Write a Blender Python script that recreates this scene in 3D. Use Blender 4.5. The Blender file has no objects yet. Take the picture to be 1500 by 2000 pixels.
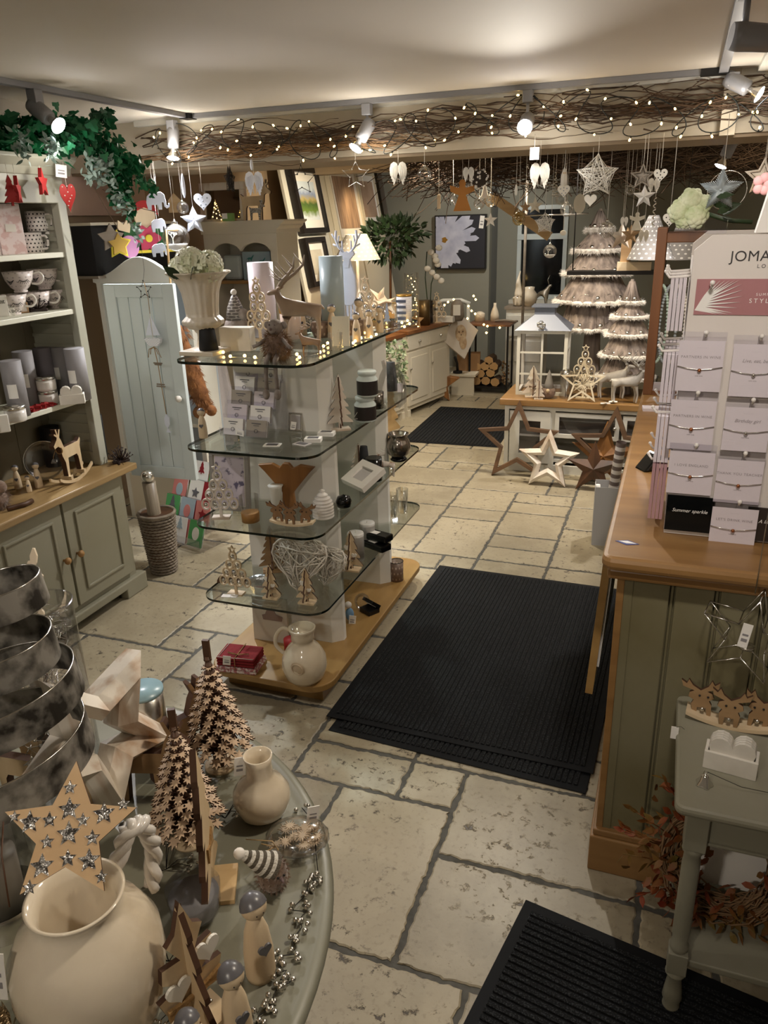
import bpy, bmesh, math, random
from math import sin, cos, pi, radians, sqrt, atan2
from mathutils import Vector, Matrix, noise
R = random.Random(11); JR = random.Random(3)
scene = bpy.context.scene
COL = scene.collection

# ------------------------------------------------------------------ camera
EYE = Vector((0, 0, 1.75)); FPX = 1502.0
_p, _r, _y = radians(20.75), radians(-1.75), radians(20.75)
_f = Vector((-sin(_y)*cos(_p), cos(_y)*cos(_p), -sin(_p)))
_a = Vector((cos(_y), sin(_y), 0)); _u = _a.cross(_f)
RT = _a*cos(_r) + _u*sin(_r); UP = -_a*sin(_r) + _u*cos(_r); FW = _f
cd = bpy.data.cameras.new('camera'); cam = bpy.data.objects.new('camera', cd); COL.objects.link(cam)
mw = Matrix((RT, UP, -FW)).transposed().to_4x4(); mw.translation = EYE
cam.matrix_world = mw
cd.sensor_fit = 'HORIZONTAL'; cd.sensor_width = 36; cd.lens = FPX/1500*36; cd.clip_start = .02
scene.camera = cam

# measuring helpers: where a sight line meets a real plane of the room
def _ray(px, py): return FW*FPX + RT*(px-750) - UP*(py-1000)
def onz(px, py, z): d = _ray(px, py); return EYE + d*((z-EYE.z)/d.z)
def ony(px, py, y): d = _ray(px, py); return EYE + d*(y/d.y)
def onx(px, py, x): d = _ray(px, py); return EYE + d*(x/d.x)
def pix(w):
    d = Vector(w)-EYE; k = d.dot(FW); return 750+FPX*d.dot(RT)/k, 1000-FPX*d.dot(UP)/k
def span(w, n): return n*(Vector(w)-EYE).dot(FW)/FPX
def top(w, py):
    lo, hi = 0.0, 2.0
    for _ in range(30):
        m = (lo+hi)/2
        if pix((w[0], w[1], w[2]+m))[1] > py: lo = m
        else: hi = m
    return lo
def col(px, y, z):      # the point of the line (y, z) that stands in picture column px
    lo, hi = -8.0, 4.0
    for _ in range(40):
        m = (lo+hi)/2
        if pix((m, y, z))[0] < px: lo = m
        else: hi = m
    return Vector((lo, y, z))
def face(w, off=0): return atan2(w[0], w[1])*-1 + off      # turn so that local -Y looks back to the visitor

# ------------------------------------------------------------------ materials
def rgb(h, a=1):
    h = h.lstrip('#'); c = [int(h[i:i+2], 16)/255 for i in (0, 2, 4)]
    return tuple((x/12.92 if x <= .04045 else ((x+.055)/1.055)**2.4) for x in c)+(a,)
MATS = {}
def mat(name, c, rough=.55, metal=0, c2=None, sc=6, amt=(.35, .65), bump=0, bsc=None, stretch=None, coat=0, spec=.5, detail=4, sheen=0):
    if name in MATS: return MATS[name]
    m = bpy.data.materials.new(name); MATS[name] = m; m.use_nodes = True
    nt = m.node_tree; b = nt.nodes['Principled BSDF']; L = nt.links.new
    b.inputs['Base Color'].default_value = rgb(c); b.inputs['Roughness'].default_value = rough; b.inputs['Metallic'].default_value = metal
    b.inputs['Specular IOR Level'].default_value = spec; b.inputs['Coat Weight'].default_value = coat
    if sheen: b.inputs['Sheen Weight'].default_value = sheen
    if c2 or bump:
        tc = nt.nodes.new('ShaderNodeTexCoord'); mp = nt.nodes.new('ShaderNodeMapping'); L(tc.outputs['Object'], mp.inputs[0])
        if stretch: mp.inputs['Scale'].default_value = stretch
        n = nt.nodes.new('ShaderNodeTexNoise'); n.inputs['Scale'].default_value = sc; n.inputs['Detail'].default_value = detail; L(mp.outputs[0], n.inputs['Vector'])
        if c2:
            r = nt.nodes.new('ShaderNodeValToRGB'); r.color_ramp.elements[0].position = amt[0]; r.color_ramp.elements[1].position = amt[1]
            r.color_ramp.elements[0].color = rgb(c); r.color_ramp.elements[1].color = rgb(c2)
            L(n.outputs['Fac'], r.inputs[0]); L(r.outputs[0], b.inputs['Base Color'])
        if bump:
            n2 = n
            if bsc:
                n2 = nt.nodes.new('ShaderNodeTexNoise'); n2.inputs['Scale'].default_value = bsc; L(mp.outputs[0], n2.inputs['Vector'])
            bp = nt.nodes.new('ShaderNodeBump'); bp.inputs['Strength'].default_value = bump; bp.inputs['Distance'].default_value = .01
            L(n2.outputs['Fac'], bp.inputs['Height']); L(bp.outputs[0], b.inputs['Normal'])
    return m
def wood(name, c, c2, axis=0, sc=9, rough=.5, k=.08, bump=.15):
    st = [1, 1, 1]; st[axis] = k
    return mat(name, c, rough, c2=c2, sc=sc*2, amt=(.3, .7), bump=bump, stretch=tuple(st), detail=6)
def glow(name, c, power):
    m = bpy.data.materials.new(name); MATS[name] = m; m.use_nodes = True; b = m.node_tree.nodes['Principled BSDF']
    b.inputs['Base Color'].default_value = rgb(c); b.inputs['Emission Color'].default_value = rgb(c); b.inputs['Emission Strength'].default_value = power
    try: m.cycles.emission_sampling = 'NONE'
    except Exception: pass
    return m
def clear(name, tint='#ffffff', k=.12, rough=.02):
    m = bpy.data.materials.new(name); MATS[name] = m; m.use_nodes = True; nt = m.node_tree; nt.nodes.clear(); L = nt.links.new
    o = nt.nodes.new('ShaderNodeOutputMaterial'); t = nt.nodes.new('ShaderNodeBsdfTransparent'); g = nt.nodes.new('ShaderNodeBsdfGlossy'); x = nt.nodes.new('ShaderNodeMixShader'); f = nt.nodes.new('ShaderNodeLayerWeight')
    t.inputs[0].default_value = rgb(tint); g.inputs['Roughness'].default_value = rough; f.inputs[0].default_value = k+.25
    mm = nt.nodes.new('ShaderNodeMath'); mm.operation = 'MULTIPLY_ADD'; mm.inputs[1].default_value = .55; mm.inputs[2].default_value = k*.35
    L(f.outputs['Fresnel'], mm.inputs[0]); L(mm.outputs[0], x.inputs[0]); L(t.outputs[0], x.inputs[1]); L(g.outputs[0], x.inputs[2]); L(x.outputs[0], o.inputs[0])
    return m

W_ = mat('white paint', '#d9d7cd', .5, c2='#cfccc0', sc=3)
CHIP = mat('chippy white', '#e4dccf', .6, c2='#b4906e', sc=16, amt=(.5, .7), stretch=(1, 1, .2), bump=.25)
WASH = mat('whitewashed wood', '#e0d6c8', .6, c2='#b09272', sc=7, amt=(.45, .7), stretch=(.4, 1, 1), bump=.25)
CREAM = mat('cream paint', '#cfc6b2', .5); OFFW = mat('off white', '#e4e0d6', .55); PAPER = mat('paper', '#efece6', .7); GREYP = mat('grey paper', '#b9b4b2', .7)
SAGE = mat('sage paint', '#8f8b79', .5, c2='#86816c', sc=2); SAGED = mat('sage distressed', '#7c765c', .5, c2='#675f40', sc=3.5, amt=(.4, .75), bump=.1)
SAGEL = mat('pale sage paint', '#aeaea0', .45, c2='#a4a392', sc=2); PALE = mat('pale blue white', '#c6cfcf', .4)
OLIVE = mat('dresser back olive', '#6c6450', .7)
OAK = wood('oak', '#9a7547', '#7c5a32', 0, 7, .35); OAKY = wood('oak y', '#b5813f', '#8f6028', 1, 6, .35); PINE = wood('pine', '#c6a777', '#ab8a5a', 0, 7, .5)
OAKL = wood('light oak y', '#a68450', '#8e6c3c', 1, 6, .38); PLY = wood('ply', '#ddc9a9', '#cfb691', 0, 10, .6); PLYV = wood('ply upright', '#d6c09c', '#c2a67e', 2, 10, .6)
PLYE = mat('ply burnt edge', '#4a2f1c', .8); TAN = wood('tan ply', '#a78862', '#8b6c48', 0, 9, .6); BROWN = wood('brown wood', '#5a3a22', '#3c2615', 2, 8, .5)
DKWD = wood('rustic wood', '#6b4d32', '#45301e', 0, 8, .6); GREYWD = wood('grey wood', '#8d8172', '#6d6152', 0, 8, .65); MANGO = wood('mango wood', '#a8733a', '#6f4720', 2, 7, .45)
BLACK = mat('black', '#0c0c0d', .4); BLACKM = mat('black matt', '#121214', .75); RUBBER = mat('mat rubber', '#131416', .75, spec=.2)
CARPET = mat('mat carpet', '#1a1b1c', .98, c2='#3b3d3f', sc=260, amt=(.5, .68), bump=.5, spec=.15)
SILVER = mat('silver', '#d6d3cc', .22, 1); GALV = mat('galvanised metal', '#a19d95', .5, .55, c2='#33302b', sc=22, amt=(.38, .62), bump=.1); IRON = mat('dark iron', '#2a2725', .5, .7)
GLIT = mat('glitter silver', '#e2e0dc', .25, .85, c2='#6f6c6a', sc=160, amt=(.4, .6), bump=.8, bsc=170); GOLD = mat('gold', '#c79a4a', .3, .9); MERC = mat('mercury glass', '#a9a096', .18, .9, c2='#5b5048', sc=20, amt=(.4, .7))
CERA = mat('cream ceramic', '#ded2bd', .12, c2='#cdbda3', sc=5, coat=.6); CERW = mat('white ceramic', '#e8e3dc', .2, coat=.4); STONE = mat('urn stone', '#dcd3c3', .4, c2='#cfc1a8', sc=6)
RED = mat('red', '#9c1717', .6); DRED = mat('dark red cloth', '#7d1017', .85, bump=.3, sc=60); PINK = mat('pink', '#e0a9ad', .6); GREEN = mat('green', '#2f6b3c', .6); YELL = mat('yellow', '#d9c53a', .6); MAUVE = mat('dusty pink card', '#a67273', .6)
LEAF = mat('ivy leaf', '#1f7a4a', .45, c2='#0f4a2c', sc=6); LEAFD = mat('dark foliage', '#2f4426', .5, c2='#1b2b16', sc=5); LEAFS = mat('silver foliage', '#8fa39a', .6); LEAFR = mat('autumn leaves', '#8a2f17', .6, c2='#6a5a22', sc=9)
PETAL = mat('hydrangea petals', '#f1f0de', .6, c2='#e2e5c4', sc=14); TWIG = mat('willow twig', '#5b4532', .8, c2='#3d2d1f', sc=6); TWIGL = mat('light willow twig', '#8a6c4c', .8); BARK = mat('bark strips', '#a2948a', .85, c2='#6a5f5a', sc=9, amt=(.35, .65), stretch=(3, 3, .4), bump=.5)
FUR = mat('white fur', '#e9e4dd', .95, sheen=.5); FURB = mat('fawn fur', '#8a7262', .95, c2='#6d5747', sc=40, bump=.6, sheen=.4); FURO = mat('orange brown fur', '#8a5a30', .95, c2='#6b4223', sc=30, bump=.8); FURG = mat('grey fur', '#9b918a', .95, c2='#837870', sc=40, bump=.5)
STR = mat('string', '#d8d2c6', .8); ROPE = mat('rope', '#9c7a4c', .9, bump=.6, sc=90); CABLE = mat('green black cable', '#0f1410', .6); LAV = mat('lavender card', '#d5ccd2', .6); GREYC = mat('grey card tube', '#8d8a8c', .6)
HAIR = mat('grey paint hair', '#5f5e62', .3); SKIN = mat('turned beech', '#dbc7a8', .5, c2='#ccb592', sc=5, stretch=(1, 1, .2)); CHOC = mat('dark brown metal', '#2e1e1a', .5); BLUEG = mat('blue grey paint', '#8b93a0', .5)
GLASS = clear('clear glass'); SHELFG = clear('shelf glass', '#f8fcfa', .03); EDGE = mat('glass edge', '#05140f', .08, coat=.5); PLAS = clear('acrylic', '#fafafd', .06); CELLO = clear('cellophane', '#f8f8f8', .1, .12)
WARM = glow('warm bulb', '#ffcf78', 9); COOL = glow('cool lamp', '#eef3ff', 28); DKGLASS = mat('dark window pane', '#0b0d10', .08)

# ------------------------------------------------------------------ mesh builder
class M:
    def __init__(s): s.v = []; s.f = []; s.m = []; s.s = []; s.mi = 0; s.X = None
    def add(s, vs, fs, sm=False):
        b = len(s.v); X = s.X
        s.v.extend([(X @ Vector(p)) if X else Vector(p) for p in vs])
        for f in fs: s.f.append([b+i for i in f]); s.m.append(s.mi); s.s.append(sm)
        return s
    def box(s, x0, x1, y0, y1, z0, z1):
        e = JR.uniform(.00005, .0004); x0 -= e; x1 += e; y0 -= e; y1 += e; z1 += e; z0 += e*.5
        return s.add([(x0, y0, z0), (x1, y0, z0), (x1, y1, z0), (x0, y1, z0), (x0, y0, z1), (x1, y0, z1), (x1, y1, z1), (x0, y1, z1)],
                     [(3, 2, 1, 0), (4, 5, 6, 7), (0, 1, 5, 4), (1, 2, 6, 5), (2, 3, 7, 6), (3, 0, 4, 7)])
    def cb(s, c, d, rot=None):
        o = s.X; T = Matrix.Translation(c) @ (rot.to_4x4() if rot else Matrix.Identity(4)); s.X = (o @ T) if o else T
        s.box(-d[0]/2, d[0]/2, -d[1]/2, d[1]/2, -d[2]/2, d[2]/2); s.X = o; return s
    def lathe(s, prof, n=24, c=(0, 0, 0), sm=True, wob=None, caps=True):
        vs = []; fs = []; k = len(prof)
        for i, (r, z) in enumerate(prof):
            for j in range(n):
                a = 2*pi*j/n; rr = r*(wob(a, i/(k-1)) if wob else 1); vs.append((c[0]+rr*cos(a), c[1]+rr*sin(a), c[2]+z))
        for i in range(k-1):
            for j in range(n): q = (j+1) % n; fs.append((i*n+j, i*n+q, (i+1)*n+q, (i+1)*n+j))
        s.add(vs, fs, sm)
        if caps:
            b = len(s.v)-len(vs)
            if prof[0][0] > 1e-5: s.f.append([b+j for j in range(n)][::-1]); s.m.append(s.mi); s.s.append(False)
            if prof[-1][0] > 1e-5: s.f.append([b+(k-1)*n+j for j in range(n)]); s.m.append(s.mi); s.s.append(False)
        return s
    def curve(s, pts, r, n=8, d=6):
        P = [Vector(p) for p in pts]; o = []
        for i in range(len(P)-1):
            a, b, c, e = P[max(i-1, 0)], P[i], P[i+1], P[min(i+2, len(P)-1)]
            for j in range(d): t = j/d; o.append(.5*((2*b)+(c-a)*t+(2*a-5*b+4*c-e)*t*t+(3*b-a-3*c+e)*t*t*t))
        return s.tube(o+[P[-1]], r, n)
    def tube(s, pts, r, n=6, closed=False, sm=True):
        pts = [Vector(p) for p in pts]; k = len(pts); vs = []; fs = []; nrm = None
        for i, p in enumerate(pts):
            if closed: t = pts[(i+1) % k]-pts[i-1]
            else: t = pts[min(i+1, k-1)]-pts[max(i-1, 0)]
            if t.length < 1e-9: t = Vector((0, 0, 1))
            t.normalize()
            if nrm is None:
                nrm = t.cross(Vector((0, 0, 1))) if abs(t.z) < .9 else t.cross(Vector((1, 0, 0)))
            nrm = (nrm - t*nrm.dot(t))
            if nrm.length < 1e-6: nrm = t.orthogonal()
            nrm.normalize(); bn = t.cross(nrm); rr = r[i] if isinstance(r, (list, tuple)) else r
            for j in range(n): a = 2*pi*j/n; vs.append(p+nrm*(rr*cos(a))+bn*(rr*sin(a)))
        for i in range(k if closed else k-1):
            q = (i+1) % k
            for j in range(n): w = (j+1) % n; fs.append((i*n+j, i*n+w, q*n+w, q*n+j))
        if not closed: fs.append(tuple(range(n))[::-1]); fs.append(tuple((k-1)*n+j for j in range(n)))
        return s.add(vs, fs, sm)
    def ring(s, c, rad, r, n=6, k=28, axis='z'):
        P = []
        for i in range(k):
            a = 2*pi*i/k; u, v = rad*cos(a), rad*sin(a)
            P.append(Vector(c)+Vector({'z': (u, v, 0), 'y': (u, 0, v), 'x': (0, u, v)}[axis]))
        return s.tube(P, r, n, True)
    def prism(s, poly, t, y0=0, edge=None):
        a = sum(poly[i][0]*poly[(i+1) % len(poly)][1]-poly[(i+1) % len(poly)][0]*poly[i][1] for i in range(len(poly)))
        if a < 0: poly = poly[::-1]
        n = len(poly); vs = [(x, y0-t/2, z) for x, z in poly]+[(x, y0+t/2, z) for x, z in poly]
        m0 = s.mi
        s.add(vs, [tuple(range(n)), tuple(range(2*n-1, n-1, -1))])
        b = len(s.v)-2*n; s.mi = m0 if edge is None else edge
        for i in range(n): q = (i+1) % n; s.f.append([b+i, b+n+i, b+n+q, b+q]); s.m.append(s.mi); s.s.append(False)
        s.mi = m0; return s
    def ball(s, c, r, n=12, sq=(1, 1, 1), k=None):
        k = k or max(4, n//2+1); vs = []; fs = []
        vs.append((c[0], c[1], c[2]-r*sq[2]))
        for i in range(1, k):
            ph = pi*i/k
            for j in range(n): a = 2*pi*j/n; vs.append((c[0]+r*sq[0]*sin(ph)*cos(a), c[1]+r*sq[1]*sin(ph)*sin(a), c[2]-r*sq[2]*cos(ph)))
        vs.append((c[0], c[1], c[2]+r*sq[2])); e = len(vs)-1
        for j in range(n):
            q = (j+1) % n; fs.append((0, 1+q, 1+j)); fs.append((e, e-n+j, e-n+q))
            for i in range(k-2): fs.append((1+i*n+j, 1+i*n+q, 1+(i+1)*n+q, 1+(i+1)*n+j))
        return s.add(vs, fs, True)
    def fur(s, pts, ln, n, w=.0012, grav=.3, seed=1):
        q = random.Random(seed)
        for _ in range(n):
            p, nr = q.choice(pts); p = Vector(p); nr = Vector(nr)
            d = (nr+Vector((q.uniform(-.5, .5), q.uniform(-.5, .5), q.uniform(-.5, .5)-grav))).normalized()*ln*q.uniform(.6, 1.2)
            o = d.orthogonal().normalized()*w; p = p+Vector((q.uniform(-1, 1), q.uniform(-1, 1), q.uniform(-1, 1)))*ln*.25
            s.add([p-o, p+o, p+d], [(0, 1, 2)])
        return s
    def build(s, name, mats, parent=None, loc=None, rz=0, rot=None, bevel=0, sub=0, fix=True):
        me = bpy.data.meshes.new(name); me.from_pydata([tuple(v) for v in s.v], [], s.f)
        if not isinstance(mats, (list, tuple)): mats = [mats]
        for m in mats: me.materials.append(m)
        me.polygons.foreach_set('material_index', s.m); me.polygons.foreach_set('use_smooth', s.s)
        if fix and len(s.f) < 60000:
            bm = bmesh.new(); bm.from_mesh(me); bmesh.ops.recalc_face_normals(bm, faces=bm.faces); bm.to_mesh(me); bm.free()
        me.update()
        o = bpy.data.objects.new(name, me); COL.objects.link(o)
        if parent: o.parent = parent
        if loc is not None: o.location = loc
        if rot is not None: o.rotation_euler = rot
        elif rz: o.rotation_euler = (0, 0, rz)
        if bevel: b = o.modifiers.new('bevel', 'BEVEL'); b.width = bevel; b.segments = 2; b.limit_method = 'ANGLE'; b.angle_limit = radians(40)
        if sub: b = o.modifiers.new('subd', 'SUBSURF'); b.levels = sub; b.render_levels = sub
        return o
def tag(o, label, cat, group=None, kind=None):
    o['label'] = label; o['category'] = cat
    if group: o['group'] = group
    if kind: o['kind'] = kind
    return o
def thing(name, label, cat, loc, rz=0, group=None, rot=None):
    o = bpy.data.objects.new(name, None); COL.objects.link(o); o.location = loc; o.rotation_euler = rot or (0, 0, rz); o.empty_display_size = .05
    return tag(o, label, cat, group)
def struct(o): o['kind'] = 'structure'; return o
def dup(root, loc, rz=0, label=None, group=None, scale=None, rot=None):
    r = root.copy(); COL.objects.link(r); r.location = loc; r.rotation_euler = rot or (0, 0, rz)
    if scale: r.scale = (scale,)*3 if not isinstance(scale, tuple) else scale
    if label: r['label'] = label
    if group: r['group'] = group
    for ch in [o for o in ALLCH(root)]:
        c = ch.copy(); COL.objects.link(c); c.parent = r
        for g in ALLCH(ch): d = g.copy(); COL.objects.link(d); d.parent = c
    return r
def ALLCH(o): return [c for c in bpy.data.objects if c.parent == o]
def skin(edges, pts, radii, name, m, parent=None, sub=1, root=0, loc=None, rz=0):
    me = bpy.data.meshes.new(name); me.from_pydata(pts, edges, []); o = bpy.data.objects.new(name, me); COL.objects.link(o)
    sk = o.modifiers.new('skin', 'SKIN'); sk.use_smooth_shade = True
    lay = me.skin_vertices[0].data if me.skin_vertices else None
    if lay is None:
        bm = bmesh.new(); bm.from_mesh(me); bm.verts.layers.skin.verify(); bm.to_mesh(me); bm.free(); lay = me.skin_vertices[0].data
    for i, r in enumerate(radii): lay[i].radius = (r, r) if not isinstance(r, tuple) else r
    lay[root].use_root = True
    if sub: s2 = o.modifiers.new('sub', 'SUBSURF'); s2.levels = sub; s2.render_levels = sub
    dg = bpy.context.evaluated_depsgraph_get(); nm = bpy.data.meshes.new_from_object(o.evaluated_get(dg)); o.modifiers.clear(); o.data = nm
    nm.materials.clear(); nm.materials.append(m); nm.polygons.foreach_set('use_smooth', [True]*len(nm.polygons))
    if parent: o.parent = parent
    if loc is not None: o.location = loc; o.rotation_euler = (0, 0, rz)
    return o
def text(s, size, m, parent, loc, rot=(pi/2, 0, 0), name='lettering', sp=1.0, align='CENTER', shear=0):
    c = bpy.data.curves.new(name, 'FONT'); c.body = s; c.size = size; c.space_character = sp; c.align_x = align; c.extrude = .0003; c.shear = shear
    o = bpy.data.objects.new(name, c); COL.objects.link(o)
    dg = bpy.context.evaluated_depsgraph_get(); me = bpy.data.meshes.new_from_object(o.evaluated_get(dg)); bpy.data.objects.remove(o)
    me.materials.clear(); me.materials.append(m); o = bpy.data.objects.new(name, me); COL.objects.link(o); o.parent = parent; o.location = loc; o.rotation_euler = rot
    return o

# ------------------------------------------------------------------ outlines (x, z), about 1 unit high, origin at the foot or the centre
def star(r, q=.42, n=5, rot=0): return [((r if i % 2 == 0 else r*q)*sin(pi*i/n+rot), (r if i % 2 == 0 else r*q)*cos(pi*i/n+rot)) for i in range(2*n)]
def heart(w):
    P = []
    for i in range(28):
        t = 2*pi*i/28; P.append((w/2*sin(t)**3, w/32*(13*cos(t)-5*cos(2*t)-2*cos(3*t)-cos(4*t))*1.05))
    return P
def fir(h, w, tiers=4, trunk=.12):
    L = [(w*.07, 0), (w*.07, h*trunk)]; z0 = h*trunk; dz = (h-z0)/tiers
    for i in range(tiers):
        a = w/2*(1-i/(tiers+.6)); b = a*.45 if i < tiers-1 else 0
        L += [(a, z0+dz*i-dz*.12), (a*.97, z0+dz*i+dz*.1), (b, z0+dz*(i+.9) if i < tiers-1 else h)]
    return L[:-1]+[(0, h)]+[(-x, z) for x, z in L[:-1][::-1]]
def oval(a, b, n=20, cx=0, cz=0): return [(cx+a*cos(2*pi*i/n), cz+b*sin(2*pi*i/n)) for i in range(n)]
WING = [(0, .12), (0, .36), (.07, .5), (.2, .55), (.34, .46), (.4, .26), (.39, .08), (.37, -.06), (.33, -.08), (.33, -.18), (.28, -.2), (.29, -.3), (.24, -.31), (.24, -.44), (.19, -.43), (.14, -.3), (.07, -.1)]
def wings(h): return [(x*h, z*h) for x, z in WING], [(-x*h, z*h) for x, z in WING]
ANGEL = [(-.3, 0), (.3, 0), (.12, .5), (.4, .62), (.42, .82), (.12, .72), (.09, .78), (.12, .88), (.06, .98), (-.06, .98), (-.12, .88), (-.09, .78), (-.12, .72), (-.42, .82), (-.4, .62), (-.12, .5)]
DEER = [(-.34, 0), (-.27, 0), (-.24, .3), (-.2, .36), (.1, .36), (.14, 0), (.2, 0), (.21, .3), (.28, .45), (.3, .62), (.36, .66), (.48, .64), (.5, .7), (.38, .8), (.36, .84), (.44, .9), (.42, .93), (.36, .89), (.38, 1.0), (.34, 1.0), (.31, .88), (.26, .98), (.22, .97), (.28, .82), (.24, .76), (.18, .6), (-.3, .6), (-.38, .66), (-.4, .62), (-.35, .5)]
ELE = [(-.45, 0), (-.3, 0), (-.28, .2), (-.02, .2), (0, 0), (.15, 0), (.17, .3), (.24, .3), (.26, .12), (.36, .04), (.48, .1), (.5, .26), (.44, .26), (.42, .16), (.36, .16), (.34, .4), (.3, .62), (.16, .74), (-.05, .7), (-.3, .68), (-.45, .55), (-.5, .3)]
# ================================================================== SETTING
def slab(name, m, *b, **k): return struct(M().box(*b).build(name, m, **k))
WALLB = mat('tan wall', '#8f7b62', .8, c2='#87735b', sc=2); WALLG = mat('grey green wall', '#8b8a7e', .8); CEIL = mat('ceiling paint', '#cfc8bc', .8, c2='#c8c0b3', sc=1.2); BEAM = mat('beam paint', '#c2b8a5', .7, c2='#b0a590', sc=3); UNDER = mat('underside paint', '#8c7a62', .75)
# flagstone floor of random sized slabs
fl = M(); fl.mi = 1; fl.box(-3.6, 2.3, -1.4, 9.6, -.06, -.004); fl.mi = 0
cell = .19; nx, ny = 31, 58; used = [[0]*ny for _ in range(nx)]; q = random.Random(5)
for j in range(ny):
    for i in range(nx):
        if used[i][j]: continue
        opts = [(3, 2), (2, 2), (3, 2), (2, 1), (2, 3), (4, 2), (3, 3), (1, 1), (2, 1)]; q.shuffle(opts)
        for a, b in opts+[(1, 1)]:
            if i+a <= nx and j+b <= ny and all(not used[i+u][j+v] for u in range(a) for v in range(b)): break
        for u in range(a):
            for v in range(b): used[i+u][j+v] = 1
        x0, y0 = -3.55+i*cell+.008, -1.35+j*cell+.008; x1, y1 = x0+a*cell-.016, y0+b*cell-.016
        P = []
        cs = [(x0, y0), (x1, y0), (x1, y1), (x0, y1)]
        for k in range(4):
            A, B = Vector(cs[k]), Vector(cs[(k+1) % 4]); n = max(3, int((B-A).length/.011)); d = (B-A).normalized(); nr = Vector((d.y, -d.x))
            for t in range(n):
                p = A+(B-A)*t/n; w = noise.noise(Vector((p.x*20, p.y*20, k*7+i)))*.007+noise.noise(Vector((p.x*75, p.y*75, k*7+i)))*.006; P.append(p+nr*w*(1 if t else .4))
        n = len(P); zt = q.uniform(-.0008, .0008)
        c = sum(P, Vector((0, 0)))/n; P2 = [p+(c-p).normalized()*.005 for p in P]
        fl.add([(p.x, p.y, zt) for p in P2]+[(p.x, p.y, zt-.0025) for p in P]+[(p.x, p.y, -.006) for p in P], [tuple(range(n))]+[(t, n+t, n+(t+1) % n, (t+1) % n) for t in range(n)]+[(n+t, 2*n+t, 2*n+(t+1) % n, n+(t+1) % n) for t in range(n)])
ST = bpy.data.materials.new('travertine flagstone'); ST.use_nodes = True; nt = ST.node_tree; L = nt.links.new; b = nt.nodes['Principled BSDF']
def N(t, **k):
    n = nt.nodes.new(t)
    for a, v in k.items(): n.inputs[a].default_value = v
    return n
ge = N('ShaderNodeNewGeometry'); tc = N('ShaderNodeTexCoord'); n1 = N('ShaderNodeTexNoise', Scale=3.2, Detail=8, Roughness=.65); L(tc.outputs['Object'], n1.inputs['Vector'])
n2 = N('ShaderNodeTexNoise', Scale=26, Detail=5, Roughness=.75); L(tc.outputs['Object'], n2.inputs['Vector']); n4 = N('ShaderNodeTexNoise', Scale=55, Detail=3, Roughness=.6); L(tc.outputs['Object'], n4.inputs['Vector'])
def ramp(src, *st):
    r = nt.nodes.new('ShaderNodeValToRGB'); L(src, r.inputs[0]); e = r.color_ramp.elements
    for k, (p, c) in enumerate(st):
        if k > 1: e.new(p)
        e[k].position = p; e[k].color = rgb(c) if isinstance(c, str) else (c, c, c, 1)
    return r
def mix(f, a, bb, mode='MIX'):
    m = nt.nodes.new('ShaderNodeMixRGB'); m.blend_type = mode
    for k, s in ((0, f), (1, a), (2, bb)):
        if hasattr(s, 'node'): L(s, m.inputs[k])
        else: m.inputs[k].default_value = s if k == 0 else (rgb(s) if isinstance(s, str) else (s, s, s, 1))
    return m.outputs[0]
tone = ramp(ge.outputs['Random Per Island'], (0, '#857b66'), (1, '#a3977e')).outputs[0]
c1 = mix(ramp(n1.outputs['Fac'], (.4, 0), (.65, .6)).outputs[0], tone, '#b3a88f')
pit = ramp(n2.outputs['Fac'], (.36, 1), (.43, 0)).outputs[0]; zone = ramp(n1.outputs['Fac'], (.42, 0), (.56, 1)).outputs[0]
pm = mix(1, pit, zone, 'MULTIPLY'); c2 = mix(pm, c1, '#453c30'); c3 = mix(ramp(n4.outputs['Fac'], (.3, .35), (.45, 0)).outputs[0], c2, '#6e634f')
L(c3, b.inputs['Base Color']); b.inputs['Roughness'].default_value = .42
bp = N('ShaderNodeBump', Strength=.5, Distance=.006); L(mix(.5, n1.outputs['Fac'], mix(pm, 1.0, 0.0)), bp.inputs['Height']); L(bp.outputs[0], b.inputs['Normal'])
struct(fl.build('floor', [ST, mat('grout', '#5a5852', .9, c2='#494741', sc=30, bump=.4)], fix=False))

slab('ceiling', CEIL, -3.6, 2.3, -1.4, 4.0, 2.3, 2.4)
slab('ceiling', CEIL, -3.6, 2.3, 4.4, 9.6, 2.32, 2.42)
slab('wall_left', CEIL, -2.98, -2.88, -1.4, 3.15, 0, 2.3)
slab('wall_left', WALLB, -3.6, -3.45, 3.15, 9.6, 0, 2.42)
slab('wall_left', CEIL, -3.45, -2.98, 3.0, 3.15, 0, 2.3)
slab('wall_right', CEIL, 1.9, 2.0, -1.4, 9.6, 0, 2.42)
slab('wall_front', CEIL, -3.0, 2.0, -1.4, -1.3, 0, 2.3)
# back wall with window opening
XW0, XW1 = -1.78, -1.22; ZW0, ZW1 = .85, 1.86
slab('wall_back', WALLG, -3.6, -2.02, 8.9, 9.0, 0, 2.42)
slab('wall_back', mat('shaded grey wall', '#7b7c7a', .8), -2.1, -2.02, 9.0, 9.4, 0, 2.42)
bw = M(); bw.box(-2.02, XW0, 9.3, 9.4, 0, 2.42); bw.box(XW1, 2, 9.3, 9.4, 0, 2.42); bw.box(XW0, XW1, 9.3, 9.4, 0, ZW0); bw.box(XW0, XW1, 9.3, 9.4, ZW1, 2.42)
struct(bw.build('wall_back', WALLG))
wn = M(); t = .045
wn.box(XW0, XW0+t, 9.26, 9.34, ZW0, ZW1); wn.box(XW1-t, XW1, 9.26, 9.34, ZW0, ZW1); wn.box(XW0, XW1, 9.26, 9.34, ZW0, ZW0+t); wn.box(XW0, XW1, 9.26, 9.34, ZW1-t, ZW1); wn.box(XW0, XW1, 9.25, 9.34, 1.5, 1.56)
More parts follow.
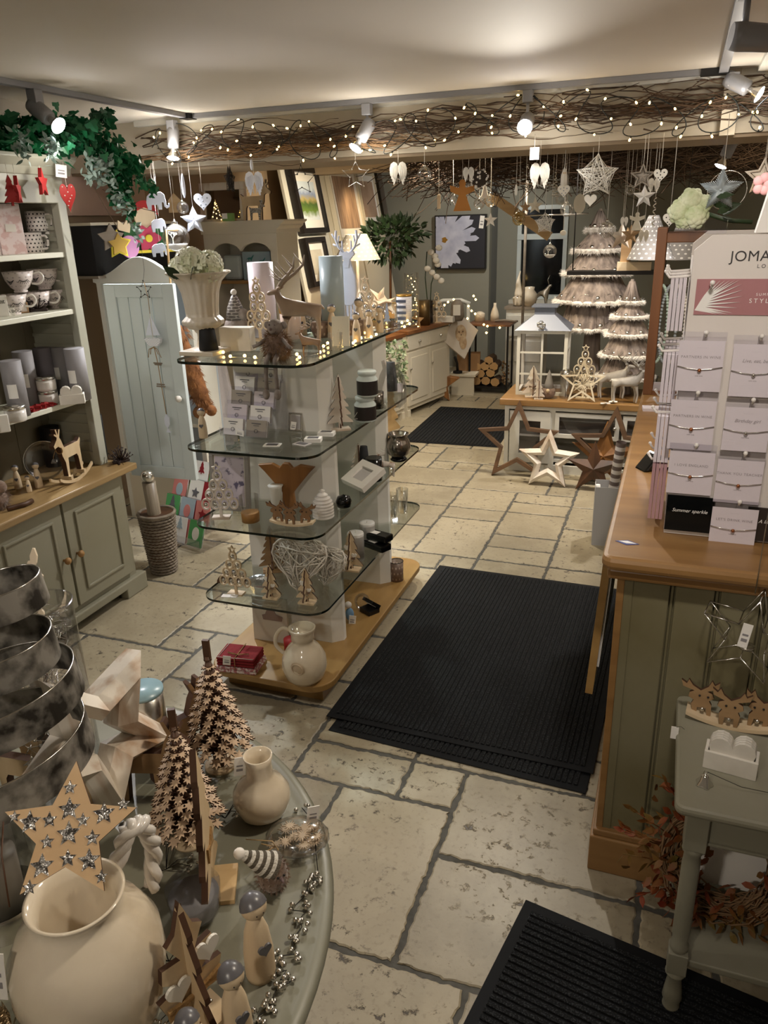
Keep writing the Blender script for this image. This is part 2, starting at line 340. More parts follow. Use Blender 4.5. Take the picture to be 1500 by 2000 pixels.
w1 = struct(wn.build('window_1', PALE)); M().box(XW0, XW1, 9.31, 9.32, ZW0, ZW1).build('window_pane', DKGLASS, w1); M().box(XW0-.05, XW1+.05, 9.1, 9.3, ZW0-.04, ZW0).build('window_sill', W_, w1)
slab('window_2', DKGLASS, XW0-.1, XW1+.1, 9.5, 9.52, .6, 2.1)
# beam across the shop
bm_ = M(); bm_.box(-3.6, 2.3, 4.0, 4.4, 2.06, 2.4); struct(bm_.build('trim_1', [BEAM]))
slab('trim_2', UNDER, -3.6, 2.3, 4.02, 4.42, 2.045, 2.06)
slab('trim_3', W_, -2.9, 2.2, 3.955, 3.998, 2.272, 2.3)
slab('trim_4', BEAM, .1, .16, 3.94, 4.0, 2.05, 2.3)
slab('trim_5', W_, .22, .27, -1.3, 3.95, 2.28, 2.3)
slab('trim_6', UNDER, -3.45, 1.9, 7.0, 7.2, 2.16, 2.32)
slab('baseboard_back', W_, -3.4, -2.02, 8.87, 8.9, 0, .1)
slab('baseboard_left', W_, -2.88, -2.86, -1.3, 3.0, 0, .12)

# ------------------------------------------------------------------ door mats
def matt(name, label, cx, cy, w, l, rz, pitch=.019, along='y', z=0, grp=None, ribmat=CARPET):
    t = thing(name, label, 'mat', (cx, cy, z), rz)
    b = M(); b.box(-w/2, w/2, -l/2, l/2, 0.0006, .004); b.build('rubber_backing', RUBBER, t, bevel=.002)
    r = M(); m = .028
    if along == 'y':
        n = int((w-2*m)/pitch)
        for i in range(n): x = -w/2+m+(w-2*m)*(i+.5)/n; r.box(x-pitch*.33, x+pitch*.33, -l/2+m, l/2-m, .004, .0085)
    else:
        n = int((l-2*m)/pitch)
        for i in range(n): y = -l/2+m+(l-2*m)*(i+.5)/n; r.box(-w/2+m, w/2-m, y-pitch*.33, y+pitch*.33, .004, .0085)
    r.build('ribbed_carpet', ribmat, t, bevel=.0015)
    return t
matt('door_mat', 'black ribbed mat half hidden under the larger mat by the counter', -.55, 2.83, .93, 1.45, radians(-3), z=0)
matt('door_mat', 'large black ribbed mat lying beside the oak display base', -.585, 2.895, .98, 1.42, radians(-1.2), z=.009)
a = radians(-10.6); c = Vector((-.23, 1.61)); cx = c+Vector((cos(a), sin(a)))*.75+Vector((sin(a), -cos(a)))*.5
matt('door_mat', 'black ribbed mat in the near right corner under the little sage table', cx.x, cx.y, 1.5, 1.0, a, along='x')
matt('door_mat', 'small dark mat in the back room beside the white bench', -1.68, 6.6, .82, 1.32, radians(1.5), pitch=.03)

# ------------------------------------------------------------------ track lighting
rail = thing('lighting_track', 'long grey lighting track running round the white ceiling', 'light track', (-2.5, 3.86, 2.3))
TR = mat('track metal', '#8b8b8e', .45, .2)
k = M(); k.box(-.018, .018, -4.9, 0, -.022, -.001); k.build('rail', TR, rail); k = M(); k.box(.03, 2.56, .005, .042, -.022, -.001); k.build('rail', TR, rail)
k = M(); k.box(2.57, 2.605, -4.9, .03, -.022, -.001); k.build('rail', TR, rail)
k = M(); k.box(-.022, .035, -.03, .045, -.026, -.001); k.build('corner_joint', BLACK, rail); k = M(); k.box(2.5, 2.61, 0, .047, -.026, -.001); k.build('corner_joint', BLACK, rail)
LS = 1.0
def spot(loc, aim, label, power=55, col=(1, .93, .84), size=95, lit=True, ceiling=2.278, L=.11):
    """loc = where the head meets its arm"""
    loc = Vector(loc); t = thing('track_spotlight', label, 'spotlight', (loc.x, loc.y, ceiling))
    d = (Vector(aim)-loc).normalized(); h = ceiling-loc.z
    k = M(); k.box(-.022, .022, -.022, .022, -.05, 0); k.build('adapter', TR, t, bevel=.003)
    k = M(); k.tube([(0, 0, -.04), (0, 0, -h+.01)], .008, 8); k.build('arm', TR, t)
    Q = Vector((0, 0, 1)).rotation_difference(-d).to_matrix().to_4x4(); Q.translation = Vector((0, 0, -h))
    k = M(); k.X = Q; k.lathe([(.03, .03), (.033, .01), (.031, -.05), (.03, -.07), (.02, -.075)], 20); k.build('lamp_housing', TR, t)
    k = M(); k.X = Q; k.lathe([(.012, -.07), (.014, -.09), (.024, -.105), (.033, -.125)], 20, caps=False); k.build('reflector', SILVER, t)
    k = M(); k.X = Q; k.lathe([(.031, -.122), (.024, -.128), (.01, -.132), (0, -.133)], 18, caps=False); k.build('bulb', COOL, t)
    if lit:
        ld = bpy.data.lights.new('spot', 'SPOT'); ld.energy = power*LS; ld.color = col; ld.spot_size = radians(size); ld.spot_blend = .7; ld.shadow_soft_size = .03
        lo = bpy.data.objects.new('spot_light', ld); COL.objects.link(lo); lo.location = loc+d*.15; lo.rotation_euler = d.to_track_quat('-Z', 'Y').to_euler()
    return t
def onplane_y(px, py, y): return ony(px, py, y)
spot(onx(72, 212, -2.49), onx(72, 212, -2.49)+RT*.75-UP*.62-FW*.15, 'spotlight with lit bulb above the ivy on the dresser', 40, (1, .97, 1), 110)
spot(ony(338, 262, 3.885), (-2.5, 3.3, .2), 'spotlight hanging at the left corner of the twig garland', 60, (.93, .96, 1), 100)
spot(ony(718, 248, 3.885), (-2.05, 3.0, .9), 'spotlight tilted down left over the middle of the garland', 60, (1, .97, .93), 105)
spot(ony(1030, 235, 3.885), (-.45, 1.0, 1.2), 'spotlight glaring straight at the viewer near the feathered wings', 55, (1, .94, .84), 78)
spot(ony(1432, 158, 3.885), ony(1432, 158, 3.885)+RT*.7-UP*.6-FW*.3, 'spotlight with pinkish bulb in the upper right corner', 40, (1, .93, .85), 110)
spot(onx(1452, 72, .09), onx(1452, 72, .09)+RT*1-UP*.12-FW*.1, 'spotlight with its back to the wall at the top right edge', 8, (1, .9, .8), 90, lit=False)
for px_, yy_ in ((88, None), (338, 3.8), (718, 3.8), (1030, 3.75), (1440, 3.75)):
    ld = bpy.data.lights.new('bulb glow', 'POINT'); ld.energy = 1.5 if yy_ else .7; ld.color = (1, .93, .84); ld.shadow_soft_size = .03; lo = bpy.data.objects.new('bulb_glow', ld); COL.objects.link(lo); lo.location = (-2.38, 2.75, 1.98) if yy_ is None else ony(px_, 290 if px_ < 1400 else 230, yy_)
def lamp(loc, aim, power, col, size=90, soft=.06, label=None):
    if label:  # housing and bulb made up to go with an added light
        cz = 2.30 if loc[1] < 4 else 2.32; T = thing('added_fill_lamp', label, 'fill lamp', (loc[0], loc[1], cz-.001), 0, 'small round added fill lamps'); M().lathe([(.035, -(cz-loc[2])+.02), (.035, 0), (0, 0)], 20, caps=False).build('lamp_housing', TR, T); M().lathe([(.032, -(cz-loc[2])+.026), (0, -(cz-loc[2])+.024)], 20, caps=False).build('bulb', COOL, T)
    ld = bpy.data.lights.new('spot', 'SPOT'); ld.energy = power*LS; ld.color = col; ld.spot_size = radians(size); ld.spot_blend = .8; ld.shadow_soft_size = soft
    lo = bpy.data.objects.new('fill_light', ld); COL.objects.link(lo); lo.location = loc; lo.rotation_euler = (Vector(aim)-Vector(loc)).to_track_quat('-Z', 'Y').to_euler()
    return lo
# added fill lamps and fixtures, unseen, near the visitor and past the beam
lamp((.09, 1.5, 2.18), (-.95, .95, .55), 30, (1, .86, .68), 75, label='added fill lamp on the right track above the near end of the counter')
lamp((.09, .9, 2.18), (.3, 1.9, 1.3), 22, (1, .9, .8), 80, label='added fill lamp on the right track nearest the visitor')
lamp((-2.4, .9, 2.18), (-1.7, 2.2, .5), 22, (1, .93, .85), 100, label='added fill lamp at the near end of the left track')
lamp((-.6, -.7, 2.2), (-1.2, 2.4, .2), 26, (1, .88, .74), 100, label='added fill lamp behind the visitor')
lamp((.09, 2.6, 2.18), (-.4, 3.6, 0), 26, (1, .9, .76), 120)
lamp((-1.2, 5.0, 2.25), (-1.1, 5.3, 0), 70, (1, .84, .6), 130, label='added fill lamp just behind the beam in its middle')
lamp((-1.9, 6.2, 2.25), (-2.2, 6.9, .6), 45, (1, .88, .7), 130, label='added fill lamp over the small back room mat')
lamp((-1.5, 7.6, 2.25), (-2.2, 8.9, 1.2), 40, (1, .95, .86), 120, label='added fill lamp in front of the far window')
lamp((-.3, 5.0, 2.2), (-.7, 5.6, 1.0), 30, (1, .92, .84), 110, label='added fill lamp just behind the beam above the bark trees')
lamp((.9, 4.7, 2.25), (.9, 6.5, 1.6), 30, (1, .85, .62), 120, label='added fill lamp behind the beam at the far right')
for (px, py, yy, lab) in ((776, 328, 6.0, 'spotlight of the back room pointing left at the framed pictures'), (944, 312, 6.2, 'spotlight of the back room above the orange angel'), (1408, 292, 4.9, 'spotlight of the back room glaring behind the big hanging star')):
    w = ony(px, py, yy); spot(w+Vector((.05, 0, .03)), w+Vector((-1.2 if px < 900 else -.3, -.2 if px > 900 else .6, -.9)), lab, 45, (1, .86, .62) if px < 900 else (1, .95, .9), 100, ceiling=2.32)
wd = bpy.data.worlds.new('room air'); scene.world = wd; wd.use_nodes = True; wd.node_tree.nodes['Background'].inputs[0].default_value = (.05, .045, .04, 1); wd.node_tree.nodes['Background'].inputs[1].default_value = 1
scene.view_settings.view_transform = 'Standard'; scene.view_settings.look = 'None'; scene.view_settings.gamma = 1; scene.view_settings.exposure = 0; scene.view_settings.use_curve_mapping = False
# ================================================================== FURNITURE
def rrect(x0, x1, y0, y1, r, n=6):
    P = []
    for cx, cy, a0 in ((x1-r, y0+r, -90), (x1-r, y1-r, 0), (x0+r, y1-r, 90), (x0+r, y0+r, 180)):
        for i in range(n+1): a = radians(a0+90*i/n); P.append((cx+r*cos(a), cy+r*sin(a)))
    return P
def plate(m, P, z0, z1, edge=None):
    n = len(P); b = len(m.v); m.add([(x, y, z0) for x, y in P]+[(x, y, z1) for x, y in P], [tuple(range(n))[::-1], tuple(range(n, 2*n))])
    k = m.mi; m.mi = k if edge is None else edge
    for i in range(n): q = (i+1) % n; m.f.append([b+i, b+q, b+n+q, b+n+i]); m.m.append(m.mi); m.s.append(False)
    m.mi = k; return m
# glass shelf display in the middle
SX0, SX1, SY0, SY1 = -1.62, -1.10, 2.23, 3.47
SZ = [1.32, 1.01, .715, .415]; SB = .10
t = thing('display_stand', 'white shop display stand with four glass shelves on an oak base', 'display stand', (0, 0, 0)); STAND = t
m = M(); plate(m, rrect(SX0-.01, SX1-.0, SY0, SY1, .09, 8), .072, SB); m.build('base_board', OAKL, t, bevel=.004)
m = M(); m.box(SX0+.05, SX1-.05, SY0+.07, SY1-.07, 0, .072); m.build('plinth', OAKL, t)
WP = mat('white display board', '#e6e3db', .45)
for y in (2.56, 3.14):
    m = M(); P = [(-1.57, y), (-1.22, y), (-1.18, y+.035), (-1.18, y+.06), (-1.57, y+.06)]; plate(m, P, SB, SZ[0]-.012); m.build('upright_panel', WP, t)
m = M(); m.box(-1.5, -1.46, 2.62, 3.14, SB, SZ[0]-.012); m.build('spine_panel', WP, t)
for z in SZ:
    m = M(); plate(m, rrect(SX0, SX1, SY0, SY1, .075, 8), z-.009, z, 1); m.build('glass_shelf', [SHELFG, EDGE], t, fix=False)

# sage dresser on the left wall
t = thing('dresser', 'sage green dresser with oak worktop and open hutch shelves on the left', 'dresser', (-2.88, 2.0, 0)); DR = t
def B(name, mt, *b, par=None, bevel=.003): return M().box(*b).build(name, mt, par or t, bevel=bevel)
# local: x 0 = wall .. ; y along the wall, end at y=1.0 (world 3.0)
B('carcass', SAGE, .02, .40, -1.4, .92, .07, .645)
m = M(); m.box(.02, .46, -1.4, .975, .64, .672); m.build('worktop', wood('dresser worktop', '#a1865c', '#86693f', 1, 6, .4), t, bevel=.006)
pl = [(-1.4, 0), (.96, 0), (.96, .09), (-1.4, .09)]
m = M(); m.box(.38, .43, .80, .96, 0, .09); m.box(.38, .43, -1.4, .12, 0, .09); m.box(.39, .43, .1, .82, .05, .09); m.box(.02, .42, .92, .95, .03, .09); m.build('plinth', SAGE, t, bevel=.006)
for (y0, y1, ky) in ((.49, .88, .525), (.075, .475, .44), (-.34, .06, -.3)):
    d = M(); d.box(.40, .418, y0, y1, .12, .625); d = d.build('door', SAGE, t, bevel=.002)
    g = M(); w = .06
    for (a, b_, c_, e_) in ((y0+w, y1-w, .12+w, .12+w+.012), (y0+w, y1-w, .625-w-.012, .625-w), (y0+w, y0+w+.012, .12+w, .625-w), (y1-w-.012, y1-w, .12+w, .625-w)): g.box(.414, .427, a, b_, c_, e_)
    g.build('moulding', SAGE, d, bevel=.003)
    kb = M(); kb.X = Matrix.Translation((.418, ky, .37)) @ Matrix.Rotation(pi/2, 4, 'Y'); kb.lathe([(.006, 0), (.006, .012), (.015, .018), (.017, .026), (.013, .033), (0, .036)], 16); kb.build('knob', wood('knob beech', '#a87f4c', '#8c6535', 2, 8), d)
# hutch
HX = .30
B('back_panel', OLIVE, .02, .035, -1.4, .93, .672, 1.98, bevel=0)
m = M()
for k in range(14): y = -1.3+k*.165; m.box(.034, .038, y, y+.004, .68, 1.98)
m.build('panel_beading', OLIVE, t)
m = M(); m.box(.02, HX, .90, .935, .672, 2.0); m.box(HX-.02, HX+.02, .885, .935, .672, 2.0); m.build('upright', SAGEL, t, bevel=.003)
g = M()
for k in range(26): g.box(.03, HX-.02, .893, .901, .72+k*.047, .735+k*.047)
g.build('shelf_rack', SAGEL, t)
for z in (1.015, 1.415, 1.66): B('shelf', mat('dresser shelf', '#d3d2c2', .45), .035, HX+.01, -1.4, .90, z-.022, z)
B('frieze', SAGEL, HX-.02, HX+.02, -1.4, .935, 1.86, 2.0)
m = M(); m.prism([(HX, 1.97), (HX+.03, 1.97), (HX+.04, 2.0), (HX+.075, 2.03), (HX+.075, 2.045), (.02, 2.045), (.02, 1.97)], 2.38, -.21); m.build('cornice', SAGEL, t, bevel=.003)
DT = .672

# white wardrobe with arched pediment and its open panelled door
t = thing('wardrobe', 'white cupboard with arched pediment behind the sage dresser', 'cupboard', (-2.87, 3.8, 0))
m = M()
for x in (-.32, .27): m.box(x, x+.03, 0, .22, .0, 1.47)
m.build('side_panel', W_, t); B('back_panel', mat('blue grey lining', '#a9b3bd', .6), -.3, .3, .20, .22, .0, 1.47)
B('base_panel', CREAM, -.32, .3, 0, .22, .0, .3); B('shelf', CREAM, -.3, .3, .02, .2, .62, .64)
P = [(-.33, 1.46), (.33, 1.46)]+[(.33-.66*i/20, 1.50+.10*(.5-.5*cos(2*pi*min(1, max(0, (i/20-.08)/.84))))) for i in range(21)]
m = M(); m.prism(P, .03, 0); m.box(-.33, .33, 0, .22, 1.455, 1.475); m.build('pediment', W_, t, bevel=.003)
d = M(); x0, x1, z0, z1 = 0, .408, .47, 1.488; d.box(x0, x1, -.012, .012, z0, z1)
dr = thing('cupboard_door', 'pale blue white panelled door standing open with a round knob', 'door', (-2.745, 3.33, 0), radians(2))
dp = M(); w = .065
dp.box(x0, x0+w, -.014, .014, z0, z1); dp.box(x1-w, x1, -.014, .014, z0, z1); dp.box(x0+w, x1-w, -.014, .014, z1-w, z1); dp.box(x0+w, x1-w, -.014, .014, z0, z0+w); dp.build('door_frame', PALE, dr, bevel=.003)
dp = M()
for i in range(4): a = x0+w+.0015+(x1-x0-2*w)*i/4; dp.box(a, a+(x1-x0-2*w)/4-.004, -.006, .008, z0+w, z1-w)
dp.build('tongue_panel', PALE, dr, bevel=.002)
kb = M(); kb.X = Matrix.Translation((x1-.03, -.014, .92)) @ Matrix.Rotation(pi/2, 4, 'X'); kb.lathe([(.008, 0), (.008, .014), (.017, .02), (.018, .03), (0, .038)], 16); kb.build('knob', CERW, dr)

# shop counter
t = thing('shop_counter', 'long shop counter with oak top and distressed sage boarded sides', 'counter', (0, 0, 0)); CT = .99
m = M(); m.box(-.05, 1.6, 1.815, 3.80, .12, .93)
m.build('carcass', SAGED, t)
for i in range(16):
    m = M(); a = -.035+i*.1; m.box(a, a+.086, 1.800, 1.815, .12, .92); m.box(a+.089, a+.096, 1.806, 1.815, .12, .92); m.build('front_board', SAGED, t, bevel=.003)
for i in range(20):
    m = M(); a = 1.82+i*.1; m.box(-.065, -.05, a, a+.09, .12, .92); m.build('side_board', SAGED, t, bevel=.003)
m = M(); m.box(-.072, -.054, 1.796, 1.82, .0, .93); m.build('corner_post', OAK, t, bevel=.002); m = M(); m.box(-.0535, -.034, 1.798, 1.82, .1, .93); m.build('end_board', SAGED, t)
m = M(); plate(m, rrect(-.11, 1.66, 1.735, 3.86, .03, 5), .955, CT); m.build('worktop', OAK, t, bevel=.012)
m = M(); m.box(-.095, 1.6, 1.755, 3.84, .925, .955); m.build('edge_moulding', OAK, t, bevel=.008)
m = M(); m.box(-.085, 1.6, 1.775, 3.82, 0, .12); m.box(-.078, 1.6, 1.782, 3.81, .12, .14); m.build('skirting', wood('skirting oak', '#936f42', '#7c5a32', 0, 6, .45), t, bevel=.004)
# small sage table
SAGE_0 = SAGEL; SAGEL = mat('aged sage table', '#93907f', .45, c2='#87836f', sc=3); t = thing('side_table', 'small pale sage table with turned legs at the right edge', 'table', (.28, 1.575, 0)); TT = .62
m = M(); plate(m, rrect(-.185, .45, -.21, .21, .02), TT-.022, TT); m.build('table_top', SAGEL, t, bevel=.008)
m = M(); m.box(-.145, .42, -.165, .165, .50, TT-.022); m.box(-.15, .42, -.172, .17, .505, .512); m.build('apron', SAGEL, t, bevel=.002)
for sx in (-.135, .41):
    for sy in (-.16, .16):
        l = M(); l.cb((sx, sy, .545), (.045, .045, .11)); l.cb((sx, sy, .16), (.042, .042, .06))
        l.lathe([(.0215, .49), (.023, .48), (.017, .468), (.019, .44), (.019, .25), (.016, .215), (.021, .205), (.018, .19)], 20, (sx, sy, 0))
        l.lathe([(.018, .13), (.023, .118), (.015, .105), (.019, .07), (.022, .04), (.017, .028), (.02, .014), (.012, 0)], 20, (sx, sy, 0)); l.build('leg', SAGEL, t, bevel=.002)
m = M(); m.box(-.14, .42, -.165, .165, .148, .166); m.build('lower_shelf', SAGEL, t, bevel=.003)

SAGEL = SAGE_0
# round table at the near left
t = thing('round_table', 'grey sage round table crowded with ornaments at the near left', 'table', (-1.16, .73, 0)); RZ = .55
m = M(); m.lathe([(0, RZ-.03), (.69, RZ-.03), (.705, RZ-.022), (.708, RZ-.012), (.70, RZ-.003), (.685, RZ-.001), (.675, RZ-.004), (.665, RZ), (0, RZ)], 96, caps=False); m.build('table_top', mat('round table paint', '#7f7e6f', .4, c2='#777563', sc=2), t)
m = M(); m.lathe([(.09, .03), (.05, .08), (.045, .2), (.06, .3), (.04, .36), (.05, .46), (.12, RZ-.03)], 28); m.build('pedestal', SAGE, t)
for k in range(4):
    a = k*pi/2+.4; m = M(); m.tube([(.04*cos(a), .04*sin(a), .14), (.2*cos(a), .2*sin(a), .1), (.36*cos(a), .36*sin(a), .02)], [.03, .026, .02], 8); m.build('foot', SAGE, t)

# cream cupboard with cornice behind the stand
def cup(p, q): return ony(p, q, 5.0)
t = thing('display_cupboard', 'cream cupboard with moulded cornice and scalloped arch in the back room', 'cupboard', (-2.9, 5.0, 0)); CUPZ = cup(470, 431).z
h = CUPZ
m = M()
for x in (-.29, .26): m.box(x, x+.03, 0, .3, .0, h-.08)
m.build('side_panel', CREAM, t); B('back_panel', CREAM, -.27, .27, .28, .3, 0, h-.08)
m = M(); P = [(-.36, h), (.36, h), (.36, h-.012), (.33, h-.03), (.33, h-.04), (.30, h-.06), (.30, h-.085), (-.30, h-.085), (-.30, h-.06), (-.33, h-.04), (-.33, h-.03), (-.36, h-.012)]; m.prism(P, .36, .15); m.build('cornice', CREAM, t, bevel=.002)
a = [(-.29, h-.085), (.29, h-.085), (.29, h-.40), (.235, h-.40), (.235, h-.2)]; sc = []
for i in range(21): u = i/20; x = .235-.47*u; sc.append((x, h-.2+.055*abs(sin(pi*u*2))**.6*(1 if True else 0)+(.0)))
m = M(); m.prism(a+sc[1:-1]+[(-.235, h-.2), (-.235, h-.40), (-.29, h-.40)], .03, -.005); m.build('scalloped_front', CREAM, t, bevel=.002)
for z in (h-.42, h-.70): B('shelf', OAK, -.28, .28, -.015, .29, z, z+.022)
m = M(); m.box(-.29, -.25, -.02, .01, 0, h-.4); m.box(.25, .29, -.02, .01, 0, h-.4); m.build('front_stile', CREAM, t)

# cream sideboard run along the back room's left
def sideb(name, label, y0, y1, x=-2.27, hh=.79):
    t = thing(name, label, 'sideboard', (x, y0, 0), radians(-12)); n = 2; w = y1-y0
    M().box(-.45, -.02, .01, w-.01, .06, hh-.03).build('carcass', CREAM, t)
    M().box(-.47, .01, 0, w, hh-.035, hh).build('worktop', wood('sideboard top', '#8a5a34', '#6d4224', 1, 6, .4), t, bevel=.005)
    for k in range(n):
        a = .02+k*(w-.04)/n; b2 = a+(w-.04)/n-.01
        d = M().box(-.02, -.004, a, b2, hh-.18, hh-.05).build('drawer', CREAM, t, bevel=.002)
        M().ball((.008, (a+b2)/2, hh-.115), .014).build('knob', SILVER, d)
        d = M().box(-.02, -.004, a, b2, .1, hh-.2).build('door', CREAM, t, bevel=.002)
        M().box(-.005, .002, a+.05, b2-.05, .15, hh-.25).build('panel', CREAM, d, bevel=.002)
        M().ball((.008, (a+.03), .45), .012).build('knob', SILVER, d)
    [M().box(-.06, -.01, q_, q_+.05, 0, .06).build('foot', CREAM, t) for q_ in (.01, w-.06)]
    return t
sideb('sideboard', 'cream sideboard with wooden top nearest the glass shelf stand', 5.75, 6.75, x=-2.5)
sideb('sideboard', 'cream sideboard with silver knobs further back in the row', 6.75, 7.62, x=-2.28, hh=.80)
# bench with wood top and glazed doors holding the bark trees
t = thing('display_bench', 'low white cabinet with oak top and glazed doors in the back room', 'cabinet', (-1.09, 5.40, 0)); BZ = .535
M().box(-.035, 1.3, -.03, .52, BZ-.045, BZ).build('worktop', OAK, t, bevel=.005)
m = M(); m.box(0, .03, 0, .5, 0, BZ-.045); m.box(1.24, 1.27, 0, .5, 0, BZ-.045); m.box(0, 1.27, .47, .5, 0, BZ-.045); m.box(.03, 1.24, .02, .47, .08, .1); m.box(.03, 1.24, .02, .47, .26, .275); m.box(0, 1.27, 0, .02, BZ-.075, BZ-.045); m.box(0, 1.27, 0, .02, 0, .06); m.box(.32, .36, 0, .02, 0, BZ-.05); m.build('carcass', W_, t)
def gdoor(x0, x1, z0, z1, f=.055):
    d = M(); d.box(x0, x1, -.012, .002, z1-f, z1); d.box(x0, x1, -.012, .002, z0, z0+f); d.box(x0, x0+f, -.012, .002, z0, z1); d.box(x1-f, x1, -.012, .002, z0, z1); d = d.build('door', W_, t, bevel=.002)
    M().box(x0+f, x1-f, -.006, -.003, z0+f, z1-f).build('glass_pane', PLAS, d); M().ball((x1-.03, -.02, (z0+z1)/2), .013).build('knob', SILVER, d)
gdoor(.04, .33, .07, .45, .07); gdoor(.36, .80, .27, .45, .03); gdoor(.82, 1.23, .27, .45, .03)
# side table with logs, far left of the window
t = thing('iron_side_table', 'tall iron framed table with wooden top and log shelf', 'table', (-1.8, 8.1, 0))
M().box(-.23, .23, -.16, .16, .70, .72).build('table_top', wood('table top brown', '#6f4a30', '#54331f', 0, 6), t, bevel=.002)
for x in (-.2, .2):
    for y in (-.13, .13): M().box(x-.009, x+.009, y-.009, y+.009, 0, .70).build('leg', IRON, t)
M().box(-.21, .21, -.14, .14, .05, .07).build('lower_shelf', IRON, t)
for i in range(9):
    x, z = ((-.13, .12), (-.03, .125), (.07, .115), (-.09, .2), (.02, .21), (-.13, .27), (-.04, .28), (.05, .28), (.0, .34))[i]
    l = M(); l.mi = 0; P = [(.05*cos(a)+.004*sin(7*a+i), .046*sin(a)) for a in [2*pi*k/7+.3*i for k in range(7)]]
    l.prism([(u+0, v) for u, v in P], .2, 0, edge=1); tag(l.build('log', [mat('log end', '#b08a5a', .8), mat('log bark', '#4c3826', .9)], loc=(-1.8+x, 8.1, z)), 'split firewood log stacked on the low shelf of the iron table', 'log', 'logs under the iron table')
m = M()
for i in range(40): m.ball((R.uniform(-.03, .03), R.uniform(-.03, .03), .01+i*.0062), .013, 6)
tag(m.build('kindling_bundle', mat('twig ends', '#a98a62', .8, c2='#5a4028', sc=60), loc=(-1.64, 8.08, .0715)), 'tall bundle of little round wood slices beside the logs', 'wood slices')
# low white stool bench under the puppy print
t = thing('low_bench', 'small cream bench with splayed legs under the puppy print', 'bench', (-2.12, 7.95, 0), radians(2))
M().box(-.06, .22, -.16, .3, .2, .225).build('seat', CREAM, t, bevel=.003)
for y in (-.12, .26): M().box(-.04, .2, y-.014, y+.014, 0, .2).build('leg', CREAM, t)
t = thing('picture_ledge', 'long pale ledge carrying the leaning picture boards', 'ledge', (-3.45, 6.35, .80)); M().box(0, .42, 0, 2.5, 0, .045).build('ledge_board', W_, t); M().box(0, .3, 0, 2.5, -.8, 0).build('ledge_front', WALLB, t)
# white chair in the far corner
t = thing('white_chair', 'white wooden chair with curved back beside the iron table', 'chair', (-2.3, 8.35, 0), radians(15))
M().box(-.2, .2, -.19, .19, .43, .455).build('seat', mat('chair seat', '#8f7f68', .7), t, bevel=.005)
for x in (-.18, .18):
    for y in (-.17, .17): M().box(x-.017, x+.017, y-.017, y+.017, 0, .43 if y < 0 else .86).build('leg', W_, t)
m = M(); m.tube([(-.2, .17, .86), (-.1, .18, .9), (.1, .18, .9), (.2, .17, .86)], .022, 8); m.box(-.18, .18, .165, .18, .6, .64); m.build('back_rail', W_, t)
# console under the window with statue
t = thing('window_cabinet', 'small white cabinet in front of the far window', 'cabinet', (-1.5, 8.5, 0))
M().box(-.2, .2, -.15, .15, .0, .83).build('carcass', W_, t); M().box(-.22, .22, -.17, .17, .83, .855).build('worktop', GREYWD, t)
for z in (.55, .28): d = M().box(-.18, .18, -.165, -.15, z, z+.22).build('drawer', W_, t, bevel=.003); M().ball((0, -.175, z+.11), .012).build('knob', SILVER, d)
# brown frame stand on the counter end
t = thing('necklace_frame', 'dark oak open frame on the far end of the counter', 'display frame', (.13, 3.68, CT))
hh = 1.69-CT; fm = wood('dark oak', '#6b4222', '#4d2d15', 2, 7, .45)
m = M(); m.box(-.235, -.195, -.1, .1, 0, hh); m.build('upright', fm, t, bevel=.003); m = M(); m.box(.28, .32, -.1, .1, 0, hh); m.build('upright', fm, t, bevel=.003)
m = M(); m.box(-.195, .28, -.1, .1, hh-.06, hh-.02); m.build('top_rail', fm, t, bevel=.003); m = M(); m.box(-.195, .28, -.1, .1, 0, .02); m.build('base_rail', fm, t)
m = M(); m.tube([(-.2, -.02, hh-.24), (.28, -.02, hh-.24)], .006, 8); m.build('hanging_rod', SILVER, t)
M().box(-.195, .32, -.12, .1, hh-.02, hh-.014).build('glass_top', PLAS, t)
# black low cabinet on the wall behind the dresser
t = thing('wall_box', 'black wall box crowded with painted figures above the white cupboard', 'wall box', (-3.1, 4.1, 1.5))
M().box(-.3, -.02, -.36, .42, 0, .27).build('box_body', BLACKM, t); M().box(-.3, 0, -.38, .44, .27, .285).build('top_strip', CREAM, t); M().box(-.3, 0, -.38, .44, -.015, 0).build('bottom_strip', GREYWD, t)
M().box(-.36, -.33, -.5, .6, .33, .75).build('wall_board', mat('pink board', '#b59b8c', .7), t)
# ================================================================== KINDS OF THINGS
def hang(t, h, m=STR, r=.0012): M().tube([(0, 0, 0), (0.002, 0, h*.5), (0, 0, h)], r, 4).build('hanging_string', m, t)
def price(t, loc, rz=.3, w=.022, h=.032):
    g = M(); g.X = Matrix.Translation(loc) @ Matrix.Rotation(rz, 4, 'Z') @ Matrix.Rotation(.12, 4, 'Y'); g.mi = 0; g.box(-w/2, w/2, -.0006, .0006, -h, 0); g.mi = 1; g.box(-w*.3, w*.3, -.0011, -.0008, -h*.75, -h*.62); g.box(-w*.3, w*.3, -.0011, -.0008, -h*.5, -h*.42)
    return g.build('price_tag', [PAPER, GREYC], t)
def starframe(m, r, q=.45, inner=.62, t=.012, ridge=0, c=(0, 0, 0), rot=0):
    A = star(r, q, rot=rot); Bm = [(x*(1+inner)/2, z*(1+inner)/2) for x, z in A]; I = [(x*inner, z*inner) for x, z in A]; n = 10
    vs = [(x, -t/2, z) for x, z in A]+[(x, -t/2-ridge, z) for x, z in Bm]+[(x, -t/2, z) for x, z in I]+[(x, t/2, z) for x, z in I]+[(x, t/2, z) for x, z in A]
    fs = []
    for k in range(5):
        for i in range(n): j = (i+1) % n; k2 = (k+1) % 5; fs.append((k*n+i, k*n+j, k2*n+j, k2*n+i))
    return m.add([(c[0]+x, c[1]+y, c[2]+z) for x, y, z in vs], fs)
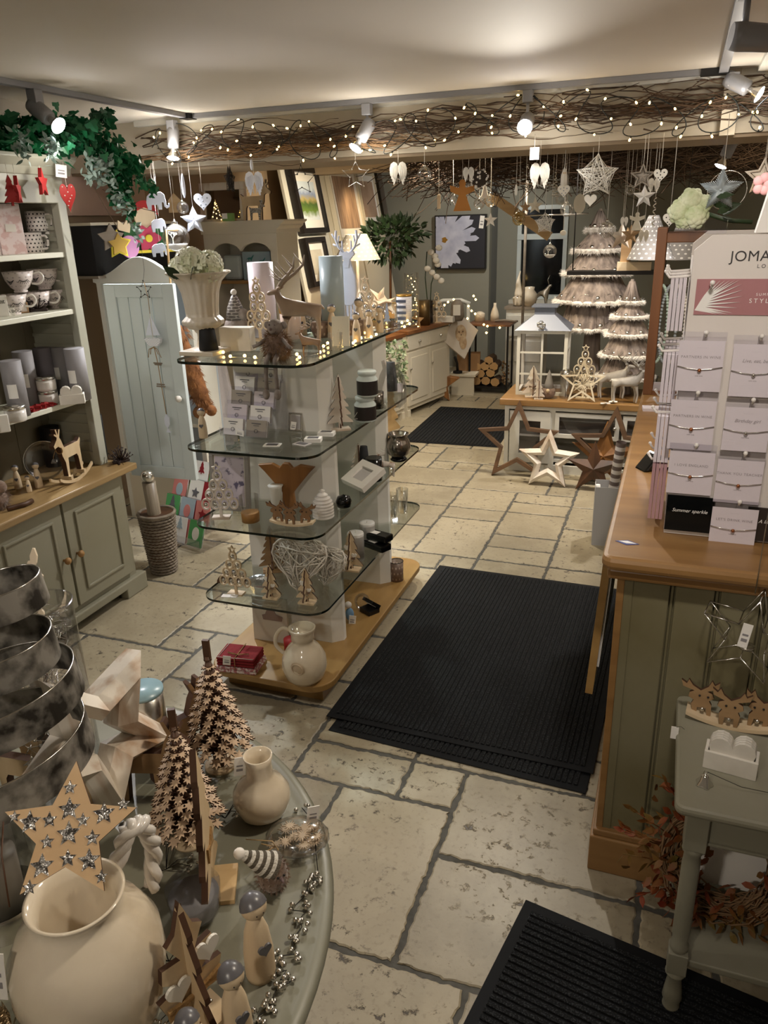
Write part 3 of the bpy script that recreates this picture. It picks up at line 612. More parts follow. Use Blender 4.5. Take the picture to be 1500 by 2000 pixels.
def ridgestar(m, r, q=.42, t=.03, c=(0, 0, 0)):
    A = star(r, q); vs = [(c[0]+x, c[1], c[2]+z) for x, z in A]+[(c[0], c[1]-t/2, c[2]), (c[0], c[1]+t/2, c[2])]
    return m.add(vs, [(i, (i+1) % 10, 10) for i in range(10)]+[((i+1) % 10, i, 11) for i in range(10)])
def wirestar(m, r, wr=.0016, wraps=26, q=.46, seed=1):
    g = random.Random(seed); P = star(r, q); V = [Vector((x, 0, z)) for x, z in P]
    for off in (-.006, .006): m.tube([v+Vector((0, off, 0)) for v in V], wr*1.5, 4, True)
    for _ in range(wraps):
        a, b = g.sample(range(10), 2); p = V[a].lerp(V[(a+1) % 10], g.random()); w = V[b].lerp(V[(b+1) % 10], g.random())
        mid = (p+w)/2
        if mid.length > r*.72: continue
        m.tube([p+Vector((0, -.007, 0)), w+Vector((0, g.uniform(-.008, .008), 0))], wr, 3)
    return m
def wood_tree(loc, h, rz, label, cat='tree ornament', m=PLY, em=None, hearts=True, w=None, base=True, group=None, t=.006, tiers=4, rust=False):
    T = thing('wooden_tree', label, cat, loc, rz, group); w = w or h*.62
    if base: M().box(-w*.36, w*.36, -w*.22, w*.22, 0, .008).build('base', m, T, bevel=.001)
    mats = [m, em or PLYE]
    a = M(); a.X = Matrix.Translation((0, 0, .006)); a.prism(fir(h, w, tiers), t, 0, 1); a.build('front_tree', mats, T)
    a = M(); a.X = Matrix.Translation((0, 0, .006)) @ Matrix.Rotation(pi/2, 4, 'Z'); a.prism(fir(h*.98, w*.9, tiers), t, 0, 1); a.build('cross_tree', mats, T)
    if hearts:
        for (x, z, s_) in ((-.12, .62, .16), (.16, .42, .14)):
            a = M(); a.X = Matrix.Translation((x*w, -t-.003, z*h)); a.prism(heart(h*s_), .004); a.build('heart', OFFW, T)
        a = M(); [a.ball((dx, -t-.006, h*.3+dz), h*.03, 8) for dx, dz in ((0, 0), (h*.05, -.02*h), (-h*.04, -.03*h))]; a.build('bells', SILVER, T)
        a = M(); a.X = Matrix.Translation((0, -t-.005, h*.34)); a.prism([(-.13*h, .04*h), (0, .005*h), (.13*h, .05*h), (.12*h, -.02*h), (0, -.005*h), (-.12*h, -.03*h)], .003); a.build('ribbon', FURB, T)
    return T
def bauble_tree(loc, h, rz, label, m=PLY, rows=(1, 2, 3, 4), group=None):
    T = thing('bauble_tree', label, 'tree ornament', loc, rz, group); n = len(rows); s = h*.66/(n+.15); a = M(); b = M(); tz = h*.17
    for i, k in enumerate(rows[::-1]):
        for j in range(k):
            x = (j-(k-1)/2)*s*.95; z = tz+s*.5+i*s; P = oval(s*.48, s*.62, 18, x, z); I = oval(s*.34, s*.46, 18, x, z)
            vs = [(u, -.004, v) for u, v in P]+[(u, -.004, v) for u, v in I]+[(u, .004, v) for u, v in I]+[(u, .004, v) for u, v in P]
            a.add(vs, [(q_*18+e, q_*18+(e+1) % 18, ((q_+1) % 4)*18+(e+1) % 18, ((q_+1) % 4)*18+e) for q_ in range(4) for e in range(18)])
            bb = M(); bb.ball((x, 0, z-.05*s), s*.24, 12); bb.tube([(x, 0, z+s*.15), (x, 0, z+s*.5)], .0006, 3); b = bb; b.build('silver_ball', SILVER, T)
    a.X = Matrix.Translation((0, 0, tz+n*s+s*.3)); starframe(a, s*.5, .5, .6, .008); a.X = None
    a.box(-s*.14, s*.14, -.004, .004, .004, tz+s*.1); a.build('frame', m, T)
    M().box(-s*.9, s*.9, -s*.5, s*.5, 0, .008).build('base', m, T)
    return T
def peg_doll(loc, h, rz, label, group=None, tilt=0, heartc=True, m=SKIN, hair=HAIR):
    T = thing('peg_doll', label, 'figurine', loc, 0, group, rot=(0, tilt, rz)); r = h*.145
    M().lathe([(r*.95, 0), (r, h*.05), (r*.98, h*.3), (r*.8, h*.55), (r*.5, h*.7), (r*.3, h*.76)], 20).build('body', m, T)
    M().ball((0, 0, h*.85), h*.125, 16).build('head', m, T)
    k = M(); P = []
    k.X = Matrix.Translation((0, 0, h*.85)) @ Matrix.Rotation(radians(-32), 4, 'X'); k.lathe([(h*.131, -h*.0), (h*.12, h*.05), (h*.09, h*.095), (h*.045, h*.125), (0, h*.133)], 20, caps=False); k.build('hair', hair, T)
    k = M(); [k.ball((dx, -h*.118, h*.84), h*.007, 6) for dx in (-h*.035, h*.035)]; k.build('eyes', BLACK, T)
    if heartc: k = M(); k.X = Matrix.Translation((0, -r*.93, h*.42)); k.prism(heart(h*.14), .004); k.build('heart', hair, T)
    return T
def candle_jar(loc, r, h, label, m=CERW, lab=PAPER, lid=PLAS, group=None, rz=0, cat='candle', lidm=None):
    T = thing('candle_jar', label, cat, loc, rz, group)
    M().lathe([(r*.94, 0), (r, .004), (r, h*.78)], 28).build('jar', m, T)
    M().lathe([(r*1.0, h*.79), (r*1.04, h*.8), (r*1.04, h*.95), (r*.96, h), (0, h)], 28, caps=False).build('lid', lidm or SILVER, T)
    k = M(); n = 8; a0 = -pi/2
    vs = [((r+.0008)*cos(a0+(i/n-.5)*1.1), (r+.0008)*sin(a0+(i/n-.5)*1.1), z) for z in (h*.15, h*.62) for i in range(n+1)]
    k.add(vs, [(i, i+1, n+2+i, n+1+i) for i in range(n)]); k.build('label', lab, T)
    return T
def canister(loc, r, h, label, m=GREYC, lab=PAPER, group=None, rz=0, cat='gift tube', name='gift_tube', top_=None, lab_z=(.35, .6)):
    T = thing(name, label, cat, loc, rz, group)
    k = M(); k.lathe([(r, 0), (r, h*.12), (r*1.02, h*.12), (r*1.02, h), (r*.98, h), (0, h*.998)], 28, sm=True, caps=True); k.build('tube', m, T)
    if top_: M().lathe([(r*1.03, h*.93), (r*1.03, h*1.0), (r*.9, h*1.004), (0, h*1.004)], 28).build('lid', top_, T)
    if lab:
        k = M(); n = 6; vs = [((r*1.02+.0008)*cos(-pi/2+(i/n-.5)*.9), (r*1.02+.0008)*sin(-pi/2+(i/n-.5)*.9), z) for z in (h*lab_z[0], h*lab_z[1]) for i in range(n+1)]
        k.add(vs, [(i, i+1, n+2+i, n+1+i) for i in range(n)]); k.build('label', lab, T)
    return T
def pot(name, label, cat, prof, m, loc, n=32, rz=0, group=None, wob=None, rot=None):
    o = M().lathe(prof, n, wob=wob, caps=False).build(name, m, loc=loc, rz=rz); 
    if rot: o.rotation_euler = rot
    return tag(o, label, cat, group)
def frame(loc, w, h, label, fm, rot=(0, 0, 0), fw=.02, mtw=.03, pic=None, matc=PAPER, cat='picture', name='framed_picture', t=.018, group=None):
    T = thing(name, label, cat, loc, 0, group, rot=rot)
    a = M(); a.box(-w/2, w/2, -t/2, t/2, 0, fw); a.box(-w/2, w/2, -t/2, t/2, h-fw, h); a.box(-w/2, -w/2+fw, -t/2, t/2, fw, h-fw); a.box(w/2-fw, w/2, -t/2, t/2, fw, h-fw); a.build('frame', fm, T, bevel=.0015)
    M().box(-w/2+fw, w/2-fw, -t*.1, t*.3, fw, h-fw).build('mount', matc, T)
    if pic: M().box(-w/2+fw+mtw, w/2-fw-mtw, -t*.18, -t*.1, fw+mtw, h-fw-mtw).build('picture', pic, T)
    return T
def flat(name, label, cat, poly, t, m, loc, rz=0, rot=None, edge=None, group=None, bevel=0):
    ms = [m, edge] if edge else m; o = M().prism(poly, t, 0, 1 if edge else None).build(name, ms, loc=loc, rz=rz, rot=rot, bevel=bevel)
    return tag(o, label, cat, group)
def reindeer(loc, h, rz, label, m=STONE, am=None, name='reindeer_figure', group=None, head_down=False, cat='reindeer', ahead=1.0, ant=1.0):
    """h = height to the antler tips; faces local +x"""
    T = thing(name, label, cat, loc, rz, group); s = h/1.32
    P = [(-.02, 0, .62), (-.30, 0, .63), (.24, 0, .64), (.36, 0, .80), (.40, 0, .95), (.52, 0, .93), (.60, 0, .90),
         (-.36, .07, .50), (-.38, .07, .28), (-.36, .07, .02), (-.32, -.07, .50), (-.33, -.07, .28), (-.30, -.07, .02),
         (.24, .06, .45), (.26, .06, .24), (.25, .06, .02), (.28, -.06, .45), (.33, -.06, .25), (.30, -.06, .02), (-.42, 0, .68), (-.47, 0, .62)]
    E = [(0, 1), (0, 2), (2, 3), (3, 4), (4, 5), (5, 6), (1, 7), (7, 8), (8, 9), (1, 10), (10, 11), (11, 12), (2, 13), (13, 14), (14, 15), (2, 16), (16, 17), (17, 18), (1, 19), (19, 20)]
    Rr = [.135, .14, .135, .085, .07, .055, .035, .06, .03, .026, .06, .03, .026, .05, .028, .026, .05, .028, .026, .035, .02]
    skin(E, [(x*s, y*s, z*s) for x, y, z in P], [r*s for r in Rr], 'body', m, T)
    k = M()
    for sd in (-1, 1):
        k.tube([(.38*s, sd*.05*s, .99*s), (.32*s, sd*.12*s, 1.02*s), (.3*s, sd*.15*s, 1.03*s)], [.03*s, .028*s, .006*s], 6)
    k.build('ears', m, T); k = M()
    for sd in (-1, 1):
        f = ahead
        main = [(.37, .03, 1.0), (.30, .10, 1.08), (.22*f, .18, 1.14), (.14*f, .24, 1.22), (.12*f, .26, 1.32)]
        sc = lambda p: (.37+(p[0]-.37)*ant, p[1]*(1+(ant-1)*.6), 1.0+(p[2]-1.0)*ant)
        main = [sc(p) for p in main]; tw = s*ant**.95
        k.tube([(x*s, sd*y*s, z*s) for x, y, z in main], [.02*tw, .02*tw, .018*tw, .014*tw, .005*tw], 6)
        for a, b in ((1, (.42, .14, 1.22)), (2, (.32, .22, 1.28)), (3, (.24, .28, 1.34)), (1, (.44, .06, 1.14))):
            b = sc(b)
            x, y, z = main[a]; k.tube([(x*s, sd*y*s, z*s), ((x+b[0])/2*s-.01*s, sd*(y+b[1])/2*s, (z+b[2])/2*s-.02*s), (b[0]*s, sd*b[1]*s, b[2]*s)], [.014*s, .012*s, .004*s], 5)
    k.build('antlers', am or m, T)
    return T
def leafmass(m, c, rad, n, size, seed=1, up=0, lobed=False, flat_=1):
    g = random.Random(seed)
    for _ in range(n):
        d = Vector((g.gauss(0, 1), g.gauss(0, 1), g.gauss(0, 1))).normalized(); p = Vector(c)+Vector((d.x*rad[0], d.y*rad[1], d.z*rad[2]))*g.uniform(.35, 1)**.6
        leaf(m, p, (d+Vector((0, 0, up))+Vector((g.uniform(-.4, .4),)*3)).normalized(), size*g.uniform(.7, 1.3), g, lobed)
def leaf(m, p, d, s, g, lobed=False):
    side = d.cross(Vector((g.uniform(-1, 1), g.uniform(-1, 1), g.uniform(-1, 1)))).normalized(); nn = side.cross(d)
    if lobed: prof = [(0, 0), (.5, -.05), (.55, .3), (.3, .4), (.3, .6), (0, 1), (-.3, .6), (-.3, .4), (-.55, .3), (-.5, -.05)]
    else: prof = [(0, 0), (.2, .25), (.22, .55), (0, 1), (-.22, .55), (-.2, .25)]
    vs = [p+side*(x*s)+d*(y*s)+nn*(abs(x)*s*.25) for x, y in prof]; m.add(vs, [tuple(range(len(vs)))])
def figure_toy(): pass
# ================================================================== GARLAND ON THE BEAM
g = random.Random(21); k = M()
def wav(x, s, a): return noise.noise(Vector((x*1.3, s*3.7, a)))
for i in range(125):
    x0 = g.uniform(-3.0, .55); ln = g.uniform(.5, 1.3); x1 = min(.75, x0+ln); z0 = g.gauss(2.165, .03); y0 = 3.95+g.uniform(-.05, .05); P = []; n = 16
    for j in range(n+1):
        u = j/n; x = x0+(x1-x0)*u; P.append((x, y0+.05*wav(x*2, i, 1.5), z0+.075*wav(x*2.2, i, .3)+.02*wav(x*7, i, 5)))
    k.tube(P, [g.uniform(.0016, .0042)*(1-.6*u/n) for u in range(n+1)], 4)
for i in range(14):
    x = g.uniform(-.9, .7); z = 2.22; P = [(x+j*.05, 3.94+.02*sin(j+i), min(2.268, z+.07*sin(j*.35+i)+.01*sin(3*j))) for j in range(12)]; k.tube(P, .002, 4)
tag(k.build('twig_garland', TWIG, fix=False), 'long garland of brown willow twigs tied along the pale beam', 'garland', kind='stuff')
k = M()
for i in range(50):
    x0 = g.uniform(-2.95, -1.9); P = [(x0+j*.06, 3.93+.02*sin(j*.6+i), 2.11+.05*wav(x0+j*.1, i, 7)+.012*sin(j+i)) for j in range(14)]; k.tube(P, .0018, 4)
tag(k.build('willow_bundle', TWIGL, fix=False), 'paler willow twigs bundled at the left end of the beam garland', 'garland', kind='stuff')
k = M()
for i in range(1000):
    c = Vector((g.uniform(-1.95, .6), g.uniform(5.6, 6.6), g.uniform(2.0, 2.24))); d = Vector((g.uniform(-1, 1), g.uniform(-.5, .5), g.uniform(-.25, .25))).normalized(); P = []
    for j in range(9): u = (j/8-.5)*.7; P.append(c+d*u+Vector((0, 0, .05*sin(u*6+i)))+Vector((.02*sin(9*u+i), .02*cos(7*u+i), 0)))
    k.tube([(p.x, p.y, min(2.31, p.z)) for p in P], .0028, 3)
tag(k.build('birch_twig_canopy', TWIG, fix=False), 'dense brown birch twig canopy under the ceiling of the back room', 'twig canopy', kind='stuff')
for (px, lab) in ((1195, 'loop of bare brown twig arching above the fairy lights'),):
    w = ony(px, 230, 3.9); P = [(w.x-.35+j*.05, 3.93, 2.2+.06*sin(pi*j/14)) for j in range(15)]
# fairy lights
T = thing('fairy_lights', 'warm white fairy lights on dark cable wound round the twig garland', 'fairy lights', (-1.2, 3.9, 2.15)); o = Vector((-1.2, 3.9, 2.15)); P = []
n = 620
for i in range(n):
    u = i/n; x = -2.75+3.3*u+.05*sin(i*.33); zc = 2.155+.03*sin(i*.021)
    P.append(Vector((x, 3.885-.02*sin(i*.27), zc+(.075+.035*noise.noise(Vector((i*.02, 0, 0))))*sin(i*.21+2*noise.noise(Vector((i*.011, 3, 0))))))-o)
M().tube(P, .0024, 5).build('cable', CABLE, T)
bl = []
for i in range(84):
    p = P[6+int(i*(n-14)/84)]; d = Vector((g.uniform(-.4, .4), -.35, g.uniform(-1, .5))).normalized(); b = M(); b.X = Matrix.Translation(p) @ Vector((0, 0, 1)).rotation_difference(d).to_matrix().to_4x4()
    if i == 0:
        b.X = None; b.mi = 0; b.lathe([(.003, 0), (.003, .012)], 6); b.mi = 1; b.lathe([(.003, .012), (.0046, .018), (.0038, .023), (0, .026)], 8); b0 = b.build('bulb', [CABLE, WARM], T); o2 = b0
    else: o2 = b0.copy(); COL.objects.link(o2); o2.parent = T
    o2.location = p; o2.rotation_euler = Vector((0, 0, 1)).rotation_difference(d).to_euler()

# ================================================================== HANGING ORNAMENTS
def H(px, py, y=3.93, zt=None):
    w = ony(px, py, y); zt = zt or (2.075 if y < 4.5 else 2.1); return w, zt-w.z
def hangthing(name, label, cat, px, py, hpx, y=3.93, off=0, group=None, string=True, zt=None):
    w, up = H(px, py, y, zt); s = span(w, hpx); T = thing(name, label, cat, w, face(w, off), group)
    if string:
        M().tube([(0, 0, s*.46), (.001, 0, (s*.46+up)/2), (0, 0, up)], .0011, 4).build('hanging_string', STR, T)
    return T, s
def o_star(kind, *a, m=GREYWD, **k):
    T, s = hangthing('star_ornament', *a, **k); r = s/1.85; b = M()
    if kind == 'wire': wirestar(b, r, s*.008, 120, seed=int(r*1e4)); b.build('wire_star', m, T, fix=False)
    elif kind == 'ray':
        for i in range(70):
            th = 2*pi*i/70; A = star(r, .5); f = (th/(2*pi)*10) % 10; i0 = int(f); u = f-i0; p = Vector((A[i0][0]*(1-u)+A[(i0+1) % 10][0]*u, 0, A[i0][1]*(1-u)+A[(i0+1) % 10][1]*u)); b.tube([(0, -.012, 0), p], s*.009, 4)
        b.ball((0, -.012, 0), s*.04, 8); b.build('wire_rays', m, T, fix=False)
    elif kind == 'solid': ridgestar(b, r, .42, s*.16).build('star', m, T)
    elif kind == 'frame': starframe(b, r, .45, .7, .008, .004).build('outer_star', m, T); ridgestar(M(), r*.62, .45, .012).build('inner_star', m, T)
    elif kind == 'open':
        b.tube([(x, 0, z) for x, z in star(r, .5)], s*.018, 5, True)
        for i in range(10): x, z = star(r, .5)[i]; b.ball((x, 0, z), s*.03, 6); b.tube([(x, 0, z), (x*1.12, -.004, z*1.1+.004)], s*.012, 4)
        b.build('twig_star', m, T)
    return T
def o_heart(*a, m=OFFW, dots=BLUEG, **k):
    T, s = hangthing('heart_ornament', *a, **k); b = M(); b.prism(heart(s), s*.12); b.build('heart', m, T, bevel=s*.03)
    if dots:
        b = M()
        for x, z in ((-.25, .12), (.25, .14), (0, -.02), (-.14, -.22), (.15, -.2), (0, .2), (0, -.36)): b.ball((x*s, -s*.06, z*s), s*.05, 8, (1, .2, 1))
        b.build('dots', dots, T)
    return T
def o_wings(*a, m=OFFW, **k):
    T, s = hangthing('angel_wings', *a, **k)
    for sd, P in zip((1, -1), wings(s)):
        b = M(); b.prism(P, s*.05); w_ = b.build('wing', m, T, bevel=s*.012)
        f = M()
        for i in range(5): x = sd*(.06+.055*i)*s; f.tube([(x, -s*.03, (.42-.03*i)*s), (x+sd*.02*s, -s*.032, (.05-.02*i)*s), (x-sd*.0*s, -s*.03, (-.35+.07*i)*s)], s*.012, 4)
        f.build('feathers', m, w_)
    return T
def o_bauble(*a, m=GLASS, snow=False, cap=SILVER, inner=None, **k):
    T, s = hangthing('glass_bauble', *a, **k); r = s*.46; M().ball((0, 0, 0), r, 28).build('globe', m, T)
    M().lathe([(r*.22, r*.93), (r*.22, r*1.12), (r*.1, r*1.16), (r*.06, r*1.3)], 12).build('cap', cap, T)
    if snow:
        b = M(); b.lathe([(r*.96*sin(t_), -r*.96*cos(t_)) for t_ in [i*.12 for i in range(1, 10)]]+[(0, -r*.45)], 24); b.build('snow_fill', CERW, T)
        b = M(); q = random.Random(4)
        def br(p, d, l, n):
            e = p+d*l; b.tube([p, e], r*.02*n*.5, 4)
            if n > 1:
                for _ in range(3): br(e, (d+Vector((q.uniform(-.9, .9), q.uniform(-.3, .3), q.uniform(-.2, .6)))).normalized(), l*.65, n-1)
        br(Vector((-r*.25, 0, -r*.5)), Vector((0, 0, 1)), r*.4, 4); b.build('little_tree', OFFW, T)
    if inner: b = M(); q = random.Random(3); [b.ball(Vector((q.gauss(0, 1), q.gauss(0, 1), q.gauss(0, 1))).normalized()*r*.93, r*.06, 5) for _ in range(50)]; b.build('glitter_dots', inner, T, fix=False)
    return T
def o_flat(name, lab, cat, px, py, hpx, poly, m, y=3.93, off=0, t=.008, edge=None, zc=.5, **k):
    T, s = hangthing(name, lab, cat, px, py, hpx, y, off, **k); b = M(); b.X = Matrix.Translation((0, 0, -zc*s)); b.prism([(x*s, z*s) for x, z in poly], t, 0, 1 if edge else None); b.build('cut_out', [m, edge] if edge else m, T, bevel=.001 if not edge else 0); return T
BW = mat('bluish white paint', '#d3d8e6', .5)
LF = [(0, 0), (.1, .15), (.14, .5), (.08, .85), (0, 1), (-.08, .85), (-.14, .5), (-.1, .15)]
# left part, beneath the garland
gr = 'white elephants strung one below the other'
for (px, py, lab) in ((308, 392, 'big white wooden elephant at the top of the left string of elephants'), (312, 440, 'white elephant in the middle of the left string of elephants'), (313, 488, 'lowest white elephant near the pediment of the white cupboard')):
    o_flat('elephant_ornament', lab, 'hanging ornament', px, py, 44 if py < 400 else 34, [(x, z) for x, z in ELE], BW, 3.75, .3*(py > 400), group=gr, zc=.37)
o_bauble('large clear bauble half filled with snow above the white urn', 'bauble', 344, 464, 56, 3.72, snow=True)
o_flat('wing_ornament', 'slim white feather wing seen edge on under the corner spotlight', 'hanging ornament', 358, 363, 44, LF, BW, off=1.1)
o_bauble('small clear bauble under the corner spotlight', 'bauble', 357, 406, 26)
o_flat('house_ornament', 'flat wooden house shape hanging left of the small clear bauble', 'hanging ornament', 341, 396, 36, [(-.35, 0), (.35, .0), (.35, .6), (0, 1), (-.35, .6)], PINE, y=4.4)
o_star('ray', 'pale blue ribbed metal star beside the dotted heart', 'star', 379, 431, 48, m=BW)
o_heart('bluish heart with grey spots in front of the pale mirror', 'heart', 396, 392, 34, m=BW)
o_star('wire', 'dark wire star turned nearly sideways left of the white wings', 'star', 449, 352, 46, off=1.2, m=IRON)
o_flat('feather_ornament', 'tiny white feather just above the left pair of wings', 'hanging ornament', 491, 322, 20, LF, BW, off=.8)
o_wings('bright white pair of wings in front of the plywood deer', 'angel wings', 497, 361, 44, m=BW)
o_star('open', 'dark twig star with silver beads over the black picture frame', 'star', 589, 352, 48, m=IRON)
o_star('open', 'silver jewelled star outline left of the back spotlight', 'star', 695, 342, 46, m=SILVER)
o_wings('white pair of wings in the middle left of the clear bauble', 'angel wings', 778, 341, 42)
o_bauble('clear bauble with silver ribbon right of the middle wings', 'bauble', 829, 340, 30, inner=None)
o_flat('tag_ornament', 'long thin cream wooden tag hanging on a brown cord', 'hanging ornament', 857, 394, 26, [(-.12, 0), (.12, 0), (.12, 1), (-.12, 1)], PLY, y=4.8)
o_flat('angel_ornament', 'orange tan felt angel above the flower painting', 'angel', 903, 381, 58, ANGEL, mat('rust felt', '#b57a3c', .9), y=4.6)
o_wings('small white wings right of the orange angel', 'angel wings', 915, 342, 27, y=4.4)
T, s = hangthing('bead_cluster', 'dark ball of twigs dotted with white pearls beside the orange angel', 'hanging ornament', 936, 349, 44, 4.6); b = M(); q = random.Random(2)
M().ball((0, 0, 0), s*.36, 12).build('core', mat('dark twig core', '#3a3028', .9), T); [b.ball(Vector((q.gauss(0, 1), q.gauss(0, 1), q.gauss(0, 1))).normalized()*s*.4, s*.05, 6) for _ in range(60)]; b.build('pearls', CERW, T, fix=False)
o_bauble('tiny clear bauble left of the orange angel', 'bauble', 885, 386, 18, y=5)
o_bauble('faint clear bauble on the right of the orange angel', 'bauble', 936, 397, 24, y=4.8)
o_bauble('clear bauble dotted with gold speckles above the painting corner', 'bauble', 958, 392, 26, y=4.8, inner=GOLD)
T, s = hangthing('bell_ornament', 'small white paper cone bell under the back spotlight', 'hanging ornament', 947, 372, 28, 4.8); M().lathe([(s*.3, -s*.5), (s*.25, -s*.35), (s*.06, s*.4), (0, s*.5)], 16).build('cone', OFFW, T)
o_star('solid', 'tiny cream star right of the flower painting', 'star', 958, 430, 26, y=4.8, m=OFFW)
o_flat('feather_ornament', 'white feather hanging left of the large feathered wings', 'hanging ornament', 1008, 371, 22, LF, OFFW, y=4.4)
o_bauble('gold speckled glass bauble in front of the far window', 'bauble', 1013, 427, 28, y=4.5, m=clear('gold glass', '#e8dcb0', .3), inner=GOLD)
o_star('wire', 'white star with woven ribs in front of the far window', 'star', 1064, 436, 38, y=4.3, m=OFFW)
o_wings('large carved white wings with long feathers beneath the bright spotlight', 'angel wings', 1054, 346, 48)
o_star('solid', 'small pale star with gold sheen left above the window bar', 'star', 1045, 402, 30, y=4.6, m=CREAM)
T, s = hangthing('tree_ornament', 'slim silver spiral tree hanging right of the carved wings', 'hanging ornament', 1085, 360, 52, 4.4); b = M(); b.tube([((.13*s*(1-i/60))*cos(i*.7), (.13*s*(1-i/60))*sin(i*.7), -s*.45+s*.9*i/60) for i in range(60)], s*.02, 4); b.build('spiral', SILVER, T)
T, s = hangthing('santa_ornament', 'little cream father christmas figure above the dotted heart', 'hanging ornament', 1102, 347, 40, 4.2); M().lathe([(s*.14, -s*.5), (s*.17, -s*.3), (s*.16, s*.1), (s*.1, s*.3), (0, s*.5)], 14).build('robe', OFFW, T); M().ball((0, -s*.05, s*.18), s*.1, 10).build('head', SKIN, T)
o_heart('cream heart with dark dots hanging below the little figure', 'heart', 1101, 372, 24, y=4.15, dots=BLUEG)
o_bauble('clear bauble behind the cream dotted heart', 'bauble', 1096, 389, 24, y=4.5)
o_star('wire', 'large off white string wrapped star in front of the twig canopy', 'star', 1166, 344, 76, m=OFFW)
o_heart('narrow plain cream heart under the large wrapped star', 'heart', 1153, 390, 24, dots=None, y=4.1)
o_star('frame', 'grey wooden double star right of the wrapped star', 'star', 1255, 345, 46, m=mat('greyed star wood', '#8f877c', .6))
o_star('solid', 'shiny white folded metal star under the grey double star', 'star', 1258, 384, 42, m=mat('pearly metal', '#e2e0dc', .25, .5))
o_heart('white heart with black dots right of the grey double star', 'heart', 1290, 341, 26, dots=BLACK)
o_wings('plain cream wings hanging under the grey double star', 'angel wings', 1277, 364, 28, y=4.1)
T, s = hangthing('icicle_ornament', 'twisted silver glass icicle left of the necklace frame', 'hanging ornament', 1278, 413, 54, 4.1); b = M(); b.tube([(s*.04*cos(i*.8), s*.04*sin(i*.8), -s*.5+s*i/40) for i in range(40)], s*.025, 5); b.build('twist', SILVER, T)
o_bauble('clear bauble with silver glitter in front of the tall bark tree', 'bauble', 1185, 449, 34, y=4.3, inner=SILVER)
o_bauble('clear glass bauble left of the grey double star', 'bauble', 1231, 371, 20, y=4.4, inner=SILVER)
o_bauble('snow filled glass bauble in front of the far window', 'bauble', 1074, 491, 28, y=4.6, snow=True)
o_wings('cream wings beside the bark tree above the little wooden house', 'angel wings', 1257, 463, 24, y=4.5, m=CREAM)
o_wings('tiny white wings above the cream star cut outs', 'angel wings', 1219, 434, 18, y=4.5)
o_flat('angel_ornament', 'cream wooden angel right of the silver glitter bauble', 'angel', 1244, 432, 34, ANGEL, CREAM, y=4.6)
o_star('solid', 'brown wooden star behind the cream wooden angel', 'star', 1232, 458, 36, y=4.7, m=TAN)
o_star('solid', 'pale wooden star left of the brown star by the tree', 'star', 1214, 462, 50, y=4.75, m=WASH)
o_heart('white heart with dark spots just left of the white roses', 'heart', 1308, 428, 26, y=4.0, dots=BLACK)
o_flat('owl_ornament', 'cream wooden owl hanging left of the tall bark tree', 'hanging ornament', 1132, 398, 36, oval(.32, .5, 16, 0, .5), CREAM, y=4.7)
o_bauble('clear bauble left of the cream owl', 'bauble', 1107, 410, 28, y=4.8, inner=SILVER)
o_star('solid', 'brown wooden tag star above the window bar', 'star', 1026, 405, 22, y=4.8, m=TAN)
o_flat('feather_ornament', 'white oval disc right of the far window', 'hanging ornament', 1100, 455, 10, oval(.6, .5, 14, 0, .5), CREAM, y=5)
o_star('ray', 'large blue grey rayed wire star within the silver hoop', 'star', 1408, 371, 76, m=mat('pale blue metal', '#a9b4ba', .4, .3), y=3.6, zt=2.1)
T, s = hangthing('metal_hoop', 'thin silver wire hoop hanging behind the rayed star', 'hoop', 1420, 372, 84, 3.66, string=False); M().ring((0, 0, 0), s*.42, .0018, 5, 40, 'y').build('hoop', SILVER, T)
o_star('frame', 'whitewashed star cut off by the right edge', 'star', 1490, 345, 66, m=WASH, y=3.4, zt=2.15)
T, s = hangthing('pink_flower_ornament', 'pink fabric bloom hanging at the right edge', 'hanging ornament', 1490, 360, 40, 3.2, zt=2.29); b = M(); [b.ball((s*.25*cos(i*1.3), -s*.1, s*.3*sin(i*1.3)), s*.24, 10, (1, .5, 1)) for i in range(5)]; b.build('petals', PINK, T)
T2, s = hangthing('ribbon_tag', 'small square price tag clipped above the carved wings', 'price tag', 1044, 300, 22, 3.86, string=False); M().tube([(0, 0, s*.5), (0, .02, s*1.6)], .001, 4).build('hanging_string', STR, T2); M().box(-s*.4, s*.4, -.001, .001, -s*.5, s*.5).build('card', PAPER, T2)
# red decorations on the dresser cornice
def RH(px, py, hpx): w = onx(px, py, -2.49); return w, span(w, hpx)
w, s = RH(20, 372, 56); T = thing('red_tree_ornament', 'red wooden fir tree with white dots hanging from the dresser', 'hanging ornament', w, radians(60)); b = M(); b.X = Matrix.Translation((0, 0, -s/2)); b.prism(fir(s, s*.5, 4), .012); b.build('tree', RED, T); hang_h = 2.0-w.z; M().tube([(0, 0, s*.4), (0, 0, hang_h)], .001, 4).build('hanging_string', STR, T)
for px, py, hp, lab, off in ((34, 372, 52, 'dark red star seen edge on beside the red fir tree', 1.4), (82, 357, 52, 'red wooden star turned sideways on the dresser cornice', 1.25)):
    w, s = RH(px, py, hp); T = thing('red_star_ornament', lab, 'hanging ornament', w, face(w)+off); b = M(); b.prism(star(s*.52, .45), .014); b.build('star', RED, T); M().tube([(0, 0, s*.4), (0, 0, 2.0-w.z)], .001, 4).build('hanging_string', STR, T)
w, s = RH(133, 382, 52); T = thing('red_heart_ornament', 'long red heart with white dots hanging at the dresser corner', 'hanging ornament', w, face(w)+.1); b = M(); b.prism([(x*.56, z*1.05) for x, z in heart(s)], .014); b.build('heart', mat('red painted', '#b5231f', .5), T, bevel=.004); M().tube([(0, 0, s*.3), (0, 0, 2.02-w.z)], .0015, 4).build('hanging_string', STR, T)
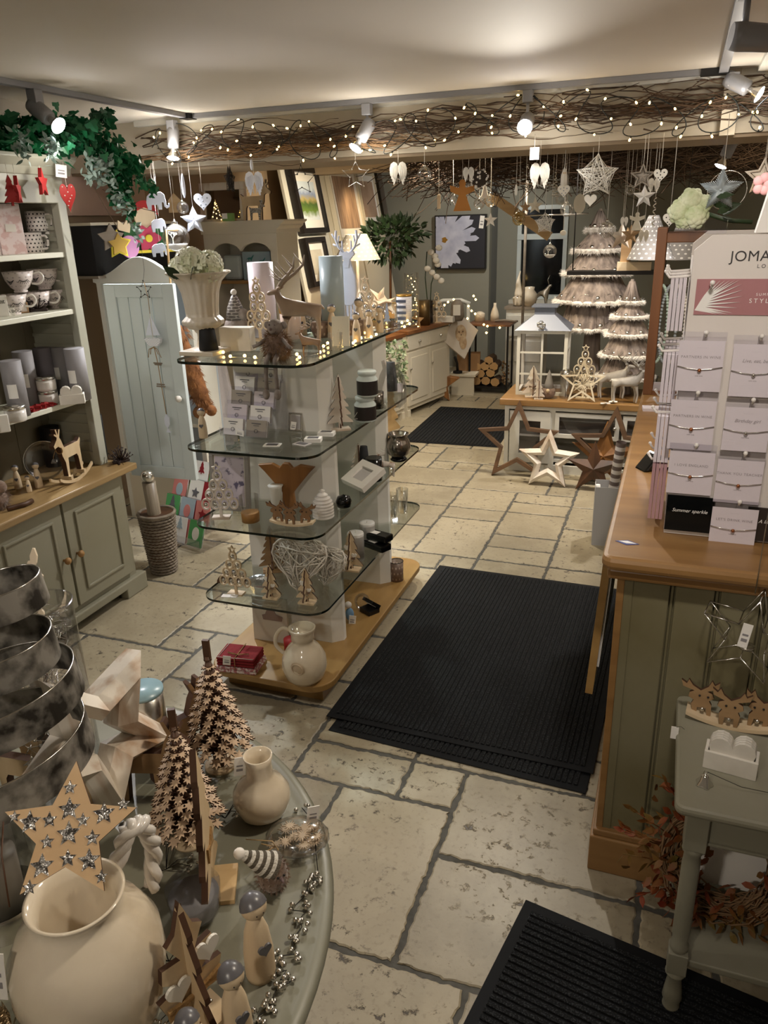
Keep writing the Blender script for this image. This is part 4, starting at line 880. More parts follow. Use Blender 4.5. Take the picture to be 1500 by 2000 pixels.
b = M(); [b.ball((x*s, -.008, z*s), s*.025, 6) for x, z in ((-.16, .3), (.16, .3), (0, .12), (-.12, 0), (.12, 0), (0, -.2), (-.05, -.35), (.06, -.1), (0, .32))]; b.build('dots', OFFW, T)
price(T, (-.01, -.01, .12), .2, .045, .05)
# ivy over the dresser
g = random.Random(8); k = M()
for i in range(900):
    u = g.random(); p = Vector((-2.66+.16*g.random(), 1.9+1.05*u, 2.05+g.random()**1.5*(.05+.1*u)))
    leaf(k, p, Vector((g.uniform(-.2, 1), g.uniform(-.6, .6), g.uniform(-.5, .8))).normalized(), g.uniform(.03, .055), g, True)
def strand(a, b_, sag, n, w=.03, sz=.04):
    a, b_ = Vector(a), Vector(b_)
    for i in range(n):
        u = g.random(); p = a.lerp(b_, u)+Vector((0, 0, sag*4*u*(1-u)))+Vector((g.gauss(0, w), g.gauss(0, w), g.gauss(0, w)))*(1-.4*u)
        leaf(k, p, Vector((g.uniform(-.3, .9), g.uniform(-.5, .5), g.uniform(-1, .2))).normalized(), g.uniform(.6, 1.2)*sz, g, True)
E1 = onx(262, 330, -2.45); E2 = onx(300, 375, -2.45); E3 = onx(258, 425, -2.45); E4 = onx(215, 225, -2.5); E5 = onx(235, 400, -2.45); A0 = Vector((-2.5, 2.85, 2.12))
strand(A0, E4, .0, 90, .025, .04); strand(A0, E1, .04, 330, .045, .045); strand(E1+Vector((-.03, -.15, .08)), E2, .02, 90, .02, .035); strand(E1+Vector((0, -.12, .05)), E3, .02, 110, .02, .035); strand(E1+Vector((0, -.2, .1)), E5, 0, 90, .02, .035)
tag(k.build('ivy_garland', LEAF, fix=False), 'lush green ivy garland trailing off the top of the dresser', 'ivy', kind='stuff')
k = M()
for (px, py, n) in ((205, 320, 40), (175, 330, 40), (240, 395, 30), (100, 290, 60), (265, 450, 26), (40, 285, 50), (225, 380, 30), (190, 345, 40)):
    c = onx(px, py, -2.42)
    for i in range(n):
        leaf(k, c+Vector((g.gauss(0, .012), g.gauss(0, .015), g.gauss(0, .03))), Vector((g.uniform(-.6, 1), g.uniform(-.8, .8), g.uniform(-.8, .8))).normalized(), .035, g)
tag(k.build('rosemary_sprigs', LEAFS, fix=False), 'frosted silvery green sprigs mixed in below the ivy', 'foliage', kind='stuff')
k = M(); a = onx(200, 370, -2.45); b_ = onx(308, 415, -2.4); k.tube([a, (a+b_)/2+Vector((0, 0, -.02)), b_], .0015, 4); a = onx(180, 360, -2.4); b_ = onx(232, 450, -2.4); k.tube([a, b_], .002, 4)
tag(k.build('hanging_wire', TWIG), 'thin brown stems stretching from the ivy to the elephants', 'stems')
# ================================================================== ON THE DRESSER  (shelf heights in world z)
def D(px, py, z):
    if z > 1.3: w = onx(px, py, -2.69); w.z = z; return w
    w = onz(px, py, z)
    if w.x < -2.79:
        lo, hi = .5, 6.0
        for _ in range(40):
            m = (lo+hi)/2
            if pix((-2.79, m, z))[0] < px: lo = m
            else: hi = m
        w = Vector((-2.79, min(lo, 2.83), z))
    return w
S1, S2, S3, S0 = 1.66, 1.415, 1.015, .672
POLK = bpy.data.materials.new('black spotted ceramic'); POLK.use_nodes = True; nt = POLK.node_tree; b_ = nt.nodes['Principled BSDF']; MATS['polk'] = POLK
def dotmat(name, base, dot, sc, r=.22, rough=.35):
    m = bpy.data.materials.new(name); m.use_nodes = True; nt = m.node_tree; L = nt.links.new; b = nt.nodes['Principled BSDF']; b.inputs['Roughness'].default_value = rough
    tc = nt.nodes.new('ShaderNodeTexCoord'); sp = nt.nodes.new('ShaderNodeSeparateXYZ'); L(tc.outputs['Object'], sp.inputs[0])
    def mt(op, a, bb=None):
        n = nt.nodes.new('ShaderNodeMath'); n.operation = op
        for i, s in enumerate((a, bb)):
            if s is None: continue
            if hasattr(s, 'node'): L(s, n.inputs[i])
            else: n.inputs[i].default_value = s
        return n.outputs[0]
    # wrap dots round the vertical axis
    ang = mt('MULTIPLY', mt('ARCTAN2', sp.outputs[1], sp.outputs[0]), sc[0]); z = mt('MULTIPLY', sp.outputs[2], sc[1]); row = mt('FLOOR', z)
    u = mt('SUBTRACT', mt('FRACT', mt('ADD', ang, mt('MULTIPLY', mt('MODULO', row, 2.0), .5))), .5); v = mt('SUBTRACT', mt('FRACT', z), .5)
    d = mt('SQRT', mt('ADD', mt('MULTIPLY', u, u), mt('MULTIPLY', v, v))); f = mt('LESS_THAN', d, r)
    x = nt.nodes.new('ShaderNodeMixRGB'); x.inputs[1].default_value = rgb(base); x.inputs[2].default_value = rgb(dot); L(f, x.inputs[0]); L(x.outputs[0], b.inputs['Base Color'])
    return m
POLK = dotmat('white with black dots', '#e5e0da', '#2c2a28', (16/2/pi, 62)); PPOLK = dotmat('blush dotted card', '#e8dcd8', '#d6b9b2', (10/2/pi, 30)); CUPM = dotmat('cup with grey dots', '#ddd2cd', '#b3a8a4', (14/2/pi, 55), .17); SHADE = dotmat('grey shade with white dots', '#a8a094', '#e2ddd2', (20/2/pi, 30), .2, .8)
POTD = dotmat('brown with pale dots', '#7a6457', '#b3a08f', (12/2/pi, 34), .2)
# top shelf of the hutch
T = thing('gift_box', 'tall blush pink gift box with pale dots at the left of the top shelf', 'gift box', D(22, 482, S1), radians(60)); M().box(-.05, .05, -.04, .04, 0, .2).build('box', mat('blush card', '#e3d3d0', .6, c2='#d4b5b0', sc=24, amt=(.5, .56)), T, bevel=.002); M().box(-.02, .02, -.0415, -.0405, .09, .12).build('label', OFFW, T)
T = thing('gift_box', 'second blush box edge at the very left of the top shelf', 'gift box', D(-25, 486, S1), radians(60)); M().box(-.04, .04, -.04, .04, 0, .16).build('box', PPOLK, T)
def mug(px, py, z, label, r=.042, h=.085, m=POLK):
    T = thing('spotted_mug', label, 'mug', D(px, py, z), radians(20)); M().lathe([(r*.92, 0), (r, .004), (r, h), (r*.93, h), (r*.9, .01), (0, .01)], 28, caps=False).build('mug_body', m, T)
    k = M(); k.curve([(r*.96, 0, h*.82), (r*1.45, 0, h*.8), (r*1.6, 0, h*.5), (r*1.4, 0, h*.22), (r*.96, 0, h*.18)], .005); k.build('handle', m, T); return T
mug(66, 483, S1, 'spotted mug at the bottom left of the stacked trio'); T = mug(99, 483, S1, 'spotted mug at the bottom right of the stacked trio', .045); mug(80, 483, S1+.0875, 'spotted mug on top of two others with a blank gift tag', .043); price(T, (.03, -.05, .12), .3, .03, .045)
T = thing('boxed_candle', 'cream boxed candle tied with a clear bow beside the spotted mugs', 'candle', D(126, 482, S1), radians(50)); M().lathe([(.036, 0), (.036, .1)], 20).build('candle', CREAM, T); M().lathe([(.04, 0), (.04, .11), (.02, .118), (.012, .13), (.03, .15)], 16).build('wrapping', CELLO, T, fix=False); price(T, (.01, -.045, .06), .1, .03, .04)
# cups with closed eyelashes
def cup(px, py, z, label, r=.062):
    T = thing('eyelash_cup', label, 'cup', D(px, py, z), radians(36)); h = r*1.35
    M().lathe([(r*.42, 0), (r*.45, .006), (r*.4, .01), (r*.62, h*.25), (r*.88, h*.6), (r, h), (r*.96, h), (r*.83, h*.6), (r*.5, h*.22), (0, h*.2)], 32, caps=False).build('cup_body', CUPM, T)
    k = M(); k.curve([(r*.95, 0, h*.85), (r*1.35, 0, h*.92), (r*1.55, 0, h*.65), (r*1.25, 0, h*.38), (r*.76, 0, h*.4)], .0045); k.build('handle', CERW, T)
    k = M()
    for s in (-1, 1):
        a0 = -pi/2+s*.48; pts = []
        for i in range(7):
            a = a0+(i/6-.5)*.55; zz = h*(.62-.08*(1-((i/6-.5)*2)**2)); rr = r*(.9+.012)+.001; pts.append((rr*cos(a), rr*sin(a), zz))
        k.tube(pts, .0014, 4)
        for i, p in enumerate(pts): k.tube([p, (p[0]*1.02+s*.003*(i-3), p[1]*1.03, p[2]-.011)], .001, 3)
    k.build('eyelashes', BLACK, T); return T
cup(30, 622, S2, 'eyelash cup mostly hidden at the lower left behind the antler holder'); cup(78, 617, S2, 'eyelash cup behind the dark antler stocking holder'); cup(110, 608, S2, 'eyelash cup at the right end of the lower row with its handle outward')
cup(50, 617, S2+.088, 'left upper eyelash cup resting across the row beneath', .064); cup(97, 610, S2+.088, 'right upper eyelash cup stacked with handle to the right', .066)
def antlerbush(w, s, rz, label, n=26):
    T = thing('stocking_holder', label, 'stocking holder', w, rz); k = M(); q = random.Random(n)
    M().box(-s*.55, s*.55, -s*.16, s*.16, 0, s*.16).build('base', CHOC, T, bevel=.003)
    M().tube([(-s*.3, -s*.16, s*.04), (-s*.3, -s*.4, 0), (-s*.3, -s*.5, s*.1)], s*.06, 6).build('hook', CHOC, T)
    for i in range(n*2):
        d = Vector((q.uniform(-1, 1), q.uniform(-.6, .6), q.uniform(.1, 1.2))).normalized(); e = d*s*q.uniform(.5, .85)+Vector((0, 0, s*.25)); k.tube([(0, 0, s*.16), e*.55+Vector((q.uniform(-1, 1)*s*.06, 0, 0)), e], s*.022, 4); k.ball(e, s*.05, 6)
    k.build('beaded_branches', CHOC, T, fix=False); return T
antlerbush(D(70, 622, S2)+Vector((.02, .0, 0)), .075, radians(35), 'dark brown beaded stocking holder standing before the eyelash cups')
def sign(px, py, z, w, h, lines, label, rz=radians(55)):
    T = thing('word_block', label, 'sign', D(px, py, z), rz); M().box(-w/2, w/2, -.012, .012, 0, h).build('block', OFFW, T, bevel=.002)
    for i, s in enumerate(lines): text(s, h*.3/max(1, len(lines)*.5), BLACK, T, (0, -.0128, h*(.68-.4*i)-h*.05))
    return T
sign(10, 630, S2, .09, .055, ['ALL YOU NEED IS', 'LOVE AND A DOG'], 'small white word block with black capitals on the cup shelf'); sign(2, 622, S2+.0005, .07, .085, ['Light'], 'taller grey block reading Light behind the word block')
T = frame(D(45, 624, S2)+Vector((0, 0, .0)), .06, .045, 'tiny wooden photo frame behind the word block', TAN, (radians(-10), 0, radians(50)), .006, .004, PAPER)
# grey gift tubes and candles on the third shelf
for i, (px, py, r, h, lab) in enumerate(((-22, 848, .04, .24, 'grey tube at the very left edge of the third shelf'), (40, 812, .042, .235, 'grey tube with white label standing foremost at the left'), (62, 790, .042, .24, 'grey tube second from the left on the third shelf'), (98, 775, .038, .23, 'dark grey unlabelled tube in the middle of the row'), (128, 770, .04, .225, 'grey tube with half hidden label behind the heart holder'), (160, 780, .043, .235, 'widest grey tube at the right end of the row'))):
    canister(D(px, py, S3), r, h, lab, rz=radians(30 if i < 4 else 5), m=GREYC if i != 3 else mat('darker grey tube', '#6f6a70', .6), lab=PAPER if i != 3 else None)
SCJ = 'grey and white striped tin candle'
candle_jar(D(33, 822, S3), .042, .065, 'white labelled glass candle at the far left of the third shelf', rz=radians(40)); candle_jar(D(97, 788, S3), .042, .062, 'lower of two stacked glass candles beside the heart holder', rz=radians(30)); candle_jar(D(97, 788, S3)+Vector((0, 0, .0625)), .042, .062, 'upper of two stacked glass candles beside the heart holder', rz=radians(30))
def heartholder(w, s, rz, label):
    T = thing('heart_coaster_box', label, 'coaster holder', w, rz); k = M(); t = s*.06
    k.box(-s/2, s/2, -s*.22, -s*.22+t, 0, s*.42); k.box(-s/2, s/2, s*.22-t, s*.22, 0, s*.42); k.box(-s/2, -s/2+t, -s*.22, s*.22, 0, s*.42); k.box(s/2-t, s/2, -s*.22, s*.22, 0, s*.42); k.box(-s/2, s/2, -s*.22, s*.22, 0, t); k.build('box', WH, T, bevel=.0015)
    for i in range(4):
        k = M(); k.X = Matrix.Translation((0, -s*.13+i*s*.085, s*.42)); k.prism([(x, z) for x, z in heart(s*.88)], s*.065); k.build('heart_coaster', WH, T, bevel=s*.015)
    return T
WH = mat('chalk white', '#e2ddd2', .6, c2='#cfc9bd', sc=12)
heartholder(D(143, 788, S3), .105, radians(38), 'white box of heart shaped coasters on the dresser shelf')
k = M(); q = random.Random(3); c = D(70, 803, S3)
for i in range(16):
    k.X = Matrix.Translation(c+Vector((-.02+.01*q.random(), -.11+i*.0145, .006+.004*(i % 3)))) @ Matrix.Rotation(q.uniform(-.3, .3), 4, 'Z') @ Matrix.Rotation(pi/2-.3, 4, 'X'); k.prism(star(.032, .5), .008)
tag(k.build('red_star_string', RED), 'bundle of dark red wooden stars strung together at the shelf edge', 'garland')
T = thing('white_plaque', 'blank looking white plaque at the left edge of the third shelf', 'plaque', D(5, 845, S3), radians(50)); M().box(-.03, .03, -.008, .008, 0, .07).build('board', OFFW, T, bevel=.004)
# worktop of the dresser
for (px, py, r, h, lab) in ((190, 893, .052, .215, 'tall black gift tube at the right end of the dresser top'), (155, 893, .045, .205, 'black gift tube behind the rocking deer'), (118, 903, .045, .195, 'black gift tube mostly hidden left behind the rocking deer')):
    canister(D(px, py, S0), r, h, lab, m=mat('black tube', '#17151a', .45), lab=None)
T = thing('glass_plate', 'round glass plate shaped lens leaning behind the peg family', 'plate', D(92, 935, S0)+Vector((0, 0, .004)), 0, rot=(0, 0, radians(55)))
k = M(); k.X = Matrix.Translation((0, 0, .085)) @ Matrix.Rotation(radians(76), 4, 'X'); k.lathe([(0, -.004), (.05, -.003), (.075, .006), (.088, .018), (.086, .02), (.074, .009), (.05, .0)], 40, caps=False); k.build('dish', CELLO, T); k = M(); k.X = Matrix.Translation((0, 0, .085)) @ Matrix.Rotation(radians(76), 4, 'X'); k.ring((0, 0, .018), .088, .002, 6, 40); k.build('rim', SILVER, T)
def rocker(w, h, rz, label, m=PLYV, n=1):
    T = thing('rocking_reindeer', label, 'reindeer', w, rz); s = h
    b = M(); b.X = Matrix.Translation((0, 0, h*.12)); b.prism([(x*s*.85, z*s*.85) for x, z in DEER], s*.09, 0, 1); b.build('deer_body', [m, PLYE], T, bevel=.001)
    for sd in (-1, 1):
        P = [(x*s*.5, s*(.0+.14*x*x)) for x in [-1+.1*i for i in range(21)]]; b = M(); b.prism(P+[(x, z+s*.05) for x, z in P[::-1]], s*.03, sd*s*.09); b.build('rocker', m, T)
    [M().box(x-s*.03, x+s*.03, -s*.1, s*.1, s*.06, s*.13).build('cross_bar', m, T) for x in (-.24*s, .16*s)]
    b = M(); b.lathe([(s*.05, 0), (s*.035, s*.03), (s*.02, s*.06), (0, s*.07)], 12, (.3*s, -.09*s, .4*s)); b.build('bell', GALV, T); b = M(); b.tube([(.24*s, -.06*s, .62*s), (.29*s, -.09*s, .5*s), (.3*s, -.09*s, .46*s)], .0015, 5); b.ring((.24*s, 0, .6*s), .06*s, .003, 5, 14, 'x'); b.build('twine', ROPE, T)
    return T
rocker(D(143, 938, S0), .27, radians(-80), 'tall wooden rocking reindeer with twine and bell on the dresser')
peg_doll(D(37, 955, S0), .115, radians(35), 'larger grey haired peg doll at the left of the dresser family'); peg_doll(D(77, 952, S0), .12, radians(40), 'tall peg doll with brown heart at the right of the dresser family'); peg_doll(D(58, 961, S0), .078, radians(35), 'smallest peg doll standing between its parents on the dresser')
antlerbush(D(237, 903, S0), .075, radians(60), 'dark brown beaded stocking holder at the dresser corner')
T = thing('fur_robed_figure', 'fawn fur robed toy sitting at the left edge of the worktop', 'soft toy', D(-2, 995, S0), radians(50)); k = M(); k.ball((0, 0, .045), .045, 14, (1, 1, 1)); k.ball((.02, -.02, .1), .028, 12); k.build('body', FURB, T); pts = [(Vector((cos(a)*.043*sin(b), sin(a)*.043*sin(b), .045+.045*cos(b))), (cos(a)*sin(b), sin(a)*sin(b), cos(b))) for a in [i*.5 for i in range(13)] for b in [j*.35 for j in range(1, 8)]]; M().fur(pts, .02, 900, .0008).build('fur', FURB, T, fix=False); M().tube([(.03, -.05, .012), (.1, -.03, .012), (.13, -.0, .012)], .011, 8).build('log_base', BROWN, T)
T = thing('word_plaque', 'tall white plaque with black script at the left edge of the dresser', 'sign', D(-18, 955, S0), radians(50)); M().box(-.035, .035, -.008, .008, 0, .18).build('board', OFFW, T); text('family', .02, BLACK, T, (0, -.009, .1))
# sail boat mobile on the open door and twiggy star on the pediment
w = ony(299, 660, 3.295); s = span(w, 42); T = thing('sailboat_mobile', 'white wooden sailing boat mobile hanging on the open white door', 'mobile', w, radians(4))
k = M(); k.prism([(-s*.46, 0), (s*.46, 0), (s*.38, -s*.22), (s*.22, -s*.38), (-s*.2, -s*.38), (-s*.36, -s*.22)], .02); k.build('hull', dotmat('white hull with grey dots', '#dcdde2', '#8b90a6', (30/2/pi, 180), .2), T, bevel=.003)
for sg, P in (('left', [(-s*.36, s*.12), (-.003, s*.12), (-.003, s*.95)]), ('right', [(.003, s*.12), (s*.38, s*.12), (.003, s*1.0)])): k = M(); k.prism(P, .004); k.build('sail', BW, T)
M().tube([(0, 0, 0), (0, 0, s*1.1)], .002, 6).build('mast', OFFW, T)
k = M(); k.tube([(0, 0, s*1.1), (.002, 0, s*1.8), (-.01, 0, s*2.5)], .0015, 5); k.tube([(0, -.003, -s*.38), (.01, -.003, -s*1.2), (.015, -.003, -s*2.4), (.02, -.003, -s*3.6)], .002, 5); k.build('string', ROPE, T)
k = M()
for a, b in ((-1, -.9), (1, -.9), (-.6, -.75), (.6, -.75)): k.tube([(0, -.006, -s*.42), (a*s*.22, -.012, -s*.5), (a*s*.34, -.008, b*s)], .002, 4)
k.build('bow', ROPE, T)
for z, ww in ((1.15, .22), (1.22, .17), (2.15, .2), (2.25, .22)): M().tube([(.012-ww*s, -.006, -z*s), (.012+ww*s, -.006, -z*s-.002)], .004, 6).build('driftwood_stick', GREYWD, T)
k = M(); k.X = Matrix.Translation((.02, -.004, -s*3.6)); k.prism([(0, 0), (.14*s, -.2*s), (.12*s, -.5*s), (0, -.7*s), (.12*s, -.9*s), (-.1*s, -.9*s), (0, -.7*s), (-.12*s, -.5*s), (-.12*s, -.2*s)], .008); k.build('fish', BW, T)
w = ony(282, 566, 3.6); w.y = 3.29; w = ony(282, 566, 3.3); s = span(w, 34); T = thing('twig_star', 'small dark beaded twig star hanging above the open white door', 'star', w, 0); k = M(); k.tube([(x, 0, z) for x, z in star(s*.5, .5)], .002, 4, True); [k.ball((x, -.002, z), .004, 6) for x, z in star(s*.5, .5)]; k.build('star', IRON, T); M().tube([(0, 0, s*.5), (.0, .02, s*1.1), (.0, .02, s*2.6)], .001, 4).build('hanging_string', IRON, T)
# painted figures on the wall box
def WB(px, py): return onx(px, py, -2.99)
def wf(name, lab, cat, px, py, hp, parts, rz=radians(60)):
    w = WB(px, py); s = span(w, hp); T = thing(name, lab, cat, w, rz)
    for nm, poly, y, m in parts: k = M(); k.prism([(x*s, z*s) for x, z in poly], .012, y); k.build(nm, m, T)
    return T
wf('painted_girl_sign', 'painted wooden girl with red hair green dress and pink flower', 'painted figure', 290, 488, 88, [('dress', [(-.5, 0), (.5, 0), (.42, .42), (.1, .6), (-.2, .6), (-.5, .42)], .01, GREEN), ('face', oval(.24, .27, 20, 0, .7), -.004, SKIN), ('hair', [(.3*cos(a), .72+.3*sin(a)) for a in [pi*i/12 for i in range(13)]]+[(-.2, .8), (0, .88), (.2, .8)], -.012, RED), ('flower', [(.26*cos(a)*(1+.2*cos(6*a)), .24+.26*sin(a)*(1+.2*cos(6*a))) for a in [2*pi*i/36 for i in range(36)]], -.015, mat('magenta', '#b83a5a', .6)), ('base_strip', [(-.5, -.06), (.6, -.06), (.6, .0), (-.5, .0)], -.02, YELL), ('flower_eye', oval(.08, .08, 12, 0, .24), -.026, YELL)])
wf('gold_star_sign', 'gold star plaque with a pale yellow border', 'star', 231, 478, 48, [('border', star(.58, .55), .0, YELL), ('star', star(.46, .55), -.01, mat('gold plaque', '#9a7a2c', .5))])
wf('grey_star_sign', 'plain grey star standing behind the gold star', 'star', 220, 465, 50, [('star', star(.55, .55), .02, GREYWD)])
wf('painted_bird', 'wooden dove shaped cut out with a curl beside the red haired girl', 'painted figure', 242, 448, 34, [('bird', [(-.4, 0), (.3, -.2), (.4, .2), (.2, .5), (0, .25), (-.3, .5)], 0, SKIN)])
wf('pink_flower_sign', 'lilac pink petal shape right of the gold star', 'painted figure', 253, 482, 38, [('petal', oval(.5, .55), 0, mat('lilac', '#c48ab8', .6))])

# ================================================================== ON THE GLASS STAND
Z1, Z2, Z3, Z4 = SZ; Z5 = SB
# -- top shelf
w = onz(404, 690, Z1); hU = top(w, 530); U = thing('stone_urn', 'large cream fluted urn planter on the left corner of the top glass shelf', 'urn', w)
def flute(a, u): return 1+.025*cos(a*18) if .5 < u < .88 else 1
k = M(); p = [(.0, 0), (.062, 0), (.062, .05), (.05, .06), (.036, .1), (.028, .2), (.028, .25), (.034, .28), (.036, .3), (.058, .33), (.076, .37), (.078, .41), (.066, .45), (.060, .47), (.062, .6), (.068, .75), (.082, .88), (.105, .96), (.118, .985), (.118, 1.0), (.105, .995), (.06, .8), (0, .78)]
def rsm(p, n=4):
    o = []
    for i in range(len(p)-1):
        for j in range(n): u = j/n; o.append((p[i][0]*(1-u)+p[i+1][0]*u, p[i][1]*(1-u)+p[i+1][1]*u))
    return o+[p[-1]]
sc_ = span(w, 120)/.236
k.lathe([(r*sc_, z*hU) for r, z in rsm(p, 3)], 72, wob=lambda a, u: 1+.03*cos(a*18) if .44 < u < .84 else (1+.05*cos(a*24) if .3 < u < .42 else 1), caps=False); k.build('urn_body', STONE, U)
M().box(-.07, .07, -.07, .07, 0, .016).build('plinth', STONE, U, bevel=.003)
HY = thing('hydrangea', 'creamy white hydrangea heads with two dark leaves filling the urn', 'flowers', w+Vector((0, 0, hU*.93)))
for (dx, dy, dz, r) in ((-.05, -.02, .025, .045), (.0, -.04, .05, .05), (.05, -.02, .03, .048), (.03, .03, .04, .045), (-.03, .03, .04, .045)):
    k = M(); q = random.Random(int(1e4*dx+99))
    for _ in range(110):
        d = Vector((q.gauss(0, 1), q.gauss(0, 1), q.gauss(0, 1)+.2)).normalized(); pc = Vector((dx, dy, dz))+d*r
        o1 = d.orthogonal().normalized(); o2 = d.cross(o1)
        for a in range(4): e1 = (o1*cos(a*pi/2)+o2*sin(a*pi/2)); e2 = (o1*cos(a*pi/2+.8)+o2*sin(a*pi/2+.8)); e3 = (o1*cos(a*pi/2-.8)+o2*sin(a*pi/2-.8)); k.add([pc, pc+e2*.009+d*.002, pc+e1*.014+d*.004, pc+e3*.009+d*.002], [(0, 1, 2, 3)])
    k.build('flower_head', PETAL, HY, fix=False)
k = M(); q = random.Random(1)
for (x, a) in ((-.01, -.4), (.03, .5)): leaf(k, Vector((x, -.09, .0)), Vector((a, -.5, .5)).normalized(), .075, q)
k.build('leaf', LEAFD, HY); k = M(); k.tube([(-.03, -.085, 0), (-.045, -.1, .02)], .003, 5); k.build('stem', LEAFD, HY)
pot('black_cone', 'matt black tapered cone standing before the urn on the top shelf', 'ornament', [(0, 0), (.036, 0), (.024, .12), (0, .12)], BLACKM, onz(409, 692, Z1))
T = thing('white_block', 'white painted block with a heart standing behind the black cone', 'ornament', onz(470, 685, Z1), .1); M().box(-.07, .05, -.02, .03, 0, .085).build('block', WH, T, bevel=.003)
bauble_tree(onz(502, 668, Z1)+Vector((0, .03, 0)), top(onz(502, 668, Z1), 528), .1, 'tall plywood bauble tree on the top shelf beside the big stag', rows=(1, 2, 2, 3, 3))
T = thing('gonk', 'fluffy grey gonk in a striped hat behind the bauble tree', 'soft toy', col(465, 2.72, Z1)); k = M(); k.ball((0, 0, .05), .05, 16); k.ball((.03, 0, .1), .025, 12); k.build('body', FURG, T); k = M(); k.lathe([(.04, .08), (.03, .13), (.012, .17), (0, .18)], 16); k.build('hat', dotmat('striped hat', '#d9d4cd', '#6d6763', (1, 90), .5), T); M().ball((.0, 0, .185), .012, 10).build('bobble', FUR, T)
canister(col(519, 2.85, Z1), .05, top(col(519, 2.85, Z1), 512), 'pale pink candle pillar with embossed stars behind the bauble tree', m=mat('pearly pink', '#d9cdd2', .4), lab=None, cat='candle', name='pillar_candle')
# big stag
wS = onz(600, 690, Z1); wS.x += 0; hS = top(wS, 512)*.88; reindeer(onz(575, 676, Z1)+Vector((0, .06, 0)), hS*1.0, radians(180+12), 'large carved grey brown stag with tall antlers facing left on the top shelf', m=mat('carved deer', '#a38d77', .45, c2='#7d6856', sc=7, amt=(.4, .7), bump=.2), am=mat('antler', '#8f7f6e', .5), ahead=1.0, ant=1.75)
reindeer(onz(597, 700, Z1)+Vector((.015, .01, 0)), top(onz(597, 700, Z1), 632), radians(185), 'small wooden deer with round ears standing beneath the large stag', m=mat('smooth deer wood', '#a8896a', .45), ahead=.2)
# mouse toy sitting on the shelf edge
wm = onz(537, 703, Z1); T = thing('mouse_soft_toy', 'grey mouse soft toy in a fluffy brown coat sitting on the top shelf edge', 'soft toy', wm+Vector((0, .02, 0)), .05)
k = M(); k.ball((0, 0, .105), .028, 16); k.ball((0, -.025, .1), .014, 10); k.build('head', FURG, T)
for sx in (-1, 1): k = M(); k.ball((sx*.03, .004, .112), .013, 10, (1, .5, 1)); k.build('ear', FURG, T)
k = M(); k.ball((0, -.038, .104), .005, 8); k.ball((-.01, -.026, .117), .003, 6); k.ball((.01, -.026, .117), .003, 6); k.build('nose_and_eyes', mat('pinkish nose', '#6b5651', .5), T)
k = M(); k.ball((0, .0, .045), .042, 16, (1, .9, 1.05)); k.build('coat', FURB, T); pts = [(Vector((cos(a)*.042*sin(b), sin(a)*.038*sin(b), .045+.044*cos(b))), (cos(a)*sin(b), sin(a)*sin(b), cos(b))) for a in [i*.4 for i in range(16)] for b in [j*.3 for j in range(1, 10)]]; M().fur(pts, .024, 1600, .0009, .5).build('coat_fur', mat('fluffy brown', '#6e5139', .95, c2='#8f7254', sc=60), T, fix=False)
for sx in (-1, 1):
    k = M(); k.tube([(sx*.015, -.025, .02), (sx*.016, -.055, .005), (sx*.018, -.062, -.04), (sx*.02, -.062, -.095)], [.009, .009, .007, .007], 8); k.ball((sx*.021, -.066, -.108), .012, 10, (1, 1.2, 1.6)); k.build('leg', FURG, T)
    k = M(); k.tube([(sx*.03, -.015, .07), (sx*.055, -.03, .05), (sx*.07, -.04, .045)], .006, 7); k.build('arm', FURG, T)
pot('glitter_bowl', 'silver glitter ball bowl shining behind the stag antlers', 'bowl', [(0, 0), (.05, .004), (.085, .03), (.092, .06), (.08, .095), (.06, .1), (0, .1)], GLIT, col(612, 3.0, Z1))
T = thing('gold_rim_candle', 'glass candle with broad gold rim behind the stag back', 'candle', col(570, 2.8, Z1)); M().lathe([(.04, 0), (.042, .12), (0, .12)], 24).build('jar', mat('pink glass', '#d6c3b8', .2), T); M().lathe([(.044, .1), (.044, .12)], 24, caps=False).build('gold_band', GOLD, T)
wB = col(653, 2.95, Z1); canister(wB, .047, top(wB, 500), 'tall pale blue cylinder with silver script on the top shelf', m=mat('pale blue foil', '#a3b3b8', .35), lab=None, name='blue_gift_tube'); 
# white cut-out stag
ww = col(684, 3.05, Z1); hW = top(ww, 450)
T = thing('white_stag_silhouette', 'flat white stag silhouette with branching antlers on the top shelf', 'reindeer', ww, 0); sW = hW
k = M(); k.prism([(x*sW, z*sW) for x, z in [(-.085, .3), (-.09, .42), (-.08, .56), (-.05, .66), (-.035, .72), (.035, .72), (.05, .66), (.085, .56), (.09, .42), (.08, .3), (.03, .26), (-.03, .26)]], .012); k.build('body', BW, T, bevel=.002)
k = M(); k.prism([(x*sW, z*sW) for x, z in [(-.018, .64), (-.035, .72), (-.085, .77), (-.07, .8), (-.03, .785), (0, .8), (.03, .785), (.07, .8), (.085, .77), (.035, .72), (.018, .64)]], .015); k.build('head', BW, T)
for i in range(4): x = (-.06+i*.04)*sW; k = M(); k.box(x-.0035, x+.0035, -.005, .005, 0, .32*sW); k.build('leg', BW, T)
k = M()
for sd in (-1, 1):
    A = [(.03, .78), (.09, .84), (.12, .92), (.11, 1.0)]; k.tube([(sd*x*sW, 0, z*sW) for x, z in A], .005, 6)
    for a, b in (((.05, .8), (.05, .9)), ((.09, .84), (.15, .87)), ((.115, .9), (.16, .97)), ((.1, .86), (.08, .95))): k.tube([(sd*a[0]*sW, 0, a[1]*sW), (sd*b[0]*sW, 0, b[1]*sW)], .0035, 5)
k.build('antlers', BW, T); M().box(-.1*sW, .1*sW, -.025, .025, 0, .006).build('base', BW, T)
peg = 'grey haired peg dolls standing on the top glass shelf'
